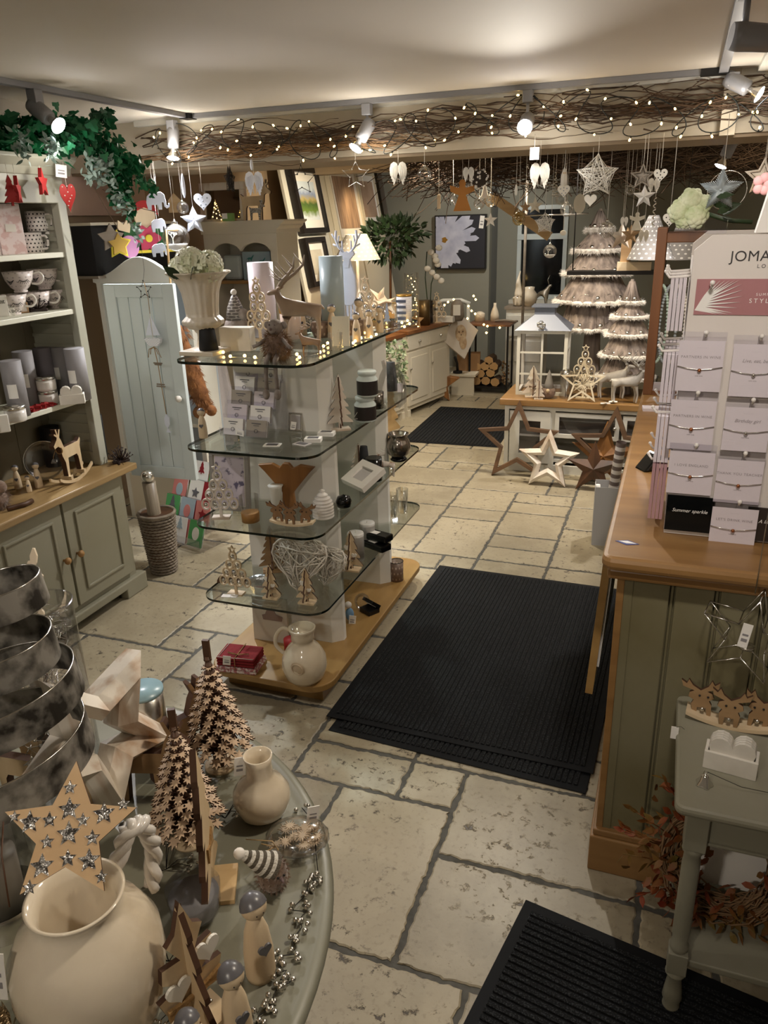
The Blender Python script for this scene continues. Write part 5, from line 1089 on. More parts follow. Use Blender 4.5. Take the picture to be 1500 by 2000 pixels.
for (px, py, tp, lab) in ((697, 668, 608, 'front left peg doll of the trio on the top glass shelf'), (722, 660, 603, 'middle peg doll of the trio on the top glass shelf'), (742, 650, 596, 'right peg doll of the trio nearest the shelf edge'), (703, 653, 580, 'tallest peg doll looking over the trio with a dark head'), (650, 660, 592, 'dark headed peg doll behind the cream card'), (592, 655, 595, 'peg doll half hidden behind the stag')):
    w = onz(px, py, Z1); peg_doll(w, top(w, tp), .2, lab)
T = thing('cream_card', 'cream greetings card with gold specks standing on the top shelf', 'greetings card', onz(666, 676, Z1), .12, rot=(radians(-6), 0, .12)); M().box(-.033, .033, -.002, .002, 0, top(onz(666, 676, Z1), 618)).build('card', mat('speckled cream', '#d8d2bd', .6, c2='#b59a5c', sc=130, amt=(.68, .72)), T)
T = thing('tea_light_glass', 'short clear votive glass beside the cream card', 'glass', onz(652, 688, Z1)+Vector((.0, .02, 0))); M().lathe([(.022, 0), (.026, .065)], 20, caps=False).build('glass', GLASS, T)
T = thing('spotted_box', 'taupe box with white dots at the feet of the white stag', 'gift box', col(690, 2.93, Z1), .1); M().box(-.05, .05, -.02, .02, 0, .06).build('box', POTD, T)
wL = col(716, 3.1, Z1); bauble_tree(wL, top(wL, 530), .1, 'small plywood bauble tree near the far corner of the top shelf')
T = thing('dotted_bowl', 'brown beaded votive row behind the peg dolls', 'bowl', col(628, 2.85, Z1)); M().lathe([(.03, 0), (.04, .03), (.038, .06), (0, .06)], 20).build('bowl', POTD, T)
wc = col(790, 3.38, Z1); T = canister(wc, .034, top(wc, 575), 'white ringed gift tube with a piano key print and gold rim', m=dotmat('ringed card', '#d9d7dd', '#f0eef0', (1, 110), .5), lab=None, name='piano_print_tube', top_=GOLD)
k = M(); [k.box(-.026, .02, -.0375, -.036, z, z+.012) for z in (.06, .035, .01, .085)]; k.build('keys', mat('slate print', '#4a4f5e', .5), T)
wg = col(762, 3.25, Z1); T = thing('glass_jar', 'pale clear jar with a printed fir tree near the shelf corner', 'glass', wg); M().lathe([(.03, 0), (.034, .01), (.034, .09), (.033, .09)], 24, caps=False).build('jar', CELLO, T); k = M(); k.X = Matrix.Translation((0, -.036, .01)); k.prism(fir(.09, .03, 5), .002); k.build('tree_print', BLUEG, T)
# fairy light cluster lying on the shelf
T = thing('battery_lights', 'warm bead lights trailing along the edge of the top shelf', 'fairy lights', onz(600, 700, Z1)); k = M(); Q = [onz(px, py, Z1+.005) for px, py in ((436, 690), (442, 685), (450, 698), (478, 697), (498, 700), (580, 694), (585, 700), (625, 690), (632, 678), (640, 672), (655, 655), (668, 660), (640, 650), (690, 672), (694, 668), (705, 662), (725, 660), (735, 655), (755, 625), (785, 632), (790, 640), (796, 628), (800, 634), (715, 652))]
Q = [q_-T.location for q_ in Q]; k.tube(Q, .0008, 4); k.build('wire', SILVER, T)
for i, p_ in enumerate(Q): b = M(); b.ball((0, 0, 0), .0055, 8); b.build('bulb', WARM, T, loc=p_+Vector((0, 0, .004)))
# -- second shelf
T = thing('card_rack', 'clear acrylic rack of earring cards on the second glass shelf', 'display rack', onz(470, 858, Z2)+Vector((0, .03, 0)), radians(-4))
rows = 5
for i in range(rows):
    y = .0+i*.033; z = .005+i*.046
    for j in range(2):
        for d in range(3):
            c = M(); c.X = Matrix.Translation((-.052+j*.102, y+d*.006, z)) @ Matrix.Rotation(radians(-14), 4, 'X'); c.box(-.043, .043, -.001, .001, 0, .062-.003*d); o_ = c.build('jewellery_card', [GREYP, LAV, PAPER, mat('taupe card', '#a39a8d', .7)][(i+j+d) % 4] if d else [PAPER, mat('taupe card', '#a39a8d', .7), LAV][(i*2+j) % 3], T)
            if d == 0: c = M(); c.X = Matrix.Translation((-.052+j*.102, y-.002, z)) @ Matrix.Rotation(radians(-14), 4, 'X'); c.box(-.02, .02, -.0016, -.001, .048, .051); c.box(-.012, .012, -.0016, -.001, .041, .043); c.ring((0, -.002, .022), .007, .001, 4, 12, 'y'); c.build('print', HAIR, o_)
k = M()
for i in range(rows): y = -.006+i*.033; z = i*.046; k.box(-.105, .105, y, y+.002, z, z+.03)
for sx in (-.106, .106): k.add([(sx, -.01, 0), (sx, .17, 0), (sx, .17, .25), (sx, .145, .25), (sx, -.01, .03)], [(0, 1, 2, 3, 4)])
k.build('acrylic_rack', PLAS, T, fix=False); price(T, (-.01, -.013, .03), 0, .035, .022)
w = onz(398, 855, Z2); peg_doll(w, top(w, 796), .3, 'lone peg doll on the left corner of the second glass shelf')
T = frame(onz(578, 842, Z2), .055, .07, 'tiny ornate silver photo frame on the second glass shelf', SILVER, (radians(-12), 0, .05), .007, .002, GREYP); price(T, (-.005, -.01, .035), .5, .02, .03)
for i, (px, py, rz, lab) in enumerate(((532, 870, .2, 'open white booklet lying at the front of the second shelf'), (590, 868, -.25, 'grey folded leaflet beside the open booklet'), (612, 862, .25, 'small white boxed bracelet at the front of the second shelf'), (638, 850, .15, 'small white jewellery box further along the shelf edge'))):
    T = thing('booklet' if i < 2 else 'jewellery_box', lab, 'booklet' if i < 2 else 'jewellery box', onz(px, py, Z2), rz); h = .003 if i < 2 else .014; M().box(-.03, .03, -.02, .02, 0, h).build('cover', PAPER if i != 1 else GREYP, T); M().box(-.02, .02, -.012, .012, h, h+.001).build('inlay', HAIR, T)
w = onz(657, 845, Z2)+Vector((0, .04, 0)); wood_tree(w, top(w, 733), .6, 'tall whitewashed slatted wooden tree on the second shelf', m=WASH, hearts=False, tiers=6, w=.1)
w = onz(697, 815, Z2)+Vector((0, .0, 0)); 
def djar(w, lab, r=.043, h=.1):
    T = thing('ceramic_jar', lab, 'jar', w); M().lathe([(r*.95, 0), (r, .005), (r, h*.68), (r*.8, h*.78), (r*.8, h*.83), (r*.9, h*.86), (r*.9, h*.97), (r*.8, h), (0, h)], 30).build('jar', mat('pale duck egg', '#c6cfcb', .25), T); M().lathe([(r*1.008, h*.08), (r*1.008, h*.62)], 30, caps=False).build('label_band', mat('dark brown label', '#1f1715', .5), T); return T
w1_ = onz(694, 828, Z2)+Vector((.02, .06, 0)); djar(w1_, 'lower lidded pale jar with a dark label band'); djar(w1_+Vector((.012, .0, .1005)), 'upper lidded pale jar with dark label stacked on its twin', .041, .1)
pot('mercury_votive', 'mottled brown mercury glass votive on the second shelf', 'votive', [(0, 0), (.03, 0), (.032, .07), (.03, .07), (.028, .01), (0, .01)], MERC, onz(734, 798, Z2)+Vector((.0, .01, 0)))
k = M(); 
T = thing('wire_easel', 'small chrome wire easel at the edge of the second shelf', 'easel', onz(705, 825, Z2), .5); k = M(); k.tube([(-.04, 0, 0), (.0, 0, .06), (.04, 0, 0)], .0018, 5); k.tube([(0, .04, 0), (0, 0, .06)], .0018, 5); k.tube([(-.04, -.02, .0), (-.03, 0, .015), (.03, 0, .015), (.04, -.02, .0)], .0018, 5); k.build('wire', SILVER, T)
pot('black_cone', 'matt black cone on the right corner of the second shelf', 'ornament', [(0, 0), (.034, 0), (.02, .13), (0, .13)], BLACKM, onz(764, 762, Z2))
T = thing('clear_stand', 'small clear acrylic stand with jewellery cards beside the black cone', 'display stand', onz(782, 770, Z2), .2); M().box(-.02, .02, -.001, .001, 0, .06).build('panel', PLAS, T); M().box(-.012, .012, -.003, -.002, .01, .05).build('card', LAV, T)
# -- third shelf
w = onz(462, 990, Z3)+Vector((0, -.04, 0)); hF = top(w, 885); frame(w, span(w, 82), hF, 'silver grey photo frame with lavender print on the third shelf', mat('silver wood frame', '#a19d98', .4, .3), (radians(-8), 0, .1), .016, .006, mat('lavender print', '#c9c0cb', .7, c2='#5c566f', sc=24, amt=(.56, .62)), matc=OFFW)
w = onz(433, 1012, Z3); bauble_tree(w, top(w, 897), .35, 'whitewashed bauble tree with silver balls on the third shelf', m=WASH)
w = onz(490, 1017, Z3); T = thing('wooden_base_jar', 'glass hurricane jar sitting in a round bamboo base', 'jar', w); M().lathe([(.033, 0), (.034, .035), (.03, .036), (0, .036)], 28).build('bamboo_base', wood('bamboo', '#a97b3e', '#8f6430', 2, 12), T); M().lathe([(.031, .036), (.034, .05), (.036, .1)], 28, caps=False).build('glass', GLASS, T)
w = col(566, 2.5, Z3); T = thing('wooden_bird', 'carved wooden bird with outspread wings behind the rocking reindeer', 'bird', w, .1); h = top(w, 902)
k = M(); k.prism([(x*h, z*h) for x, z in [(-.14, 0), (.14, 0), (.12, .35), (.2, .45), (.48, .78), (.62, .92), (.3, .96), (.14, .88), (.06, .98), (-.06, .98), (-.14, .88), (-.3, .96), (-.62, .92), (-.48, .78), (-.2, .45), (-.12, .35)]], .02); k.build('carved_bird', MANGO, T, bevel=.003)
M().lathe([(.02, 0), (.024, .09), (.03, .1), (0, .1)], 20, (-.04, -.03, 0)).build('cup', OFFW, T)
def rockers(w, s, rz, lab, m=mat('dark ply', '#8c6845', .6)):
    T = thing('rocking_reindeer', lab, 'reindeer', w, rz)
    P = [(-1+.1*i) for i in range(21)]; k = M(); k.prism([(x*s*.62, s*.1*x*x) for x in P]+[(x*s*.62, s*.1*x*x+s*.06) for x in P[::-1]], s*.28); k.build('rocker', PLY, T)
    for i, x in enumerate((-.4, -.02, .36)):
        k = M(); k.X = Matrix.Translation((x*s, -.12*s*(i % 2), s*.07)) @ Matrix.Rotation(.12*(i-1), 4, 'Y'); D_ = [(-.14, 0), (-.08, 0), (-.07, .22), (.07, .22), (.08, 0), (.14, 0), (.16, .3), (.12, .42), (.2, .5), (.18, .62), (.1, .68), (.28, .78), (.3, .95), (.22, .86), (.18, .98), (.12, .82), (0, .7), (-.12, .82), (-.18, .98), (-.22, .86), (-.3, .95), (-.28, .78), (-.1, .68), (-.18, .62), (-.2, .5), (-.12, .42), (-.16, .3)]
        k.prism([(a*s*.9, b*s*.62) for a, b in D_], s*.05, 0, 1); r_ = k.build('reindeer', [m, PLYE], T); k = M(); k.X = Matrix.Translation((x*s, -.12*s*(i % 2)-.03*s, s*.07)); k.ball((-.06*s, 0, .34*s), s*.018, 6); k.ball((.06*s, 0, .34*s), s*.018, 6); k.build('eyes', BLACK, r_)
        k = M(); k.ball((x*s, -.12*s*(i % 2)-.05*s, s*.2), s*.035, 8); k.build('bell', SILVER, r_)
    return T
w = onz(572, 1025, Z3); rockers(w, .135, .1, 'rocking group of three plywood reindeer on the third shelf')
w = onz(632, 1010, Z3); 
T = thing('honey_pot', 'cream ribbed beehive honey pot at the corner of the third shelf', 'pot', w); hh = top(w, 955); k = M(); pr_ = [(0, 0)]
for i in range(8): r_ = .041*(1-(max(0, i-3)/6)**2*1.1); z_ = i*hh*.105; pr_ += [(r_*.93, z_+.001), (r_, z_+hh*.035), (r_, z_+hh*.07)]
k.lathe(pr_+[(.012, hh*.86), (.008, hh*.9), (.011, hh*.95), (0, hh)], 32, caps=False); k.build('pot', CERW, T)
T = thing('white_box_frame', 'white box frame lying tilted on the third shelf', 'picture', onz(692, 968, Z3)+Vector((-.02, .03, 0)), 0, rot=(radians(-62), radians(4), radians(-30))); T.location.z += .03
k = M(); k.box(-.07, .07, -.012, .012, 0, .03); k.box(-.07, .07, -.012, .012, .1, .13); k.box(-.07, -.035, -.012, .012, .03, .1); k.box(.035, .07, -.012, .012, .03, .1); k.build('frame', CERW, T); M().box(-.035, .035, -.004, .008, .03, .1).build('picture', GREYP, T)
pot('black_glass_lid', 'round glossy black jar lid beneath the tilted white frame', 'jar', [(0, 0), (.026, 0), (.032, .02), (.024, .04), (.008, .045), (0, .05)], mat('gloss black', '#0a0a0b', .08), onz(668, 992, Z3)+Vector((0, .02, 0)))
w = onz(673, 935, Z3)+Vector((.02, .12, 0)); wood_tree(w, top(w, 868), .4, 'small whitewashed tree deep on the third shelf', m=WASH, hearts=False, tiers=5)
pot('black_cone', 'matt black cone in the middle of the third shelf', 'ornament', [(0, 0), (.028, 0), (.018, .11), (0, .11)], BLACKM, onz(703, 925, Z3)+Vector((0, .05, 0)))
canister(onz(728, 940, Z3)+Vector((0, .02, 0)), .034, .1, 'black glass candle beside the matt cone on the third shelf', m=mat('black glass', '#131110', .15), lab=None, name='black_candle', cat='candle')
w = onz(745, 940, Z3); reindeer(w+Vector((0, .06, 0)), .12, radians(200), 'little white and brown fawn on the third shelf', m=mat('fawn', '#cfc5ba', .5, c2='#8f6a4c', sc=12, amt=(.5, .55)), ahead=.2)
pot('silver_pot', 'hammered silver pot with rolled rim on the right of the second shelf', 'pot', [(0, 0), (.03, 0), (.05, .02), (.057, .05), (.05, .08), (.04, .095), (.046, .105), (.048, .112), (.042, .11), (.036, .098), (0, .09)], MERC, onz(776, 902, Z3)+Vector((.0, .02, .018)))
pot('black_stone_dish', 'small glossy black round dish beneath the silver pot', 'dish', [(0, 0), (.03, 0), (.04, .008), (.03, .018), (0, .018)], mat('gloss black', '#0a0a0b', .08), onz(776, 902, Z3)+Vector((.0, .02, 0)))
pot('glass_vase', 'tall clear rounded glass vase at the far end of the second shelf', 'vase', [(.03, 0), (.06, .03), (.065, .08), (.05, .14), (.035, .17), (.04, .2)], GLASS, onz(788, 800, Z2)+Vector((-.05, .0, 0)))
# -- fourth shelf
w = onz(462, 1160, Z4); bauble_tree(w, top(w, 1058), .05, 'plain plywood bauble tree with silver balls on the lowest glass shelf'); 
T = thing('price_card', 'little white price tags hanging over the lowest shelf edge', 'price tag', onz(440, 1166, Z4)+Vector((0, -.0, .004)), .2); M().box(-.012, .022, -.012, .012, 0, .002).build('card', PAPER, T); M().box(.024, .05, -.012, .012, 0, .003).build('second_card', PAPER, T)
for (px, py, tp, lab) in ((528, 1170, 1105, 'left small plywood tree with hearts on the lowest shelf'), (598, 1180, 1112, 'right small plywood tree with hearts at the shelf corner'), (685, 1115, 1040, 'small plywood tree with ribbon near the second upright')):
    w = onz(px, py, Z4)+Vector((0, .01, 0)); wood_tree(w, top(w, tp), .05, lab)
w = onz(522, 1125, Z4)+Vector((0, .05, 0)); wood_tree(w, top(w, 1030), .5, 'rusty brown layered wooden tree behind the small trees', m=TAN, hearts=False, tiers=6, w=.11)
def wicker(w, s, rz, tilt, lab):
    T = thing('wicker_heart', lab, 'heart', w, 0, 'white wicker hearts' if 0 else None, rot=(tilt, 0, rz)); k = M(); q = random.Random(int(s*1e4)+int(tilt*10))
    P = heart(s); zo = s*.5
    for _ in range(3): k.tube([(x*q.uniform(.97, 1), q.uniform(-.008, .008), z*q.uniform(.97, 1)+zo) for x, z in P], s*.016, 5, True)
    for _ in range(120):
        a, b = q.sample(range(28), 2); p = P[a]; r_ = P[b]; y = q.uniform(-.02, .02)
        m_ = ((p[0]+r_[0])/2, (p[1]+r_[1])/2)
        if abs(m_[0]) < s*.04 and m_[1] > s*.25: continue
        k.tube([(p[0], 0, p[1]+zo), (m_[0], y*1.6, m_[1]+zo), (r_[0], 0, r_[1]+zo)], s*.013, 4)
    k.build('woven_heart', mat('white wicker', '#dcd5c9', .7), T, fix=False); return T
w = onz(585, 1150, Z4)+Vector((0, .0, 0)); wicker(w, span(w, 112), .15, radians(-12), 'large white wicker heart behind the small trees on the lowest shelf'); w = onz(632, 1140, Z4)+Vector((.005, .0, 0)); wicker(w, span(w, 82), -.3, radians(-20), 'smaller white wicker heart leaning at the right of the large one')
T = thing('foil_fish_bag', 'crumpled silver foil bag beside the bauble tree', 'foil bag', onz(505, 1155, Z4)+Vector((0, .03, 0)), .3); k = M(); k.ball((0, 0, .03), .03, 14, (2.0, .7, 1)); k = k.build('bag', mat('foil', '#b6bcc0', .25, .8, bump=.8, sc=40), T)
T = thing('ribbed_shell', 'brown ribbed wooden fan behind the lowest bauble tree', 'ornament', onz(438, 1150, Z4)+Vector((0, .06, 0)), .2); k = M(); k.prism([(.06*cos(pi*i/12), .045*sin(pi*i/12)) for i in range(13)], .02); k.build('fan', BROWN, T)
def pcandle(w, r, h, lab):
    T = thing('pillar_candle', lab, 'candle', w); M().lathe([(r, 0), (r, h*.97), (r*.95, h), (r*.5, h*.985), (0, h*.98)], 28).build('wax', mat('white wax', '#dcdad6', .35), T); M().tube([(0, 0, h*.98), (.001, 0, h*1.08)], .001, 4).build('wick', STR, T)
    M().lathe([(r*1.015, h*.1), (r*1.015, h*.9)], 28, caps=False).build('wrapper', CELLO, T); return T
w = onz(684, 1105, Z4)+Vector((.0, .07, 0)); pcandle(w, .035, top(w, 1040), 'nearer white pillar candle on the lowest glass shelf'); w = onz(700, 1080, Z4)+Vector((0, .11, 0)); pcandle(w, .035, top(w, 1020), 'further white pillar candle on the lowest glass shelf')
for i, (px, py) in enumerate(((735, 1070), (738, 1060))):
    T = thing('spectacle_case', ('lower', 'upper')[i]+' glossy black case stacked at the edge of the lowest shelf', 'case', onz(735, 1070, Z4)+Vector((0, .02*i, .034*i)), radians(-25+8*i)); M().box(-.065, .065, -.03, .03, 0, .03).build('case', mat('gloss black', '#0a0a0b', .08), T, bevel=.006); M().box(-.03, .01, -.02, .01, .031, .032).build('label', PAPER, T)
for i, (px, py) in enumerate(((765, 1010), (786, 1000))): w = onz(px, py, Z4); pot('tumbler', ('nearer', 'further')[i]+' clear straight drinking glass at the right of the lowest shelf', 'glass', [(0, .004), (.022, .004), (.024, 0), (.03, .12), (.028, .12), (.022, .01)], GLASS, w)
w = onz(682, 1010, Z4)+Vector((0, .12, 0)); canister(w, .04, .12, 'dark slate tube in the shadow behind the candles', m=mat('slate', '#3b3a44', .6), lab=None)
# -- oak base
T = thing('folded_napkins', 'stack of red folded napkins tied with twine on the oak base', 'napkins', onz(472, 1300, Z5), .12); k = M()
k.box(-.085, .085, -.06, .06, 0, .012); k.box(-.083, .083, -.058, .058, .0125, .024); k.build('gingham_napkin', mat('gingham', '#a8686a', .8, c2='#d6c6c0', sc=90, amt=(.5, .52)), T, bevel=.004)
for i in range(3): M().box(-.08, .078, -.055, .056, .026+i*.013, .0375+i*.013).build('red_napkin', DRED, T, bevel=.005)
k = M(); k.tube([(-.075, -.056, .066), (.075, -.05, .066)], .0012, 4); k.tube([(-.07, -.056, .066), (-.068, .055, .066)], .0012, 4); k.build('stitching', STR, T)
k = M(); k.tube([(0, -.06, .02), (0, -.058, .067), (0, .058, .067)], .0018, 5); [k.tube([(0, -.03, .068), (a*.03, -.04, .08), (a*.045, -.02, .07), (0, -.03, .07)], .002, 5) for a in (-1, 1)]; k.build('twine_bow', ROPE, T); price(T, (-.03, -.058, .075), .2, .03, .04)
w = onz(597, 1325, Z5); hJ = top(w, 1225); s_ = hJ; T = thing('ceramic_jug', 'round cream glazed jug with an embossed seal on the oak base', 'jug', w, .0)
k = M(); k.lathe([(0, 0), (s_*.26, .0), (s_*.34, s_*.1), (s_*.39, s_*.28), (s_*.37, s_*.46), (s_*.27, s_*.63), (s_*.19, s_*.72), (s_*.18, s_*.78), (s_*.2, s_*.8), (s_*.19, s_*.86), (s_*.22, s_*.96), (s_*.23, s_*1.0), (s_*.2, s_*1.0), (s_*.16, s_*.84), (0, s_*.8)], 40, caps=False); k.build('jug_body', CERA, T)
k = M(); k.curve([(-s_*.17, 0, s_*.88), (-s_*.36, 0, s_*.92), (-s_*.5, 0, s_*.76), (-s_*.52, 0, s_*.56), (-s_*.36, 0, s_*.42)], s_*.035, 10); k.build('handle', CERA, T)
k = M(); k.X = Matrix.Translation((s_*.06, -s_*.365, s_*.42)) @ Matrix.Rotation(pi/2+.1, 4, 'X'); k.lathe([(0, .02*s_), (s_*.1, .02*s_), (s_*.13, 0)], 24, caps=False); k.ring((0, 0, .025*s_), s_*.1, s_*.008, 5, 24); k.build('seal', mat('seal clay', '#c4b095', .5), T)
T = thing('red_bauble_box', 'small round red gift tin behind the cream jug', 'gift tin', onz(563, 1275, Z5)+Vector((0, .03, 0))); M().lathe([(.03, 0), (.03, .05), (0, .052)], 20).build('tin', RED, T)
T = thing('gift_bag_box', 'white boxed gift with a grey car print leaning on the upright', 'gift box', col(552, 2.5, Z5), .02, rot=(radians(-3), 0, .02)); hb = .2; M().box(-.13, .03, -.006, .006, 0, hb).build('card', mat('ivory card', '#cbc4b6', .6), T)
k = M(); k.X = Matrix.Translation((-.04, -.008, .1)); k.prism([(-.04, 0), (.045, 0), (.05, .02), (.02, .03), (.01, .05), (-.02, .05), (-.03, .025), (-.045, .02)], .002); k.build('car_print', mat('car print', '#8f7a70', .7), T)
T = thing('blue_soft_toy', 'small packet of blue and white toys beside the front upright', 'toy', onz(680, 1215, Z5)+Vector((.005, .01, 0)), .1); k = M(); k.ball((0, 0, .035), .02, 12, (1, .8, 1.6)); k.build('body', mat('toy blue', '#6f93b3', .7), T); M().ball((-.005, 0, .08), .016, 12).build('head', mat('toy white', '#d5cfc9', .8), T); price(T, (.02, -.02, .04), .2, .03, .045)
T = thing('cello_parcel', 'clear wrapped parcel lying behind the black jewellery box', 'parcel', onz(708, 1190, Z5), .2); M().ball((0, 0, .04), .04, 12, (.9, .8, 1)).build('wrap', CELLO, T, fix=False)
T = thing('black_jewellery_box', 'open black jewellery box with a white insert on the oak base', 'jewellery box', onz(722, 1195, Z5), radians(-30)); M().box(-.035, .035, -.03, .03, 0, .022).build('box', BLACK, T, bevel=.002); k = M(); k.X = Matrix.Translation((0, .03, .02)) @ Matrix.Rotation(radians(50), 4, 'X'); k.box(-.035, .035, -.002, .014, 0, .055); k.build('lid', BLACK, T); k = M(); k.X = Matrix.Translation((0, .03, .02)) @ Matrix.Rotation(radians(50), 4, 'X'); k.box(-.02, .02, -.004, -.002, .01, .045); k.build('insert', PAPER, T)
w = onz(775, 1132, Z5); T = thing('brown_dotted_votive', 'brown tin votive pierced with pale dots on the oak base', 'votive', w); M().lathe([(0, 0), (.033, 0), (.034, .1), (.032, .1), (.03, .01), (0, .01)], 28, caps=False).build('tin', POTD, T); M().ring((0, 0, .1), .033, .002, 5).build('rim', IRON, T)
# ================================================================== BACK ROOM
# leaning display boards on the left wall: local u runs into the room, v up the slope
tilt = atan2(.2, 1.16)
def board(y0, y1, label, m, z0=.85, x=-3.07, h=1.42):
    T = thing('leaning_board', label, 'display board', (x, y0, z0), 0, rot=(0, -tilt, 0)); M().box(-.03, 0, 0, y1-y0, 0, h).build('board', m, T, bevel=.004); return T
board(6.45, 7.2, 'white leaning board carrying the two black picture frames', W_); board(7.24, 7.95, 'beige leaning board behind the first large tree print', CREAM); board(7.99, 8.75, 'warm lit leaning board at the end of the picture wall', CREAM)
def lean(px0, px1, pt, pb, label, fm, pic, fw=.035, mt=.05, t=.05):
    def on(px, py):
        d = _ray(px, py); n = Vector((cos(tilt), 0, sin(tilt))); p0 = Vector((-3.06, 6, .85)); return EYE+d*((p0-EYE).dot(n)/d.dot(n))
    a, b, c = on(px0, (pt+pb)/2), on(px1, (pt+pb)/2), on((px0+px1)/2, pb); d = on((px0+px1)/2, pt); w = abs(b.y-a.y); h = (d-c).length; m_ = (a+b)/2
    loc = c.copy(); loc.y = m_.y
    T = thing('wall_picture', label, 'picture', loc+Vector((t/2-.005, 0, 0)), 0, rot=(0, -tilt, 0))
    k = M(); k.box(-t/2, t/2, -w/2, w/2, 0, fw); k.box(-t/2, t/2, -w/2, w/2, h-fw, h); k.box(-t/2, t/2, -w/2, -w/2+fw, fw, h-fw); k.box(-t/2, t/2, w/2-fw, w/2, fw, h-fw); k.build('frame', fm, T, bevel=.003)
    M().box(-.005, .005, -w/2+fw, w/2-fw, fw, h-fw).build('mount', PAPER, T); M().box(.005, .008, -w/2+fw+mt, w/2-fw-mt, fw+mt*1.2, h-fw-mt*1.2).build('picture', pic, T); return T
LAND = bpy.data.materials.new('landscape print'); MATS['l'] = LAND; LAND.use_nodes = True; nt = LAND.node_tree; L = nt.links.new; b = nt.nodes['Principled BSDF']; tc = N('ShaderNodeTexCoord'); sp = N('ShaderNodeSeparateXYZ'); L(tc.outputs['Generated'], sp.inputs[0]); nz = N('ShaderNodeTexNoise', Scale=6); L(tc.outputs['Generated'], nz.inputs['Vector']); ad = N('ShaderNodeMath'); ad.operation = 'MULTIPLY_ADD'; ad.inputs[1].default_value = .25; L(nz.outputs['Fac'], ad.inputs[0]); L(sp.outputs[2], ad.inputs[2])
r_ = ramp(ad.outputs[0], (.2, '#dfe6ea'), (.34, '#6f8a3c'), (.55, '#4f6b33'), (.66, '#b7a56a'), (.8, '#8f9fc2'), (.95, '#d7e3ee')); L(r_.outputs[0], b.inputs['Base Color'])
BLKF = mat('black brown frame', '#1a1412', .4)
lean(571, 622, 343, 457, 'black framed green landscape picture leaning on the white board', BLKF, LAND, .045, .06, .07)
lean(594, 634, 474, 560, 'lower black framed picture leaning beneath the landscape', BLKF, mat('pale print', '#cfc7b8', .7, c2='#a8a79c', sc=5), .045, .05, .07)
lean(646, 700, 340, 470, 'large pale framed print of tall trees', CREAM, mat('tree print', '#b89a80', .7, c2='#8e7563', sc=8, stretch=(1, 3, .5)), .03, .07)
lean(700, 733, 352, 440, 'pale framed print lit warmly from above', CREAM, mat('hare print', '#b99f8a', .7, c2='#a3876f', sc=6), .02, .05)
lean(744, 784, 332, 428, 'grey framed blossom picture beside the plant', mat('grey frame', '#6d655c', .5), mat('blossom print', '#7f8478', .7, c2='#c2bfb4', sc=14), .025, .03)
# daisy painting
c0, c1_, c2_ = ony(850, 421, 8.86), ony(951, 419, 8.86), ony(851, 526, 8.86); w = c1_.x-c0.x; h = c0.z-c2_.z
T = thing('flower_painting', 'large square canvas of a white daisy on black hanging on the grey wall', 'painting', ((c0.x+c1_.x)/2, 8.86, c2_.z)); M().box(-w/2, w/2, -.02, .03, 0, h).build('frame', BLACK, T)
k = M(); k.box(-w/2+.012, w/2-.012, -.024, -.02, .012, h-.012); k.build('canvas', mat('canvas dark', '#22232c', .6), T); k = M(); q = random.Random(6); cx, cz = -w*.3, h*.55
for i in range(34):
    a = 2*pi*i/34+q.uniform(-.06, .06); R_ = w*q.uniform(.45, .72)*(1 if not (-1.1 < ((a+pi) % (2*pi))-pi < -.05) else .78); d = (cos(a), sin(a)); n_ = (-d[1], d[0]); P = [(cx+d[0]*R_*u+n_[0]*v*w, cz+d[1]*R_*u+n_[1]*v*w) for u, v in ((.05, .01), (.5, .045), (.9, .05), (1, 0), (.9, -.05), (.5, -.045), (.05, -.01))]
    P = [(max(-w/2+.014, min(w/2-.014, x)), max(.014, min(h-.014, z))) for x, z in P]; k.prism(P, .001, -.0245-.0002*i)
k.build('petals', mat('white petals', '#c9cbda', .6, c2='#a9acc2', sc=7), T); k = M(); k.prism([(cx+.03*cos(a)*(1+.3*cos(5*a)), cz+.03*sin(a)) for a in [2*pi*i/20 for i in range(20)]], .002, -.033); k.build('flower_centre', GOLD, T); price(T, (w*.43, -.03, h*.97), 0, .05, .13)
# lamp, plant, pots on sideboard
LP = col(700, 6.95, .79); LP = Vector((-2.62, 6.7, .79)); LP = ony(700, 560, 6.5); LP.z = .79
T = thing('table_lamp', 'table lamp with a dotted beige shade and white base in the back room', 'lamp', LP); zt, zb = ony(700, 455, 6.5).z-.8, ony(695, 505, 6.5).z-.8
M().lathe([(.05, 0), (.05, .02), (.03, .05), (.045, .12), (.03, .25), (.012, .4), (.012, zb)], 20).build('lamp_base', CERW, T); M().lathe([(.2, zb-.0), (.09, zt)], 36, caps=False).build('lamp_shade', SHADE, T); M().ball((0, 0, (zt+zb)/2-.02), .03, 12).build('bulb', glow('lamp bulb', '#ffd9a0', 6), T)
ld = bpy.data.lights.new('lamp', 'POINT'); ld.energy = 5; ld.color = (1, .75, .45); ld.shadow_soft_size = .05; lo = bpy.data.objects.new('lamp_light', ld); COL.objects.link(lo); lo.location = LP+Vector((0, 0, (zt+zb)/2+.05))
lamp((-2.75, 7.6, 2.2), (-3.2, 7.85, 1.7), 14, (1, .72, .38), 70, label='added fill lamp shining warmly on the last leaning board')  # added lamp, out of view, warms the last leaning board
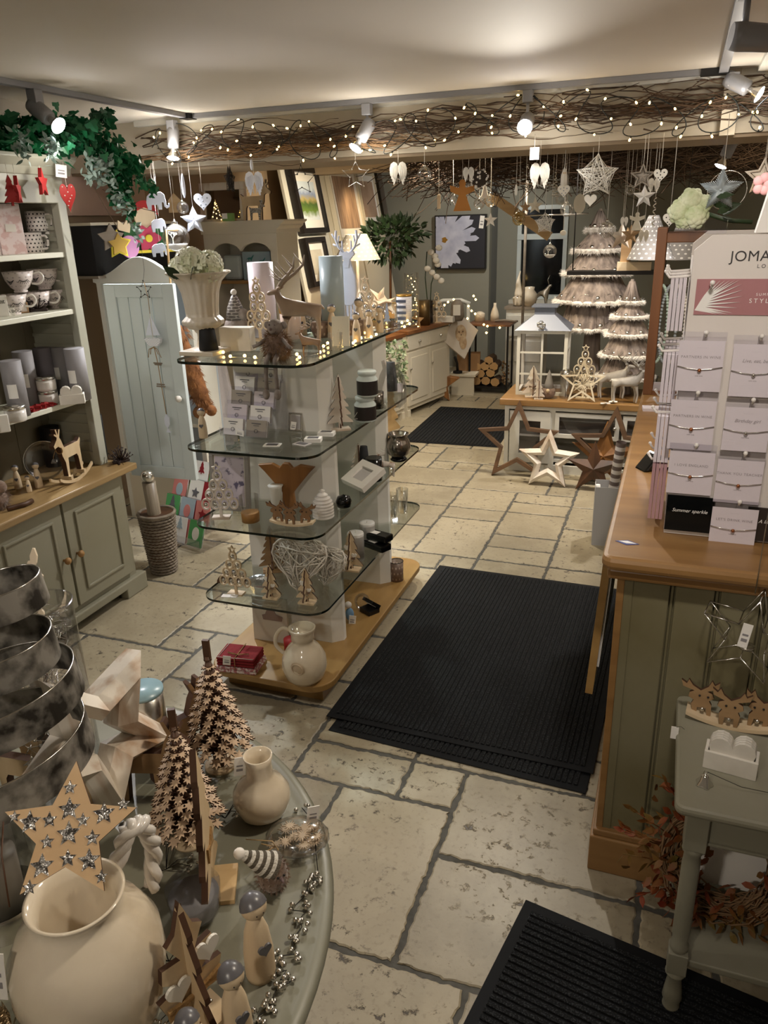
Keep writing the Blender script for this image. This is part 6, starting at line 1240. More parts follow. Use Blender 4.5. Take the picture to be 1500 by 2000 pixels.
pp = ony(760, 470, 7.0); T = thing('leafy_plant', 'bushy dark green plant in a basket behind the dotted lamp', 'plant', (pp.x, 7.0, .8)); k = M(); leafmass(k, (0, 0, pp.z-.8), (.26, .24, .19), 420, .075, 5); leafmass(k, (.12, 0, pp.z-.72), (.22, .2, .12), 160, .07, 6); k.build('foliage', LEAFD, T, fix=False); M().lathe([(.09, 0), (.12, .22), (.11, .22), (0, .2)], 24).build('pot', mat('ochre pot', '#a9813f', .6), T); M().tube([(0, 0, .2), (.01, 0, pp.z-.8)], .012, 6).build('stem', BROWN, T)
w = ony(740, 545, 6.6); T = thing('driftwood_star_bowl', 'whitewashed wooden stars piled in a bowl beside the lamp', 'bowl', (w.x, 6.6, .79)); M().lathe([(.06, 0), (.1, .15), (.09, .15), (0, .1)], 20).build('bowl', mat('ochre pot', '#a9813f', .6), T)
for i in range(3): k = M(); k.X = Matrix.Translation((-.04+.05*i, -.04+.02*i, .26+.05*(i % 2))) @ Matrix.Rotation(.5*i, 4, 'Y') @ Matrix.Rotation(.3, 4, 'X'); ridgestar(k, .13, .4, .05); k.build('star', WASH, T)
w = ony(803, 560, 6.9); T = thing('glass_cylinder', 'tall clear glass vase filled with warm lights and twigs', 'vase', (w.x, 6.9, .8)); M().lathe([(.07, 0), (.07, .5)], 24, caps=False).build('glass', GLASS, T); k = M(); q = random.Random(2); P = [Vector((q.uniform(-.05, .05), q.uniform(-.05, .05), .02+i*.012)) for i in range(40)]; k.tube(P, .002, 4); k.build('twigs', LEAFD, T)
k = M(); [k.ball(p, .005, 6) for p in P[::2]]; k.build('lights', WARM, T)
w = ony(838, 520, 7.35); T = thing('orchid', 'white orchid stems in a tall container near the flower painting', 'flowers', (w.x, 7.35, .8)); hh = w.z-.8; k = M(); k.tube([(0, 0, 0), (.02, 0, hh*.7), (.1, 0, hh*1.1)], .005, 5); k.tube([(0, 0, 0), (-.04, 0, hh*.8), (-.02, 0, hh*1.25)], .005, 5); k.build('stems', LEAFD, T); k = M()
for i in range(9): k.ball((.1-.03*(i % 4)+.02*cos(i), -.02*(i % 2), hh*(.75+.07*i)), .035, 8, (1, .4, .8))
k.build('blossoms', OFFW, T); M().box(-.05, .05, -.05, .05, 0, .22).build('container', MERC, T)
canister(col(829, 7.2, .80), .055, top(col(829, 7.2, .8), 586), 'bronze metal cylinder pot on the nearest sideboard', m=mat('bronze tube', '#6d5a3c', .35, .7), lab=None, name='bronze_pot', cat='pot')
w = col(853, 7.4, .8); bauble_tree(w, top(w, 565), .1, 'small lit bauble tree at the end of the cream sideboard')
w = col(812, 7.0, .80); flat('fretwork_star', 'small brown fretwork star leaning by the bronze pot', 'star', [(x, z+.066) for x, z in star(.082, .5)], .01, TAN, w, .2)
T = thing('white_tray_box', 'low white box tray beside the lit bauble tree', 'box', col(872, 7.5, .8)); M().box(-.08, .08, -.06, .06, 0, .05).build('tray', OFFW, T)
T = thing('rope_wreath_frame', 'grey photo stand with a little white frame at the sideboard end', 'picture', col(893, 7.58, .8), .2); k = M(); k.lathe([(.05, 0), (.07, .04), (.06, .16), (.03, .2), (0, .2)], 16); k.build('wicker_post', GREYWD, T); M().box(-.035, .035, -.09, -.08, .06, .16).build('frame', OFFW, T)
w = ony(890, 590, 7.7); T = thing('pouffe_box', 'string of warm bulbs sagging in front of the white chair', 'fairy lights', ony(935, 610, 7.9)); k = M(); P = [ony(px, py, 7.9)-T.location for px, py in ((925, 578), (929, 585), (915, 598), (921, 607), (928, 613), (913, 622), (945, 634), (952, 637), (950, 650), (976, 640), (886, 585), (875, 590), (868, 596))]; k.tube(P, .001, 3); k.build('wire', SILVER, T); k = M(); [k.ball(p, .011, 6) for p in P]; k.build('bulbs', WARM, T); T.name = 'string_lights'
for i, (px, py, r, h, lab, m_) in enumerate(((937, 628, .055, .1, 'cream round crock with lid on the iron side table', CERA), (966, 627, .045, .13, 'cream stoneware bottle with a seal on the iron side table', CERA))):
    w = onz(px, py, .72); w = col(px, 8.2, .7215)
    if i == 0: pot('crock', lab, 'pot', [(0, 0), (r, 0), (r, h*.75), (r*.9, h*.85), (r*.3, h), (0, h)], m_, w)
    else: pot('bottle', lab, 'bottle', [(0, 0), (r, 0), (r, h*.5), (r*.8, h*.8), (r*.35, h*1.2), (r*.35, h*1.45), (0, h*1.45)], m_, w)
k = M(); k.tube([(-.1, 0, .005), (0, .02, .012), (.1, 0, .005), (.14, -.02, .01)], .012, 7); tag(k.build('driftwood_piece', GREYWD, loc=col(985, 8.12, .728)), 'pale driftwood piece lying on the iron side table', 'driftwood')
# puppy print
w = ony(899, 655, 7.68); T = thing('puppy_print', 'square canvas print of a golden puppy hung on its corner at the sideboard end', 'picture', w+Vector((0, 0, 0)), 0, rot=(radians(-8), radians(38), radians(52))); a = .34
M().box(-a/2, a/2, -.01, .01, -a/2, a/2).build('canvas', mat('cream print', '#cfc3b3', .7), T); k = M(); k.X = Matrix.Rotation(radians(-38), 4, 'Y'); k.prism(oval(.075, .085, 20, 0, .02), .002, -.012); k.prism(oval(.05, .07, 16, .02, -.07), .002, -.0125); k.build('puppy', mat('puppy fur print', '#a98a66', .8, c2='#c9b08d', sc=26), T); k = M(); k.X = Matrix.Rotation(radians(-38), 4, 'Y'); [k.prism(oval(.007, .007, 8, x, z), .002, -.0145) for x, z in ((-.025, .035), (.025, .035), (0, .005))]; k.build('puppy_face', BROWN, T)
# cardboard box, star, under table clutter
T = thing('cardboard_box', 'small cardboard box on the cream bench under the puppy print', 'box', (-2.03, 8.06, .2255), .2); M().box(-.12, .12, -.08, .08, 0, .18).build('box', mat('cardboard', '#8f6b45', .8), T)
w = onz(857, 782, 0); T = thing('wooden_star', 'chunky reddish brown wooden star standing on the floor by the bench', 'star', w, .35); h = top(w, 705); k = M(); k.X = Matrix.Translation((0, 0, h*.46)) @ Matrix.Rotation(.1, 4, 'Y'); k.prism(star(h*.54, .44), .09); k.build('star', MANGO, T, bevel=.006)
w = onz(800, 740, .3); T = thing('plywood_tree', 'tall plywood fir tree leaning on the sideboard', 'tree ornament', (-2.2, 6.0, 0), 1.2, rot=(0, 0, radians(80))); k = M(); k.prism(fir(.55, .34, 5), .02); k.build('tree', PINE, T)
T = thing('trailing_plant', 'trailing variegated ivy hanging from the near sideboard end', 'plant', col(765, 5.9, .79)); k = M(); q = random.Random(9)
for i in range(150): leaf(k, Vector((q.uniform(-.05, .12), q.uniform(-.1, .05), q.uniform(-.3, .06))), Vector((q.uniform(-1, 1), q.uniform(-1, .2), q.uniform(-1, .3))).normalized(), .04, q, True)
k.build('foliage', mat('variegated ivy', '#4e6a45', .5, c2='#b3bd9a', sc=30), T, fix=False)
T = thing('black_desk_lamp', 'black folding lamp lying in the opening below the sideboard', 'lamp', (-2.1, 7.86, .2255), 0); k = M(); k.tube([(0, 0, .02), (.02, -.1, .12), (.03, -.22, .2)], .014, 8); k.lathe([(.05, 0), (.05, .02), (0, .03)], 16, (0, 0, 0)); k.build('lamp', BLACKM, T)
# window things
w = Vector((0, 0, 0)); w = col(1012, 8.42, .855); T = thing('hare_statue', 'tall cream ceramic hare sitting in front of the window', 'statue', w); s = top(w, 528); P = [(0, 0, .12), (0, 0, .35), (0, .0, .55), (-.02, -.06, .68), (-.03, -.13, .66), (.0, .03, .85), (.03, .06, .98), (.05, -.1, .3), (.05, -.12, .02), (-.06, -.1, .3), (-.06, -.12, .02), (.1, -.08, .03), (-.12, .0, .03)]
skin([(0, 1), (1, 2), (2, 3), (3, 4), (3, 5), (5, 6), (1, 7), (7, 8), (1, 9), (9, 10), (0, 11), (0, 12)], [tuple(c*s for c in p) for p in P], [r*s for r in (.16, .13, .085, .075, .04, .03, .015, .045, .03, .045, .03, .05, .05)], 'hare_body', CERA, T)
w = col(1033, 8.4, .855); pot('cream_vase', 'cream glazed vase beside the sitting hare', 'vase', [(0, 0), (.045, 0), (.085, .07), (.08, .13), (.05, .17), (.055, .2), (.04, .2), (.035, .17), (0, .1)], CERA, w)
w = ony(1052, 560, 8.6); T = thing('silver_stag_ornament', 'small silver stag standing on the window sill cabinet', 'reindeer', col(1056, 8.5, .855)); skin([(0, 1), (1, 2), (2, 3), (0, 4), (0, 5), (1, 6), (1, 7)], [(-.06, 0, .12), (.05, 0, .13), (.08, 0, .2), (.11, 0, .21), (-.07, .02, 0), (-.06, -.02, 0), (.05, .02, 0), (.06, -.02, 0)], [.03, .03, .018, .012, .008, .008, .008, .008], 'body', SILVER, T); M().tube([(.08, .0, .21), (.06, .02, .26), (.08, .03, .31)], .004, 4).build('antlers', SILVER, T)
# sloping rustic plank near the window with clips
a, b_ = ony(962, 382, 7.2), ony(1075, 460, 7.2); T = thing('slanted_plank', 'slanting pale plank hanging down from the twig canopy by the window', 'plank', a, 0); k = M(); d = b_-a; k.X = Matrix.Rotation(-atan2(d.z, d.x), 4, 'Y'); k.box(0, d.length, -.015, .015, -.05, .03); k.build('plank', PINE, T); M().tube([(.03, 0, 0), (.03, 0, 2.3-a.z)], .002, 4).build('hanging_wire', IRON, T)
a, b_ = ony(1003, 440, 7.3), ony(998, 600, 7.3); T = thing('pole', 'thin grey pole standing left of the far window', 'pole', (a.x, 7.9, 0)); M().tube([(0, 0, 0), (0, 0, 2.2)], .014, 8).build('pole', GREYWD, T)
a = ony(1030, 421, 5.8); T = thing('hanging_rail', 'thin metal rail carrying ornaments below the twig canopy', 'rail', a, 0); M().tube([(-.05, 0, 0), (.42, 0, 0)], .006, 6).build('rail', SILVER, T); [M().tube([(x, 0, 0), (x, 0, 2.3-a.z)], .002, 4).build('hanging_wire', SILVER, T) for x in (0, .38)]
# ---------------- bark trees
def barktree(w, s, lv, trunk, label, seed):
    """lv: list of (z, brim radius) from the top down"""
    T = thing('bark_tree', label, 'tree decoration', w); zt = lv[0][0]; q = random.Random(seed)
    prev = (lv[0][0], .0)
    for i in range(1, len(lv)):
        z1, r1 = lv[i]; z0 = lv[i-1][0] if i > 1 else lv[0][0]; r0 = .01 if i == 1 else lv[i-1][1]*.68; k = M(); n = 46; rows_ = 5
        vs = []; 
        for a in range(rows_+1):
            u = a/rows_
            for j in range(n): th = 2*pi*j/n; rr = (r0+(r1-r0)*u**1.1)*(1+.05*(j % 2)*u+q.uniform(-.02, .02)*u); vs.append((rr*cos(th), rr*sin(th), z0+(.01 if i > 1 else 0)+(z1-z0)*u))
        k.add(vs, [(a*n+j, a*n+(j+1) % n, (a+1)*n+(j+1) % n, (a+1)*n+j) for a in range(rows_) for j in range(n)], False)
        for j in range(60): th = q.uniform(0, 2*pi); k.tube([((r0+(r1-r0)*u**1.1+.004)*cos(th+.05*u), (r0+(r1-r0)*u**1.1+.004)*sin(th+.05*u), z0+(z1-z0)*u) for u in (0.1, .5, 1.0)], .0035, 3)
        k.build('bark_tier', BARK, T, fix=False)
        k = M(); k.ring((0, 0, z1), r1*1.0, .016*s, 8, 40); pts = [((r1*cos(a_)+.008*s*cos(a_), r1*sin(a_)+.008*s*sin(a_), z1), (cos(a_), sin(a_), q.uniform(-.7, .7))) for a_ in [2*pi*j/90 for j in range(90)]]; k.fur(pts, .036*s, 1900, .0018, .25, i); k.build('fur_trim', FUR, T, fix=False)
        k = M(); m_ = 5+i; Pn = []
        for j in range(m_*4): th = 2*pi*j/(m_*4); Pn.append(((r0+(r1-r0)*.72)*1.03*cos(th), (r0+(r1-r0)*.72)*1.03*sin(th), z0+(z1-z0)*(.75+.08*cos(j*pi/2))))
        k.tube(Pn, .0015, 4, True); k.build('bead_wire', SILVER, T)
        for j in range(0, m_*4, 4): k = M(); k.ball((0, 0, 0), .02*s, 12); k.build('silver_bauble', SILVER, T, loc=Pn[j])
    k = M(); k.lathe([(trunk*1.1, 0), (trunk*.9, lv[-1][0]*.5), (trunk*.6, lv[-1][0]+.05)], 20, wob=lambda a, u: 1+.06*sin(9*a)); k.build('trunk', BARK, T)
    return T
yT = 6.15; w = Vector((ony(1158, 640, yT).x, yT, 0)); zz = lambda py: ony(1160, py, yT).z; rr_ = lambda px: span((w.x, yT, 1.1), px)/2
barktree(w, 1.0, [(zz(408), 0), (zz(449), rr_(38)), (zz(489), rr_(84)), (zz(533), rr_(116)), (zz(586), rr_(142)), (zz(638), rr_(125))], .09, 'tall tiered bark tree with fur trims and silver baubles on the bench', 1)
yT = 5.74; w = Vector((ony(1228, 640, yT).x, yT, BZ)); zz = lambda py: ony(1228, py, yT).z-BZ; rr_ = lambda px: span((w.x, yT, .9), px)/2
barktree(w, .8, [(zz(545), 0), (zz(590), rr_(36)), (zz(618), rr_(58)), (zz(652), rr_(76)), (zz(692), rr_(92)), (zz(735), rr_(100))], .05, 'smaller tiered bark tree with fur trims at the right of the bench', 2)
# lantern
w = onz(1063, 752, BZ); w = Vector((ony(1060, 740, 5.68).x, 5.68, BZ)); hL = ony(1060, 640, 5.68).z-BZ; a = .165; T = thing('lantern', 'large white wooden lantern with a blue grey metal roof on the bench', 'lantern', w, radians(3)); k = M()
for sx in (-1, 1):
    for sy in (-1, 1): k.box(sx*a-.012, sx*a+.012, sy*a*.8-.012, sy*a*.8+.012, 0, hL)
for z in (0.0, hL-.025):
    k.box(-a, a, -a*.8-.01, -a*.8+.01, z, z+.025); k.box(-a, a, a*.8-.01, a*.8+.01, z, z+.025); k.box(-a-.01, -a+.01, -a*.8, a*.8, z, z+.025); k.box(a-.01, a+.01, -a*.8, a*.8, z, z+.025)
k.build('frame', W_, T, bevel=.002); k = M(); k.box(-.007, .007, -a*.8-.006, -a*.8+.006, 0, hL); [k.box(-a, a, -a*.8-.006, -a*.8+.006, hL*u-.006, hL*u+.006) for u in (.33, .66)]; [k.box(a-.006, a+.006, -a*.8, a*.8, hL*u-.006, hL*u+.006) for u in (.33, .66)]; k.build('glazing_bars', W_, T)
k = M(); b2 = a+.03; c_ = .07; zt_ = hL+.1; k.add([(-b2, -b2*.85, hL), (b2, -b2*.85, hL), (b2, b2*.85, hL), (-b2, b2*.85, hL), (-c_, -c_, zt_), (c_, -c_, zt_), (c_, c_, zt_), (-c_, c_, zt_)], [(0, 1, 5, 4), (1, 2, 6, 5), (2, 3, 7, 6), (3, 0, 4, 7), (3, 2, 1, 0)]); k.box(-c_, c_, -c_, c_, zt_, zt_+.05); k.box(-c_-.02, c_+.02, -c_-.02, c_+.02, zt_+.05, zt_+.06); k.build('roof', mat('slate blue metal', '#787e8c', .45, .4), T)
k = M(); k.box(-a, a, -a*.8, -a*.8+.002, .02, hL-.02); k.build('glass', PLAS, T); k = M(); q = random.Random(4); P = [Vector((0, -a*.8-.05, zt_-.06))+Vector((q.gauss(0, 1), q.gauss(0, 1), q.gauss(0, 1))).normalized()*.032 for _ in range(40)]; k.tube(P, .0025, 4, True); tag(k.build('wire_ball', SILVER, loc=w), 'silver wire ball with white tag hanging on the lantern roof', 'hanging ornament')
# bench items
def BT(px, py, y=None): return col(px, 5.62-(py-752)*.0085, BZ)
w = BT(1040, 768); wood_tree(w, top(w, 715), .2, 'larger whitewashed wooden tree at the left end of the bench', m=WASH, tiers=4, w=.15); w = BT(1048, 772); w2 = w+Vector((.02, -.04, 0)); wood_tree(w2, top(w2, 742), .2, 'little whitewashed tree in front of the larger one on the bench', m=WASH, hearts=False)
w = BT(1071, 770); T = thing('gonk_figure', 'small grey gonk with tall striped hat on the bench', 'figurine', w); h = top(w, 722); k = M(); k.ball((0, 0, h*.22), h*.24, 14); k.build('body', FURB, T); k = M(); k.lathe([(h*.2, h*.3), (h*.14, h*.55), (h*.05, h*.9), (0, h)], 14); k.build('hat', mat('striped grey hat', '#8b8783', .8), T); M().ball((0, -h*.2, h*.3), h*.07, 8).build('nose', SKIN, T)
w = BT(1135, 779); T = thing('fretwork_star', 'large cream fretwork wooden star with tree of life standing on the bench', 'star', w, .05, rot=(radians(-8), 0, .05)); h = top(w, 700); R_ = h*.53; k = M(); k.X = Matrix.Translation((0, 0, R_*.83)); starframe(k, R_, .42, .8, .012); q = random.Random(5)
for i in range(26):
    a_ = q.uniform(0, 2*pi); l = R_*q.uniform(.3, .7) if abs(((a_*5/2/pi) % 1)-.5) > .3 else R_*.36; k.tube([(0, 0, -R_*.1), (l*.5*cos(a_)+.01, 0, l*.5*sin(a_)), (l*cos(a_), 0, l*sin(a_))], .003, 4)
for i in range(10): a_ = 2*pi*i/10; k.ring((R_*.28*cos(a_), 0, R_*.28*sin(a_)), R_*.09, .002, 4, 10, 'y')
k.build('fretwork', mat('cream ply', '#d9cbb0', .6), T, fix=False)
w = BT(1138, 764); bauble_tree(w, top(w, 662), .0, 'tall cream bauble tree behind the fretwork star', m=mat('cream ply', '#d9cbb0', .6), rows=(1, 2, 3, 3, 3))
AG = mat('antique silver white', '#c4beb5', .4, c2='#a29a90', sc=12, bump=.1)
w = BT(1192, 770)+Vector((0, .07, 0)); reindeer(w, top(w, 684)*.95, radians(8), 'rear silver white reindeer beside the small bark tree', m=AG, ant=1.2); w = BT(1220, 778)+Vector((.0, .02, 0)); reindeer(w, top(w, 692)*.93, radians(4), 'front silver white reindeer standing at the bench edge', m=AG, ant=1.2)
T = thing('starfish_ornament', 'cluster of tiny white stars lying by the reindeer hooves', 'star', BT(1182, 780), .2); k = M(); k.X = Matrix.Rotation(pi/2-.4, 4, 'X'); k.prism(star(.035, .5), .01); k.X = Matrix.Translation((.05, 0, .01)) @ Matrix.Rotation(pi/2-.6, 4, 'X'); k.prism(star(.03, .5), .01); k.build('stars', OFFW, T)
T = thing('glass_cloche', 'dark glass candle holder standing behind the fretwork star', 'candle holder', BT(1105, 764)); M().lathe([(.05, 0), (.05, .02), (.04, .03), (.045, .14), (.02, .17)], 20, caps=False).build('glass', CELLO, T); M().lathe([(.046, .15), (.05, .18), (.02, .2), (0, .2)], 20).build('cap', SILVER, T)
# stars on the floor in front of the bench
def fstar(px, py, tp, label, m, kind, rz=.05, lean_=-7):
    w = col(px, 5.27-(py-915)*.006, 0); h = top(w, tp)/cos(radians(lean_)); R_ = h/1.81; T = thing('floor_star', label, 'star', w, rz, rot=(radians(lean_), 0, rz)); k = M(); k.X = Matrix.Translation((0, 0, R_*.81))
    if kind == 'frame': starframe(k, R_, .46, .78, .05, .0)
    elif kind == 'ridge': starframe(k, R_, .46, .5, .03, .02)
    else: ridgestar(k, R_, .4, .09)
    k.build('star', m, T, bevel=.002 if kind == 'frame' else 0); return T
fstar(1008, 915, 786, 'largest rustic wooden star frame leaning on the left of the bench', DKWD, 'frame', .1); fstar(1068, 940, 842, 'whitewashed wooden star in front with a twine loop', WASH, 'ridge', 0, -6)
fstar(1190, 925, 798, 'large rustic star frame leaning at the right of the bench', DKWD, 'frame', -.1); fstar(1175, 918, 825, 'solid brown metal star inside the right star frame', MANGO, 'solid', -.1); fstar(1156, 945, 864, 'small dark brown wooden star nearest the gift bag', BROWN, 'solid', .05)
# gift bag and wrapping roll
w = onz(1190, 1058, 0); w.x = -.26; T = thing('gift_bag', 'tall pale grey paper bag standing by the counter', 'bag', w, .1); h = top(w, 945); k = M(); k.box(-.07, .07, -.07, -.067, 0, h); k.box(-.07, .07, .067, .07, 0, h); k.box(-.07, -.067, -.07, .07, 0, h*.97); k.box(.067, .07, -.07, .07, 0, h*.97); k.box(-.07, .07, -.07, .07, 0, .004); k.build('paper_bag', mat('bag paper', '#a8a7a8', .6), T)
T2 = thing('wrapping_paper_roll', 'roll of white and dark striped wrapping paper standing in the bag', 'wrapping paper', w+Vector((.0, .02, .008)), 0, rot=(radians(4), radians(5), 0)); k = M(); L_ = top(w, 862)
for i in range(26): k.mi = i % 2; z = L_*i/26; k.lathe([(.027, z), (.027, z+L_/26)], 18, caps=False)
k.build('roll', [mat('roll white', '#cfc8c2', .6), mat('roll stripes', '#6d5f5a', .6)], T2)
T2 = thing('wrapping_paper_roll', 'short white roll lying low inside the grey bag', 'wrapping paper', w+Vector((-.04, .0, .008)), 0, rot=(0, radians(-3), 0)); M().lathe([(.014, 0), (.014, h*.95)], 14).build('roll', PAPER, T2)
# card rack, basket, toy on the floor behind the dresser
BC = onz(306, 1118, 0)
w = Vector((BC.x+.03, BC.y+.03, 0)); T = thing('wicker_basket', 'tall grey wicker basket standing beside the dresser', 'basket', w); k = M(); n = 44
WK = mat('grey wicker', '#8c8072', .8, c2='#6e6355', sc=30); h = .34
k.lathe([(.062, 0), (.075, .1), (.088, h*.8), (.09, h)], 32, caps=True); k.build('lining', BROWN, T); k = M()
for i in range(20): z = .01+i*(h-.02)/19; r_ = .065+.028*z/h; k.tube([((r_+.003*(1 if (j+i) % 2 else -1))*cos(2*pi*j/n), (r_+.003*(1 if (j+i) % 2 else -1))*sin(2*pi*j/n), z) for j in range(n)], .0075, 4, True)
k.ring((0, 0, h), .094, .009, 6, 40); k.build('weave', WK, T, fix=False)
T = thing('wrapping_paper_roll', 'rolled silvery brown gift wrap standing in the wicker basket', 'wrapping paper', w+Vector((.0, .0, .02)), 0, rot=(radians(3), 0, 0)); k = M(); k.lathe([(.035, 0), (.034, .5)], 20); k.build('roll', mat('striped brown wrap', '#9a8e7c', .4, c2='#7d705e', sc=30, stretch=(3, 3, .01)), T); M().ball((0, 0, .53), .036, 12).build('foil_end', SILVER, T)
w = onz(362, 1062, 0); T = thing('card_stand', 'clear acrylic floor rack full of christmas cards', 'card rack', w, radians(-14)); T.scale = (1.1, 1, 1.1); CP = [mat('card red', '#8c1420', .5), PAPER, mat('card green', '#4f9a58', .6), mat('card blue', '#9fb0b8', .6), mat('card pink', '#cf8078', .6), OFFW]; q = random.Random(12)
k = M(); [k.add([(sx, -.06, 0), (sx, .26, 0), (sx, .26, .36), (sx, -.06, .06)], [(0, 1, 2, 3)]) for sx in (-.17, .0, .17)]; [k.box(-.17, .17, -.06+i*.07, -.058+i*.07, .02+i*.085, .07+i*.085) for i in range(4)]; k.build('acrylic_rack', PLAS, T, fix=False)
for i in range(4):
    for j in range(3):
        for d in range(2):
            c = M(); X_ = Matrix.Translation((-.115+j*.115+q.uniform(-.005, .005), -.05+i*.07+d*.012, .025+i*.085)) @ Matrix.Rotation(radians(-22), 4, 'X') @ Matrix.Rotation(q.uniform(-.05, .05), 4, 'Y'); c.X = X_; hh_ = .14-.01*d; c.box(-.052, .052, -.001, .001, 0, hh_); o_ = c.build('christmas_card', CP[(i*2+j+d*3) % 6], T)
            if d == 0: c = M(); c.X = X_; c.prism([(x, z+hh_*.5) for x, z in (star(.03, .5) if (i+j) % 3 == 0 else fir(.07, .045, 3) if (i+j) % 3 == 1 else oval(.025, .035))], .001, -.002); c.build('card_print', CP[(i+j*2+1) % 6] if (i*2+j) % 6 != (i+j*2+1) % 6 else HAIR, o_)
T = thing('fir_foliage', 'deep green artificial fir branches behind the card rack', 'foliage', onz(390, 990, 0)+Vector((-.1, .35, 0))); k = M(); leafmass(k, (0, 0, .3), (.2, .15, .32), 500, .06, 3); k.build('needles', mat('fir green', '#2d5a30', .6, c2='#1c3d1e', sc=9), T, fix=False)
w = ony(374, 722, 3.5); T = thing('fluffy_toy', 'long orange brown fluffy toy hanging behind the open white door', 'soft toy', w, .2); k = M(); s = .23; P = [(-.05, 0, s), (-.02, 0, .1), (0, 0, 0), (.02, 0, -.1), (.06, 0, -s)]; k.tube(P, [.02, .035, .045, .05, .035], 14); k.ball((.02, -.01, -s), .035, 12); k.ball((.09, -.01, -s+.01), .03, 12); k.build('body', FURO, T)
q = random.Random(1); pts = []
for _ in range(300): u = q.random()*4; i = min(3, int(u)); f = u-i; p = Vector(P[i]).lerp(Vector(P[i+1]), f); a_ = q.uniform(0, 2*pi); r_ = .042; pts.append((p+Vector((r_*cos(a_), r_*sin(a_), 0)), (cos(a_), sin(a_), -.3)))
M().fur(pts, .03, 1800, .0012, .8).build('fur', FURO, T, fix=False); M().tube([(-.05, 0, s), (-.06, 0, s+.2), (-.09, .1, s+.47), (-.09, .24, s+.47)], .006, 7).build('hook', PINE, T)
w = ony(425, 760, 4.15); T = thing('white_fleece', 'grey white fleecy throw hanging behind the glass shelves', 'throw', w, 0); k = M(); k.lathe([(.01, .25), (.06, .2), (.08, 0), (.09, -.2), (.08, -.35)], 40, wob=lambda a, u: 1+.18*sin(7*a+3*u)); k.build('fleece', mat('grey fleece', '#b7b1b2', .95, bump=.5, sc=30), T)
# cream cupboard contents and top
w = Vector((-2.9, 5.0, CUPZ)); 
T = thing('mirror', 'pale distressed wooden mirror leaning on top of the cream cupboard', 'mirror', Vector((ony(435, 400, 5.12).x, 5.12, CUPZ)), 0, rot=(radians(-4), 0, 0)); k = M(); mw_, mh = .37, ony(430, 356, 5.1).z-CUPZ; k.box(-mw_/2, mw_/2, -.015, .015, mh-.05, mh); k.box(-mw_/2, -mw_/2+.045, -.015, .015, 0, mh-.05); k.box(mw_/2-.045, mw_/2, -.015, .015, 0, mh-.05); k.box(-mw_/2, mw_/2, -.015, .015, 0, .015); k.build('frame', CHIP, T, bevel=.004); M().box(-mw_/2+.04, mw_/2-.04, -.002, .005, .01, mh-.05).build('glass', mat('mirror glass', '#8a7f6e', .05, .95), T)
T = thing('lit_glass_tree', 'small glass cone tree with warm lights before the mirror', 'tree ornament', col(424, 4.95, CUPZ)); M().lathe([(.045, 0), (.005, .13), (0, .14)], 16, caps=False).build('cone', CELLO, T); k = M(); [k.ball((.035*(1-i/12)*cos(i*2.1), .035*(1-i/12)*sin(i*2.1), .01+i*.01), .003, 5) for i in range(12)]; k.build('lights', WARM, T)
T = thing('green_card', 'small green and white boxed item before the mirror', 'box', col(447, 4.96, CUPZ)); M().box(-.04, .04, -.015, .015, 0, .05).build('box', mat('lime green', '#7fa35a', .6), T); M().box(-.04, .0, -.017, -.015, .015, .05).build('label', PAPER, T)
w = col(500, 5.08, CUPZ); flat('plywood_deer', 'plywood deer silhouette standing on the cream cupboard', 'reindeer', [(x*.26, z*.26) for x, z in DEER], .02, PLYV, w, .1, edge=PLYE); w = col(502, 5.02, CUPZ); flat('small_clear_deer', 'smaller glittery deer silhouette before the plywood deer', 'reindeer', [(x*.13, z*.13) for x, z in DEER], .012, GLIT, w, .1)
ds = CUPZ-.42+.0225
T = thing('dinosaur_print_box', 'pale box printed with green dinosaurs inside the cream cupboard', 'gift box', (-2.83, 5.1, ds), .02); M().box(-.11, .11, -.03, .03, 0, .19).build('box', mat('blue grey box', '#8fa1a6', .6), T)
for i, (x, z) in enumerate(((-.05, .14), (.04, .12), (-.03, .05), (.05, .03))): k = M(); k.X = Matrix.Translation((x, -.032, z)); k.prism([(-.03, 0), (-.01, .012), (.01, .012), (.03, .03), (.032, .026), (.016, .0), (.012, -.012), (.006, -.012), (.004, 0), (-.006, 0), (-.008, -.012), (-.013, -.012), (-.013, .0)], .001); k.build('dinosaur_print', mat('teal print', '#2f6f68', .7), T)
T = thing('clear_gift_bag', 'pale clear gift bag beside the dinosaur box', 'bag', (-3.03, 5.1, ds)); M().box(-.07, .07, -.04, .04, 0, .17).build('bag', mat('cloudy bag', '#a9b0ab', .4), T, bevel=.02)
T = thing('fruit_bowl', 'bag of green baubles on the lower shelf of the cream cupboard', 'baubles', (-2.82, 5.1, CUPZ-.70+.0225)); k = M(); q = random.Random(2); [k.ball((q.uniform(-.06, .06), q.uniform(-.04, .04), .03+.05*q.random()), .03, 10) for _ in range(9)]; k.build('baubles', mat('olive green bauble', '#8f9a4f', .4), T)
T = thing('pumpkin_ornament', 'dark orange round ornament at the right of the lower shelf', 'ornament', (-2.7, 5.12, CUPZ-.70+.0225)); k = M(); k.ball((0, 0, .06), .06, 16, (1, 1, .9)); k.build('pumpkin', mat('burnt orange', '#7a3f22', .5), T)
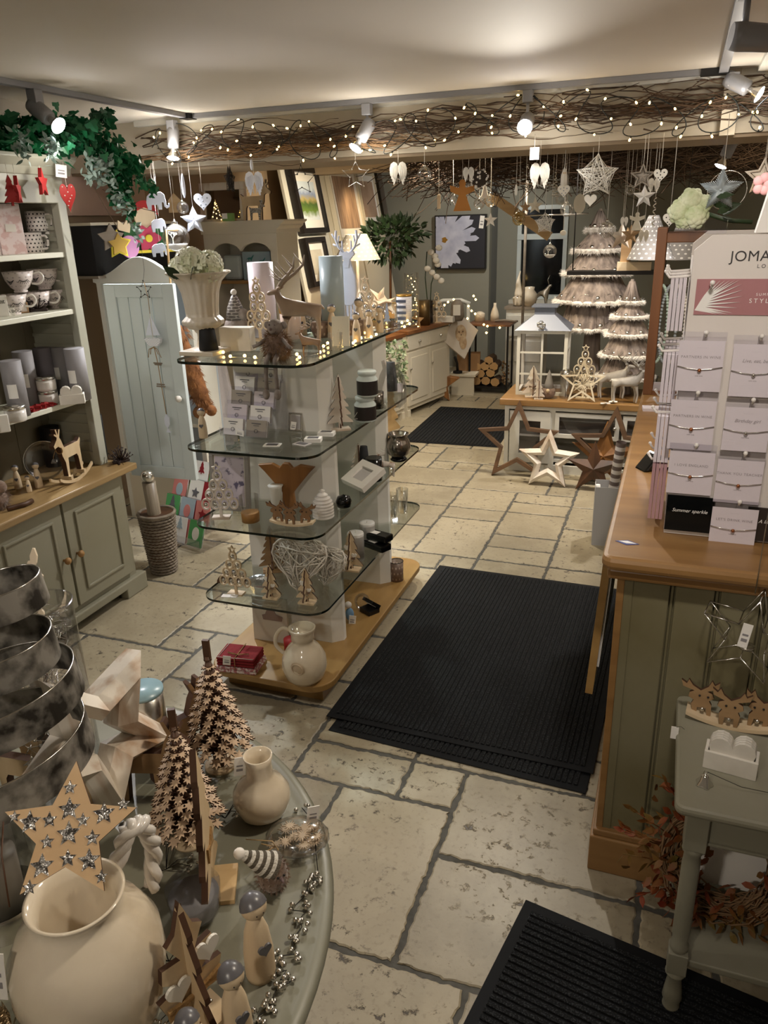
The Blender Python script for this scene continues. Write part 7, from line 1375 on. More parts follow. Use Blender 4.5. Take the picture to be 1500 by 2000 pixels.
# reversed shades behind the necklace frame
for px, lab in ((1270, 'grey dotted lampshade left behind the necklace frame'), (1331, 'grey dotted lampshade seen through the necklace frame')):
    w = ony(px, 506, 5.2 if px < 1300 else 5.6); T = thing('lampshade', lab, 'lampshade', w); M().lathe([(.14, 0), (.03, .25)], 32, caps=False).build('shade', dotmat('dark grey dotted shade', '#6f6b67', '#b5b1aa', (18/2/pi, 40), .2, .85), T); M().tube([(0, 0, .25), (0, 0, 2.32-w.z)], .002, 4).build('hanging_cord', IRON, T)
w = ony(1238, 528, 5.2); T = thing('wooden_village', 'pale wooden village with a lit fretwork tree on a glass shelf', 'ornament', w); k = M(); k.box(-.1, .1, -.03, .03, -.0, .05); k.build('base', PLY, T); k = M(); k.X = Matrix.Translation((.03, 0, .05)); k.prism(fir(.2, .13, 5), .008); k.build('tree', PLY, T); k = M(); k.X = Matrix.Translation((-.055, 0, .05)); k.prism([(-.03, 0), (.03, 0), (.03, .12), (0, .2), (-.03, .12)], .03); k.build('house', TAN, T)
T = thing('wall_shelf', 'dark metal wall shelf behind the tall bark tree', 'shelf', w+Vector((-.1, 0, -.013)), 0); M().box(-.3, .3, -.05, .08, -.01, .012).build('board', IRON, T); [M().tube([(x, .07, 0), (x, .07, 2.3-w.z)], .004, 5).build('hanging_rod', IRON, T) for x in (-.28, .28)]
w = ony(1262, 600, 5.3); T = thing('copper_cone_tree', 'copper coloured cone tree behind the small bark tree', 'tree ornament', Vector((w.x+.05, 6.05, BZ-.5))); M().lathe([(.12, 0), (.0, .62)], 20).build('cone', mat('copper', '#a8744a', .4, .5), T)
# ================================================================== ON AND BY THE COUNTER
DY = 1.93; dx0 = ony(1296, 1040, DY).x; T = thing('jewellery_display', 'tall white card display stand of bracelets with printed header on the counter', 'display stand', (dx0, DY, CT+.0008)); JW = T; hD = ony(1390, 460, DY).z-CT; h1 = ony(1345, 490, DY).z-CT; JWm = mat('display white', '#d8d0c8', .5)
Wd = .46; k = M(); k.prism([(0, 0), (Wd, 0), (Wd, h1), (Wd-.035, hD), (.035, hD), (0, h1)], .012, .006); k.build('front_panel', JWm, T, bevel=.001)
k = M(); k.box(0, .012, .012, .42, 0, h1-.03); k.build('side_panel', JWm, T); k = M(); k.prism([(0, 0), (Wd, 0), (Wd, h1), (Wd-.035, hD), (.035, hD), (0, h1)], .01, .42); k.build('back_panel', JWm, T); M().box(.01, Wd, .01, .42, 0, .008).build('base_panel', JWm, T)
def jl(px, py): w = ony(px, py, DY); return w.x-dx0, w.z-CT
INK = mat('black ink', '#2b2523', .6); FINE = mat('grey ink', '#8d8486', .6)
x, z = jl(1425, 511); text('JOMA JEWELLERY', .031, INK, T, (x, -.0006, z), sp=1.05, align='LEFT'); x, z = jl(1478, 524); text('LONDON', .011, INK, T, (x, -.0006, z), sp=1.6, align='LEFT')
x0, z1 = jl(1362, 546); _, z0 = jl(1358, 615); k = M(); k.box(x0, Wd-.02, -.003, -.0006, z0, z1); hb = k.build('header_banner', MAUVE, T); cx, cz = x0+.002, z0+.012; k = M()
for i in range(15):
    a = -.55+i*.125; L_ = .055+.035*sin(pi*i/14); d = (cos(a), sin(a)); n_ = (-d[1]*.0026, d[0]*.0026); o = (cx+.0012*i, cz+.002*i); P = [(o[0]+n_[0], o[1]+n_[1]), (o[0]+d[0]*L_, o[1]+d[1]*L_), (o[0]-n_[0], o[1]-n_[1])]; P = [(max(cx-.001, p), max(z0+.002, min(z1-.002, r_))) for p, r_ in P]; k.prism(P, .0006, -.0036-.0003*i)
k.build('palm_leaf_print', PAPER, hb); x, z = jl(1476, 578); text('SUMMER', .008, PAPER, hb, (x, -.0034, z), sp=1.5, align='LEFT'); x, z = jl(1462, 592); text('STYLE', .0135, PAPER, hb, (x, -.0034, z), sp=1.5, align='LEFT')
def hook(x, z, par, L_=.05, d='y'):
    k = M()
    if d == 'y': k.tube([(x, 0, z), (x+.002, -L_*.8, z-.002), (x+.002, -L_, z+.006)], .0032, 7); k.ball((x+.002, -L_, z+.007), .0055, 8)
    else: k.tube([(0, x, z), (-L_*.85, x, z-.003), (-L_, x, z+.009)], .0034, 7); k.ball((-L_, x, z+.01), .0045, 8)
    return k.build('display_hook', CERW, par)
x, z = jl(1388, 556); hook(x, z, T, .045)
cards = [(1372, 653, 749, 'PARTNERS IN WINE', 0), (1478, 660, 760, 'Live, eat, be', 1), (1356, 768, 862, 'PARTNERS IN WINE', 0), (1462, 782, 865, 'Birthday girl', 1), (1353, 868, 948, 'I LOVE ENGLAND', 0), (1447, 884, 966, 'THANK YOU TEACHER', 0), (1436, 977, 1048, "LET'S DRINK WINE", 0)]
for i, (px, pt, pb, s, it) in enumerate(cards):
    x, zt = jl(px, pt+10); _, zb = jl(px, pb+12); w_ = span(ony(px, pt, DY), 82); h_ = zt-zb; lab = {0: 'bracelet card reading partners in wine with a bronze charm in the top row', 1: 'bracelet card with script and a heart charm in the top row', 2: 'second partners in wine bracelet card in the middle row', 3: 'bracelet card with birthday script in the middle row', 4: 'bracelet card with a little heart and the word england', 5: 'bracelet card thanking a teacher in capital letters', 6: 'bracelet card with confetti dots in the bottom row'}[i]
    hook(x+.004, zt+.012, T, .03); C_ = thing('bracelet_card', lab, 'jewellery card', (dx0+x, DY-.022, CT+zb), .0); M().box(-w_/2, w_/2, -.0008, .0008, 0, h_).build('card', LAV, C_); M().box(-w_/2-.002, w_/2+.002, -.001, .0, h_+.0005, h_+.02).build('cello_sleeve', PLAS, C_)
    text(s, .0085 if not it else .011, FINE, C_, (0, -.0012, h_*.66), sp=1.15 if not it else 1, shear=.3 if it else 0); text('with love', .0045, FINE, C_, (0, -.0012, h_*.3)); text('. . . . . . .', .006, FINE, C_, (0, -.0012, h_*.86))
    k = M(); k.tube([(-w_/2, -.004, h_*.5), (-w_*.25, -.005, h_*.46), (0, -.0055, h_*.44), (w_*.25, -.005, h_*.46), (w_/2, -.004, h_*.5)], .0012, 5); k.build('bracelet', SILVER, C_); M().ball((0, -.007, h_*.43), .0045, 8).build('charm', [mat('bronze charm', '#a56a45', .3, .8), SILVER][it], C_)
    M().tube([(0, -.001, h_), (.003, .01, h_+.02), (.004, .018, h_+.012)], .0008, 4).build('hanging_loop', PLAS, C_)
for i, (px, pt, pb, w_, l2) in enumerate(((1350, 962, 1036, 86, 'small dark mirror card with silver summer script at the foot of the stand'), (1500, 985, 1056, 70, 'dark card cut off by the picture edge at the foot of the stand'))):
    x, zt = jl(px, pt+6); _, zb = jl(px, pb); ww = span(ony(px, pt, DY), w_); C_ = thing('mirror_card', l2, 'card', (dx0+x, DY-.007, CT+zb)); M().box(-ww/2, ww/2, -.002, .002, 0, zt-zb).build('card', mat('mirror card', '#2b2f33', .08, .9) if i == 0 else mat('dark card', '#2a211c', .5), C_); text('Summer sparkle' if i == 0 else 'A little', .0125, PAPER, C_, (0, -.0022, (zt-zb)*.55), shear=.3)
# side hooks with packets
for i, (z_, n) in enumerate(((.62, 0), (.45, 1), (.30, 2), (.18, 3))):
    for j in range(3):
        y = .05+j*.1; hook(y, z_+.02*j*.0, T, .055, 'x')
        C_ = thing('hanging_packet', ('front', 'middle', 'rear')[j]+' packet column on the '+('top', 'second', 'third', 'lowest')[i]+' row of side hooks', 'jewellery packet', (dx0-.004, DY+y, CT+z_-.12 if i < 3 else CT+z_-.15), .0, None)
        for q_ in range(4): M().box(-.011-.009*q_, -.004-.009*q_, -.035, .035, 0, .115 if i < 3 else .145).build('packet', [LAV, mat('rose packet', '#b08a8e', .5)][1 if i == 3 else 0], C_)
# top of the display: white triangle card and clear clips
w = ony(1490, 462, 2.0); T = thing('tent_card', 'white pointed tent card standing on top of the display stand', 'card', Vector((w.x+.02, 2.1, CT+hD)), 0); k = M(); k.prism([(-.03, 0), (.06, 0), (.06, .26), (.02, .26)], .05); k.build('card', PAPER, T)
T = thing('clear_clip', 'clear plastic clip box on the top edge of the display', 'clip', Vector((ony(1400, 450, 2.0).x, 2.1, CT+hD)), 0); M().box(-.025, .025, -.01, .01, 0, .03).build('clip', PLAS, T)
# roses on the necklace frame
hh = 1.69
w = ony(1345, 436, 3.6); T = thing('rose_bunch', 'bunch of pale green white roses lying on the dark oak frame', 'flowers', (w.x, 3.62, hh-.0), .1)
for i, (x, z, r) in enumerate(((.0, .1, .038), (-.04, .06, .036), (.02, .045, .042), (.045, .085, .03), (-.02, .03, .03))):
    k = M(); q = random.Random(i)
    for l in range(5):
        for a in range(6): th = a*1.05+l*.5; d = Vector((cos(th)*sin(.3*l+.25), -cos(.3*l+.25), sin(th)*sin(.3*l+.25))); c_ = Vector((x, 0, z))+d*r*(.55+.09*l); k.ball(c_, r*.5, 10, (1, .45, 1))
    k.build('rose', mat('rose petal', '#a9b58c', .6, c2='#cdd1b6', sc=20), T, fix=False)
k = M(); q = random.Random(5)
for i in range(9): leaf(k, Vector((.06+.01*i, q.uniform(-.05, .03), q.uniform(.03, .13))), Vector((1, q.uniform(-.5, .3), q.uniform(-.5, .5))).normalized(), .07, q)
k.build('leaf', LEAFD, T); M().tube([(.03, 0, .06), (.15, 0, .02), (.24, -.02, .012)], .009, 7).build('stem', LEAFD, T)
# necklaces on the rod
for i, (px, m_, lab) in enumerate(((1293, mat('mint beads', '#a9bfb3', .25), 'mint bead necklace hanging nearest the left post of the oak frame'), (1312, mat('grey beads', '#8f979c', .25), 'grey bead necklace hanging beside the mint one'), (1328, mat('pearl beads', '#cfc9c0', .25), 'pearl necklace hanging behind the display hooks'))):
    w = ony(px, 560, 3.66); T = thing('bead_necklace', lab, 'necklace', (w.x, 3.65, CT+.7-.24)); k = M()
    for j in range(64): a = 2*pi*j/64; k.ball((.035*sin(a), -.008, -.16+.165*cos(a)), .0075, 7)
    k.build('beads', m_, T, fix=False)
w = onz(1330, 700, CT); T = thing('silver_ribbon', 'crumpled silver tinsel lying by the necklace frame on the counter', 'tinsel', onz(1285, 765, CT)+Vector((.08, .0, 0))); k = M(); q = random.Random(2); P = [Vector((q.uniform(-.05, .05), q.uniform(-.05, .05), q.uniform(.002, .04))) for _ in range(30)]; k.tube(P, .002, 4); k.build('tinsel', SILVER, T)
T = thing('card_pile', 'small pile of lavender cards lying on the far counter', 'cards', onz(1262, 800, CT)+Vector((.02, 0, 0)), .1); [M().box(-.035, .035, -.03, .03, i*.003, i*.003+.0025).build('card', LAV, T) for i in range(4)]
T = thing('black_pouch', 'glossy black pouch with a pale pattern on the counter left of the display', 'pouch', onz(1275, 915, CT), radians(35)); k = M(); k.prism([(-.05, 0), (.05, 0), (.045, .03), (0, .055)], .06); k.build('pouch', mat('gloss black', '#0a0a0b', .08), T, bevel=.006); M().box(.0, .04, -.031, -.0305, .01, .035).build('pattern', PAPER, T)
T = thing('counter_sticker', 'white and blue diamond sticker on the near corner of the counter top', 'sticker', onz(1224, 1060, CT), radians(-8)); k = M(); plate(k, [(-.028, 0), (0, .016), (.03, 0), (.002, -.016)], .0003, .001); k.build('sticker_base', mat('sticker blue', '#3f4a86', .4), T); k = M(); plate(k, [(-.02, .002), (0, .01), (.024, 0), (.0, -.006)], .0011, .0014); k.build('sticker_print', PAPER, T)
k = M(); T = thing('hanging_picture_board', 'oak edged picture board hung on the left side of the counter', 'picture board', (-.125, 1.93, .50), 0, rot=(0, radians(3), 0)); k.box(-.012, .008, 0, .55, -.02, .42); k.build('board', OAKL, T); M().box(.009, .014, .02, .5, .06, .36).build('mount', PAPER, T)
# ---------------- small sage table
w = onz(1425, 1500, TT); T = heartholder(w+Vector((0, .0, 0)), .105, radians(-8), 'white box of heart shaped coasters on the small sage table')
w = onz(1375, 1532, TT); T = thing('silver_bell', 'shiny silver bell with thin cord at the edge of the sage table', 'bell', w); k = M(); k.lathe([(.017, 0), (.0165, .003), (.011, .012), (.009, .02), (.006, .026), (0, .028)], 24, wob=lambda a, u: 1+.12*cos(5*a)*(1-u)); k.ring((0, 0, .031), .0035, .001, 5, 12, 'y'); k.build('bell', mat('bright silver', '#dcdad6', .08, 1), T); M().tube([(0, 0, .034), (.07, 0, .012), (.16, .01, .003)], .0008, 4).build('cord', IRON, T)
w = onz(1425, 1425, TT); rockers(w+Vector((.0, .02, .0)), .155, radians(-6), 'rocking group of plywood reindeer at the back of the sage table', TAN); T = thing('white_price_tag', 'small white tag hanging beside the rocking reindeer', 'price tag', onz(1322, 1432, TT)+Vector((-.005, 0, .012))); M().box(-.008, .008, -.001, .001, -.028, .004).build('card', PAPER, T); M().tube([(0, 0, .003), (.012, .0, .008), (.02, 0, .002)], .0006, 4).build('string', IRON, T)
w = ony(1462, 1240, 1.72); T = thing('wire_star_lantern', 'silver wire star lantern with a tea light dish hanging against the counter', 'star lantern', w, radians(-12)); R_ = .105; k = M()
for y in (-.035, .035):
    P = [(x, y, z) for x, z in star(R_, .42, rot=.15)]
    for i in range(10): k.tube([P[i], P[(i+1) % 10]], .0017, 5)
for x, z in star(R_, .42, rot=.15): k.tube([(x, -.035, z), (x, .035, z)], .0014, 5)
k.tube([(0, 0, R_), (0, .01, .3), (0, .02, .32)], .0012, 4); k.build('wire_frame', SILVER, T); M().lathe([(0, 0), (.016, 0), (.018, .008), (.015, .008), (0, .006)], 18, (0, 0, -.035)).build('tea_light', SILVER, T); price(T, (-.0, -.037, .045), .1, .02, .06)
# autumn wreath under the table
w = Vector((.24, 1.66, .21)); T = thing('autumn_wreath', 'big twig wreath with red and green autumn leaves beneath the sage table', 'wreath', (.22, 1.6, .166), 0, rot=(radians(-14), 0, 0)); T.location = (.24, 1.55, .167); k = M(); q = random.Random(7)
for i in range(60): r_ = .12+q.uniform(-.025, .025); ph = q.uniform(0, 6); k.tube([((r_+.012*sin(3*a+ph))*cos(a), q.uniform(-.02, .02)+.02*sin(2*a+ph), .15+(r_+.012*sin(3*a+ph))*sin(a)) for a in [2*pi*j/22 for j in range(22)]], .0022, 4, True)
k.build('twig_ring', TWIGL, T, fix=False); k = M()
for i in range(520):
    a = q.uniform(0, 2*pi); r_ = .13+q.gauss(0, .035); leaf(k, Vector((r_*cos(a), q.uniform(-.06, .03), .15+r_*sin(a))), Vector((cos(a+q.uniform(-1.5, 1.5)), q.uniform(-1, .2), sin(a+q.uniform(-1.5, 1.5)))).normalized(), .034, q)
k.build('leaf_spray', LEAFR, T, fix=False)['kind'] = 'stuff'; k = M()
for i in range(8): a = pi+q.uniform(-1.2, 1.0); d = Vector((cos(a), -.2, sin(a)+.3)).normalized(); p = Vector((.15*cos(a), 0, .15+.15*sin(a))); k.tube([p, p+d*.09], .0015, 4); [leaf(k, p+d*(.03+.015*j), (d+Vector((q.uniform(-1, 1), 0, q.uniform(-1, 1)))).normalized(), .03, q) for j in range(5)]
k.build('trailing_sprig', LEAFR, T, fix=False)['kind'] = 'stuff'; k = M(); k.box(-.08, .09, .045, .05, .06, .24); k.build('white_backing', PAPER, T)
# ================================================================== ON THE ROUND TABLE (z = RZ)
def A(px, py): return onz(px, py, RZ)
# layered leaf trees
LP_ = [(.06, 0), (.08, .25), (.34, .18), (.26, .36), (.46, .5), (.2, .52), (.3, .82), (.1, .7), (0, 1.0)]; LP_ = LP_+[(-x, z) for x, z in LP_[:-1][::-1]]
def leaftree(w, h, rz, label, seed):
    T = thing('layered_leaf_tree', label, 'tree ornament', w, rz); q = random.Random(seed); k = M(); n = 14; s = h
    M().lathe([(s*.11, 0), (s*.11, s*.02), (0, s*.02)], 24).build('slice_base', [PLY], T); M().lathe([(s*.05, s*.02), (s*.045, s*.2), (s*.02, s*.88)], 12).build('trunk', BROWN, T)
    k.mi = 0
    for i in range(n):
        u = i/(n-1); z = s*(.2+.66*u); r = s*(.235*(1-u)**.85+.028); cnt = max(5, int(9*(1-u)+5)); sz = s*.1*(1-.45*u)
        for j in range(cnt):
            a = 2*pi*(j+.5*(i % 2))/cnt+q.uniform(-.08, .08); X = Matrix.Rotation(a-pi/2, 4, 'Z') @ Matrix.Translation((0, r-sz, z)) @ Matrix.Rotation(radians(-110+q.uniform(-10, 10)), 4, 'X'); o = k.X; k.X = X; k.prism([(x*sz, zz_*sz) for x, zz_ in LP_], s*.009, 0, 1); k.X = o
        k.mi = 1; k.lathe([(r*.5, z-s*.003), (r*.5, z+s*.003)], 14); k.mi = 0
    k.build('leaf_layers', [mat('leaf ply face', '#cbb093', .6), PLYE], T, fix=False); M().box(-s*.022, s*.022, -s*.012, s*.012, s*.86, s*1.0).build('top_peg', BROWN, T); return T
w = A(432, 1495); leaftree(w, top(w, 1250), .2, 'taller tree of layered pale leaf shapes at the back of the round table', 1)
w = A(372, 1640); leaftree(w, top(w, 1385), .5, 'nearer tree of layered leaf shapes behind the plywood tree', 2)
# small glazed vase
w = A(515, 1590); s_ = span(w, 112)/2; h = top(w, 1475); T = thing('glazed_vase', 'small cream glazed vase with narrow neck on the round table', 'vase', w); k = M(); k.lathe([(0, 0), (s_*.55, 0), (s_*.85, h*.12), (s_*1.0, h*.3), (s_*.97, h*.42), (s_*.75, h*.56), (s_*.5, h*.66), (s_*.46, h*.72), (s_*.44, h*.88), (s_*.5, h*1.0), (s_*.45, h), (s_*.38, h*.85), (0, h*.3)], 44, caps=False, wob=lambda a, u: 1+.006*sin(u*90)); k.build('vase_body', CERA, T); price(T, (-s_*.6, -.01, h*.95), .7, .022, .045)
# big cream jug
w = A(205, 2010); T = thing('large_jug', 'big cream glazed jug with a rope textured handle at the lower left', 'jug', w, .75); r = .114; h = .285
def jw(a, u):
    return 1+.004*sin(u*60)+(.10*max(0, cos(a+1.9))**6*max(0, (u-.8)/.2) if u > .8 else 0)
k = M(); k.lathe([(0, 0), (r*.66, 0), (r*.72, .01), (r*.9, h*.25), (r*1.0, h*.5), (r*.97, h*.66), (r*.8, h*.8), (r*.6, h*.88), (r*.53, h*.92), (r*.57, h*.97), (r*.63, h*1.0), (r*.58, h*1.0), (r*.48, h*.92), (r*.5, h*.8), (0, h*.3)], 60, wob=jw, caps=False); k.build('jug_body', CERA, T)
k = M(); P = [(r*.55, r*.45, h*.95), (r*.75, r*.55, h*1.12), (r*.95, r*.66, h*1.1), (r*1.05, r*.72, h*.9), (r*.95, r*.6, h*.66)]
Pm = []
for i in range(33): u = i/32*4; a = min(3, int(u)); f = u-a; Pm.append(Vector(P[a]).lerp(Vector(P[a+1]), f))
for s in range(3): k.tube([p+Vector((.007*cos(i*.55+s*2.1), .007*sin(i*.55+s*2.1), .004*sin(i*.55+s*2.1))) for i, p in enumerate(Pm)], .0085, 8)
k.build('rope_handle', CERW, T); price(T, (-r*1.0, -.03, h*.9), -.4, .03, .09)
# plywood star with glitter stars leaning in the jug
ws = w+Vector((-.03, -.02, h*1.0)); cs = EYE+(_ray(135, 1625))*((ws-EYE).dot(FW)/FPX*.93); T = thing('glitter_plywood_star', 'plywood star with cut out silver glitter stars resting in the mouth of the jug', 'star', cs, 0, rot=(radians(-42), 0, radians(28))); R_ = .092; k = M(); k.prism(star(R_, .47, rot=.08), .004, 0, 1); k.build('plywood_star', [wood('light ply face', '#d3b389', '#c6a274', 0, 8, .6), PLYE], T)
for x, z, s in ((0, .62, .11), (0, .32, .17), (-.28, .2, .12), (.2, .14, .11), (-.56, .2, .17), (-.78, .3, .09), (.5, .2, .17), (.78, .3, .1), (0, -.02, .18), (-.3, -.1, .11), (.34, -.12, .12), (-.36, -.42, .18), (0, -.36, .13), (.3, -.42, .17), (-.52, -.68, .11), (.48, -.66, .1)):
    k = M(); k.X = Matrix.Translation((x*R_, -.0024, z*R_)); k.prism(star(s*R_, .45), .001); k.build('glitter_star', GLIT, T)
k = M(); k.tube([(-R_*.93, -.003, R_*.25), (-R_*.9, -.01, -R_*.2), (-R_*.75, -.01, -R_*.9)], .0012, 5); k.build('twine', BROWN, T)
# white wooden star with thick bevelled arms
w = A(228, 1600)+Vector((-.0, .02, 0)); T = thing('white_wooden_star', 'large chunky whitewashed wooden star frame standing behind the jug', 'star', w, 0, rot=(radians(-14), 0, face(w)+.5)); h = top(w, 1320); R_ = h/1.8; k = M(); k.X = Matrix.Translation((0, 0, R_*.98)); starframe(k, R_, .46, .4, .06, .04, rot=.8); k.build('star_frame', CHIP, T); k = M(); k.tube([(R_*.5, -.03, R_*.9), (R_*.75, -.01, R_*.5), (R_*.62, -.03, .0)], .003, 6); k.build('jute_rope', ROPE, T)
# metal hoop tree
w = A(-40, 1745); T = thing('metal_hoop_tree', 'tall spiral tree of galvanised metal hoops at the left edge', 'metal tree', w, 0)
for i, (px, py, rp, hb, tl) in enumerate(((5, 1165, 80, .055, .15), (0, 1280, 106, .06, .12), (-4, 1365, 156, .062, .16), (-6, 1475, 176, .07, .12))):
    c = EYE+_ray(px, py)*((w+Vector((0, 0, .25))-EYE).dot(FW)/FPX); c = c-w; rr = span(w+c, rp); k = M(); k.X = Matrix.Translation(c) @ Matrix.Rotation(tl, 4, Vector((.4, -1, 0)))
    k.lathe([(rr, -hb/2), (rr, hb/2), (rr-.003, hb/2), (rr-.003, -hb/2), (rr, -hb/2)], 72, caps=False, sm=False); o_ = k.build('metal_hoop', GALV, T); k = M(); k.X = Matrix.Translation(c) @ Matrix.Rotation(tl, 4, Vector((.4, -1, 0))); k.ring((0, 0, hb/2), rr-.0015, .0018, 5, 56); k.build('bright_edge', SILVER, o_)
M().tube([(0, 0, 0), (.0, 0, .55)], .008, 8).build('central_post', IRON, T)
w = A(15, 1790); T = thing('glass_hurricane', 'clear glass hurricane with a metal rim behind the plywood star', 'glass', w); M().lathe([(.065, 0), (.068, .02), (.066, .24)], 32, caps=False).build('glass', GLASS, T); M().lathe([(.07, .0), (.072, .02), (.072, .05), (.069, .055)], 32, caps=False).build('metal_base', SILVER, T); M().lathe([(.04, .01), (.04, .15), (0, .15)], 20).build('candle', mat('grey candle', '#8b8377', .5), T)
# tall glass cylinder with wire lights
w = A(158, 1560); h = top(w, 1178); T = thing('glass_cylinder', 'tall clear glass cylinder crammed with silver wire beads', 'vase', w); r = .062; M().lathe([(r, 0), (r*.98, .01), (r, h)], 40, caps=False).build('glass', GLASS, T); k = M(); k.ring((0, 0, h), r, .0018, 6, 40); k.build('rim', CELLO, T)
k = M(); q = random.Random(4); P = []
for i in range(170): a = q.uniform(0, 6.3); rr = r*.85*sqrt(q.random()); P.append(Vector((rr*cos(a), rr*sin(a), h*.25+h*.72*q.random())))
P.sort(key=lambda p: p.z+q.uniform(-.05, .05)); k.tube(P, .0009, 4); k.build('silver_wire', SILVER, T, fix=False); k = M(); [k.ball(p, q.uniform(.003, .007), 8) for p in P[::2]]; k.build('glass_beads', CELLO, T, fix=False)
w = A(120, 1575); T = thing('beaded_tree', 'glittering tangle of silver beaded wire left of the glass cylinder', 'ornament', w+Vector((-.02, .0, 0))); k = M(); P = [Vector((.045*(1-i/160)*cos(i*.9)+q.gauss(0, .008), .045*(1-i/160)*sin(i*.9)+q.gauss(0, .008), .0+.37*i/160+q.gauss(0, .008))) for i in range(160)]; k.tube(P, .001, 4); [k.ball(p, q.uniform(.002, .005), 6) for p in P[::2]]; k.build('beaded_wire', SILVER, T, fix=False)
# white leaf branch
c = EYE+_ray(62, 1160)*1.0; w0 = w+Vector((-.05, -.01, .0)); d0 = (w0+Vector((0, 0, .3))-EYE).dot(FW)/FPX; T = thing('white_leaf_branch', 'cream wooden branch of rounded leaves rising from the metal hoops', 'branch', w0); k = M()
pt = lambda px, py: EYE+_ray(px, py)*d0-w0
a_, b_ = pt(92, 1245), pt(62, 1070); k.tube([pt(92, 1245), pt(75, 1190), pt(62, 1140), pt(66, 1070)], [.003, .0045, .005, .003], 6)
for px, py, ex, ey, sz in ((66, 1110, 66, 1072, .5), (58, 1135, 38, 1105, 1.1), (60, 1140, 30, 1140, .9), (64, 1140, 82, 1122, 1.0), (62, 1160, 78, 1150, .9), (66, 1165, 50, 1205, .7), (74, 1185, 85, 1205, .7), (80, 1205, 88, 1225, .6), (60, 1120, 58, 1095, .7)):
    p, e = pt(px, py), pt(ex, ey); ax = e-p; side = ax.cross(FW).normalized()*ax.length*.36*sz; nn = FW*.0035; P = [p, p+ax*.3+side*.8, p+ax*.65+side, e+side*.3, e-side*.3, p+ax*.65-side, p+ax*.3-side*.8]; k.add([v-nn for v in P]+[v+nn for v in P], [tuple(range(7)), tuple(range(13, 6, -1))]+[(i, (i+1) % 7, 7+(i+1) % 7, 7+i) for i in range(7)])
k.build('carved_leaves', mat('cream leaves', '#e0d0b8', .5), T); M().tube([pt(92, 1245), Vector((0, 0, .0))], .004, 6).build('stem', BROWN, T)
# tin, decorations in the middle back
w = A(300, 1480); T = thing('colourful_tin', 'round blue tin with a pink painted picture lid at the back of the table', 'tin', w, 0); h = top(w, 1350); M().lathe([(.045, 0), (.045, h), (0, h)], 32).build('tin_body', SILVER, T); k = M(); k.lathe([(.047, h-.002), (.047, h+.006), (0, h+.006)], 32); k.build('lid', mat('tin lid', '#8fb0bd', .3, c2='#b8577e', sc=16, amt=(.6, .63)), T)
for (px, py, tp, sc, rz, lab) in ((302, 1560, 1400, 1.0, .3, 'brown plywood reindeer head standing behind the white star'), (350, 1500, 1345, .9, 1.1, 'plywood reindeer seen edge on behind the leaf trees'), (118, 1540, 1380, 1, .2, 'plywood cut out figure seen through the metal hoops'), (60, 1560, 1420, .9, .1, 'smaller plywood figure inside the metal hoops')):
    w = A(px, py); h = top(w, tp); flat('plywood_reindeer', lab, 'reindeer', [(x*h*.9, z*h) for x, z in DEER], .022, TAN if px > 200 else PLYV, w, rz, edge=PLYE)
# ply tree seen edge on and its base
w = A(415, 1745); h = top(w, 1470); T = thing('plywood_tree', 'plywood fir tree seen edge on with a pale square base', 'tree ornament', w, face(w)+radians(78)); k = M(); k.X = Matrix.Translation((0, 0, .006)); k.prism(fir(h, h*.5, 5), .012, 0, 1); k.build('tree', [PLYV, PLYE], T); M().box(-.03, .06, -.045, .02, 0, .01).build('base', wood('pale ply base', '#dcbd8c', '#c9a878', 1, 9, .6), T); k = M(); k.X = Matrix.Translation((0, -.008, h*.35)); k.prism([(-.03, .02), (0, .004), (.03, .02), (.03, -.015), (0, -.002), (-.03, -.012)], .004); k.build('jute_bow', ROPE, T)
w = A(385, 1790); T = thing('glass_votive_bowl', 'clear glass bowl with grey wax behind the edge on tree', 'candle', w); M().lathe([(.03, 0), (.045, .02), (.05, .075)], 32, caps=False).build('glass', GLASS, T); M().lathe([(.028, .004), (.042, .02), (.046, .055), (0, .055)], 30).build('wax', mat('grey wax', '#7d7c80', .4), T)
# robin-like bird with striped hat
w = A(535, 1735); T = thing('felt_bird', 'fawn felt bird wearing a striped knitted hat with a white bobble', 'bird', w, radians(35)); r = .03; k = M(); k.ball((0, 0, r*1.25), r, 18, (1, 1.05, 1.25)); k.build('body', FURB, T); q = random.Random(3); pts = [(Vector((r*sin(b)*cos(a), r*sin(b)*sin(a)*1.05, r*1.25+r*1.25*cos(b))), (sin(b)*cos(a), sin(b)*sin(a), cos(b))) for a in [i*.4 for i in range(16)] for b in [j*.3 for j in range(1, 10)]]; M().fur(pts, .007, 1500, .0005, .2).build('felt_fuzz', FURB, T, fix=False)
k = M(); k.X = Matrix.Translation((-.006, 0, r*2.0)) @ Matrix.Rotation(radians(-50), 4, 'Y')
for i in range(10): k.mi = i % 2; u = i/10; k.lathe([(r*(1.0-.72*u), r*2.3*u-.01), (r*(1.0-.72*(u+.1)), r*2.3*(u+.1)-.01)], 20, caps=False)
k.build('knitted_hat', [mat('knit grey', '#5d564b', .95, bump=.8, sc=200), mat('knit white', '#d5d0c6', .95, bump=.8, sc=200)], T); k = M(); k.X = Matrix.Translation((-.006, 0, r*2.0)) @ Matrix.Rotation(radians(-50), 4, 'Y'); k.ball((0, 0, r*2.2), .011, 12); k.build('bobble', FUR, T)
k = M(); k.ball((.008, -r*.98, r*1.75), .0025, 8); k.ball((.02, -r*.85, r*1.75), .0025, 8); k.build('eyes', BLACK, T); k = M(); k.tube([(.014, -r*.9, r*1.6), (.018, -r*1.25, r*1.5)], [.005, .001], 7); k.build('beak', mat('beak mauve', '#6e5c5c', .5), T)
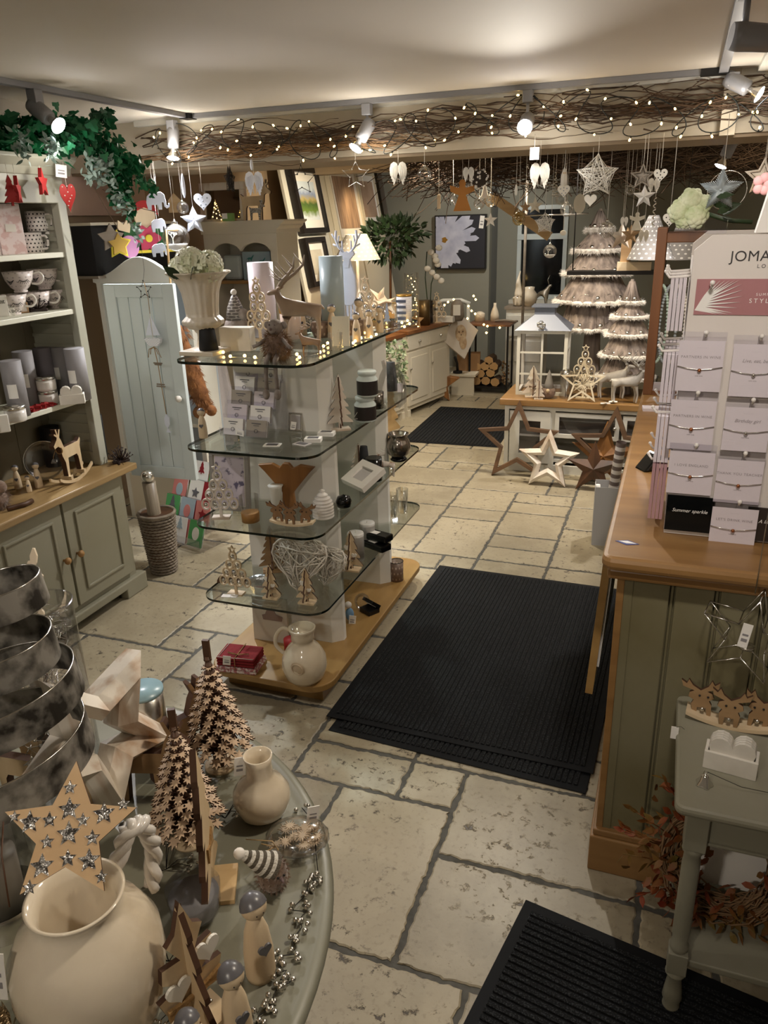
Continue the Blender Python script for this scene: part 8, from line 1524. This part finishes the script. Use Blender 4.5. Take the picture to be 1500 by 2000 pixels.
# bag of snowflakes
w = A(583, 1655); T = thing('snowflake_bag', 'clear bag of pale wooden snowflakes tied with raffia', 'bag', w+Vector((-.0, .0, 0)), .3); k = M(); q = random.Random(6); FL = []
for i in range(24): a = 2*pi*i/24; rr = (1, .35, .75, .35)[i % 4]; FL.append((rr*cos(a), rr*sin(a)))
for i in range(20): o = k.X; k.X = Matrix.Translation((q.uniform(-.045, .045), q.uniform(-.03, .04), .006+q.random()*.035)) @ Matrix.Rotation(q.uniform(0, 3), 4, 'Z') @ Matrix.Rotation(pi/2+q.uniform(-.5, .5), 4, 'X'); k.prism([(x*.017, z*.017) for x, z in FL], .003); k.X = o
k.build('wooden_snowflakes', mat('pale snowflake', '#dac7ae', .6), T, fix=False); k = M(); k.ball((0, 0, .028), .058, 16, (1.15, .9, .5)); k.build('cellophane', CELLO, T); k = M(); [k.tube([(-.04, -.03, .03), (-.05+.02*cos(a), -.05+.02*sin(a), .045), (-.07+.04*cos(a*2), -.05+.04*sin(a), .03)], .0012, 4) for a in (0, 1.3, 2.5, 4)]; k.build('raffia', PINE, T); price(T, (.03, .04, .07), .4, .025, .04)
# bell garland along the rim
T = thing('bell_garland', 'string of little silver bells curving along the table rim', 'garland', A(560, 1850)); o = T.location.copy(); q = random.Random(2); Pp = [(590, 1582), (605, 1600), (612, 1618), (622, 1712), (625, 1728), (605, 1722), (600, 1745), (592, 1758), (568, 1782), (598, 1785), (585, 1800), (590, 1815), (575, 1835), (572, 1850), (580, 1868), (545, 1872), (550, 1890), (540, 1905), (560, 1900), (548, 1918), (568, 1922), (538, 1940), (535, 1955), (520, 1965), (530, 1972), (505, 1990), (500, 2010)]
k = M(); k.tube([A(*p)-o+Vector((0, 0, .006)) for p in Pp], .001, 5); k.build('wire', IRON, T)
for p in Pp:
    for j in range(3): b = M(); b.ball((0, 0, 0), .0052, 10); b.build('silver_bell', SILVER, T, loc=A(*p)-o+Vector((q.uniform(-.011, .011), q.uniform(-.011, .011), .0055+(.006 if j == 2 else 0))))
# peg dolls
for (px, py, tp, lab) in ((510, 1900, 1745, 'peg doll standing alone near the bell garland on the round table'), (468, 2030, 1882, 'peg doll with brown heart patch at the lower edge of the table'), (385, 2110, 1975, 'peg doll head just rising over the bottom picture edge')):
    w = A(px, py); peg_doll(w, top(w, tp), radians(60), lab)
T = thing('white_label', 'small white paper label beneath the lone peg doll', 'label', A(502, 1896)+Vector((0, 0, .0)), .3); M().box(-.016, .016, -.012, .012, 0.0002, .0012).build('card', PAPER, T)
# plywood leaf angel leaning low
w = A(385, 2000); h = top(w, 1760); T = thing('plywood_leaf_ornament', 'tall pale plywood tree of branching leaves with white hearts and ribbon', 'tree ornament', w, face(w)+.5); k = M(); k.prism([(x*h*.62, z*h) for x, z in [(-.05, 0), (.05, 0), (.07, .2), (.3, .28), (.36, .4), (.12, .42), (.3, .52), (.28, .62), (.08, .6), (.2, .75), (.1, .8), (0, 1), (-.1, .8), (-.2, .75), (-.08, .6), (-.28, .62), (-.3, .52), (-.12, .42), (-.36, .4), (-.3, .28), (-.07, .2)]], .01, 0, 1); k.build('tree', [PLYV, PLYE], T)
k = M(); k.X = Matrix.Rotation(pi/2, 4, 'Z'); k.prism(fir(h*.97, h*.42, 4), .01, 0, 1); k.build('cross_tree', [PLYV, PLYE], T); M().box(-.05, .05, -.03, .03, 0, .006).build('base', PLY, T)
for x, z in ((.12, .55), (-.1, .42)): k = M(); k.X = Matrix.Translation((x*h, -.01, z*h)); k.prism(heart(.045), .005); k.build('white_heart', OFFW, T)
k = M(); k.prism([(-.05, h*.34), (0, h*.31), (.05, h*.36), (.05, h*.27), (0, h*.3), (-.05, h*.26)], .006, -.012); k.build('ribbon', ROPE, T)
# glitter flower and beaded stems, low left
w = A(35, 2110); T = thing('glitter_flower', 'big champagne glitter bloom at the lower left corner', 'ornament', w+Vector((.0, .0, 0))); k = M(); q = random.Random(8)
for i in range(46): d = Vector((q.gauss(0, 1), q.gauss(0, 1), abs(q.gauss(0, 1)))).normalized(); leaf(k, Vector((0, 0, .07))+d*.015, d, .055, q)
k.build('petals', mat('champagne glitter', '#c9b08a', .3, .8, c2='#7d6a4c', sc=150, bump=.8, bsc=150), T, fix=False); M().tube([(0, 0, 0), (0, 0, .07)], .004, 5).build('stem', SILVER, T)
for i, (px, py, lab) in enumerate(((60, 1960, 'silver bead spray beside the glitter bloom'), (330, 1880, 'silver bead spray on dark wire right of the large jug'), (325, 1700, 'silver beaded wire twig between the jug and the leaf trees'), (440, 1600, 'silver bead twig lying by the glazed vase'), (345, 1985, 'silver clover bead stem at the bottom of the table'))):
    T = thing('bead_spray', lab, 'bead spray', A(px, py)); k = M(); q = random.Random(30+i); B_ = M(); n_ = 5 if i != 0 else 8
    for j in range(n_):
        a = q.uniform(0, 6.3); e = Vector((cos(a)*.05, sin(a)*.05, q.uniform(.01, .07))); k.tube([(0, 0, .003), e*.5+Vector((0, 0, .012)), e], .0009, 4); [B_.ball(e+Vector((q.gauss(0, .006), q.gauss(0, .006), q.gauss(0, .005))), .0036, 7) for _ in range(4)]
    k.build('wire', IRON, T); B_.build('beads', SILVER, T)
w = A(150, 1690); T = thing('small_ply_block', 'pale plywood figure base glimpsed between the metal hoops', 'ornament', w+Vector((-.06, .1, 0))); M().box(-.02, .02, -.008, .008, 0, .17).build('block', PLYV, T)
scene.view_settings.exposure = 0.8
# ------------------------------------------------------------------ groups of repeats
GR = {'star_ornament': 'stars hanging under the twig garland', 'glass_bauble': 'glass baubles hanging under the twig garland', 'angel_wings': 'pairs of wings hanging under the twig garland', 'heart_ornament': 'hearts hanging under the twig garland',
 'feather_ornament': 'small white ornaments under the garland', 'angel_ornament': 'hanging angels', 'track_spotlight': 'spotlights on the ceiling track', 'door_mat': 'black ribbed door mats', 'sideboard': 'cream sideboards in a row', 'leaning_board': 'leaning picture boards',
 'wall_picture': 'framed pictures on the leaning boards', 'red_star_ornament': 'red ornaments on the dresser cornice', 'gift_box': 'gift boxes', 'spotted_mug': 'black spotted mugs on the dresser', 'eyelash_cup': 'eyelash cups on the dresser', 'word_block': 'word blocks on the dresser', 'gift_tube': 'gift tubes on the shelves',
 'candle_jar': 'glass candles on the dresser', 'heart_coaster_box': 'boxes of heart coasters', 'stocking_holder': 'beaded stocking holders', 'rocking_reindeer': 'rocking reindeer', 'black_cone': 'black cones on the glass shelves', 'bauble_tree': 'bauble trees', 'wooden_tree': 'small wooden trees', 'reindeer_figure': 'reindeer figures',
 'booklet': 'booklets on the second shelf', 'jewellery_box': 'small jewellery boxes', 'ceramic_jar': 'lidded jars with dark labels', 'wicker_heart': 'white wicker hearts', 'pillar_candle': 'pillar candles on the display stand', 'spectacle_case': 'black spectacle cases', 'tumbler': 'clear tumblers', 'floor_star': 'big stars leaning on the white bench',
 'bark_tree': 'tiered bark trees', 'wrapping_paper_roll': 'rolls of wrapping paper', 'lampshade': 'dotted lampshades', 'bracelet_card': 'bracelet cards on the display stand', 'mirror_card': 'dark cards at the foot of the display', 'hanging_packet': 'packets on the side hooks', 'bead_necklace': 'bead necklaces on the oak frame',
 'layered_leaf_tree': 'trees of layered leaf shapes', 'plywood_reindeer': 'plywood cut outs at the back of the round table', 'plywood_tree': 'plywood fir trees', 'bead_spray': 'silver bead sprays on the round table', 'glass_cylinder': 'glass cylinders', 'fretwork_star': 'fretwork stars'}
for o in [o for o in bpy.data.objects if o.parent is None and 'label' in o and 'group' not in o]:
    b = o.name.split('.')[0]
    if b == 'peg_doll': o['group'] = 'peg dolls on the top glass shelf' if o.location.z > 1.2 else 'peg doll on the second glass shelf' if o.location.z > .9 else 'peg dolls on the dresser' if o.location.z > .6 else 'peg dolls on the round table'
    elif b in GR: o['group'] = GR[b]
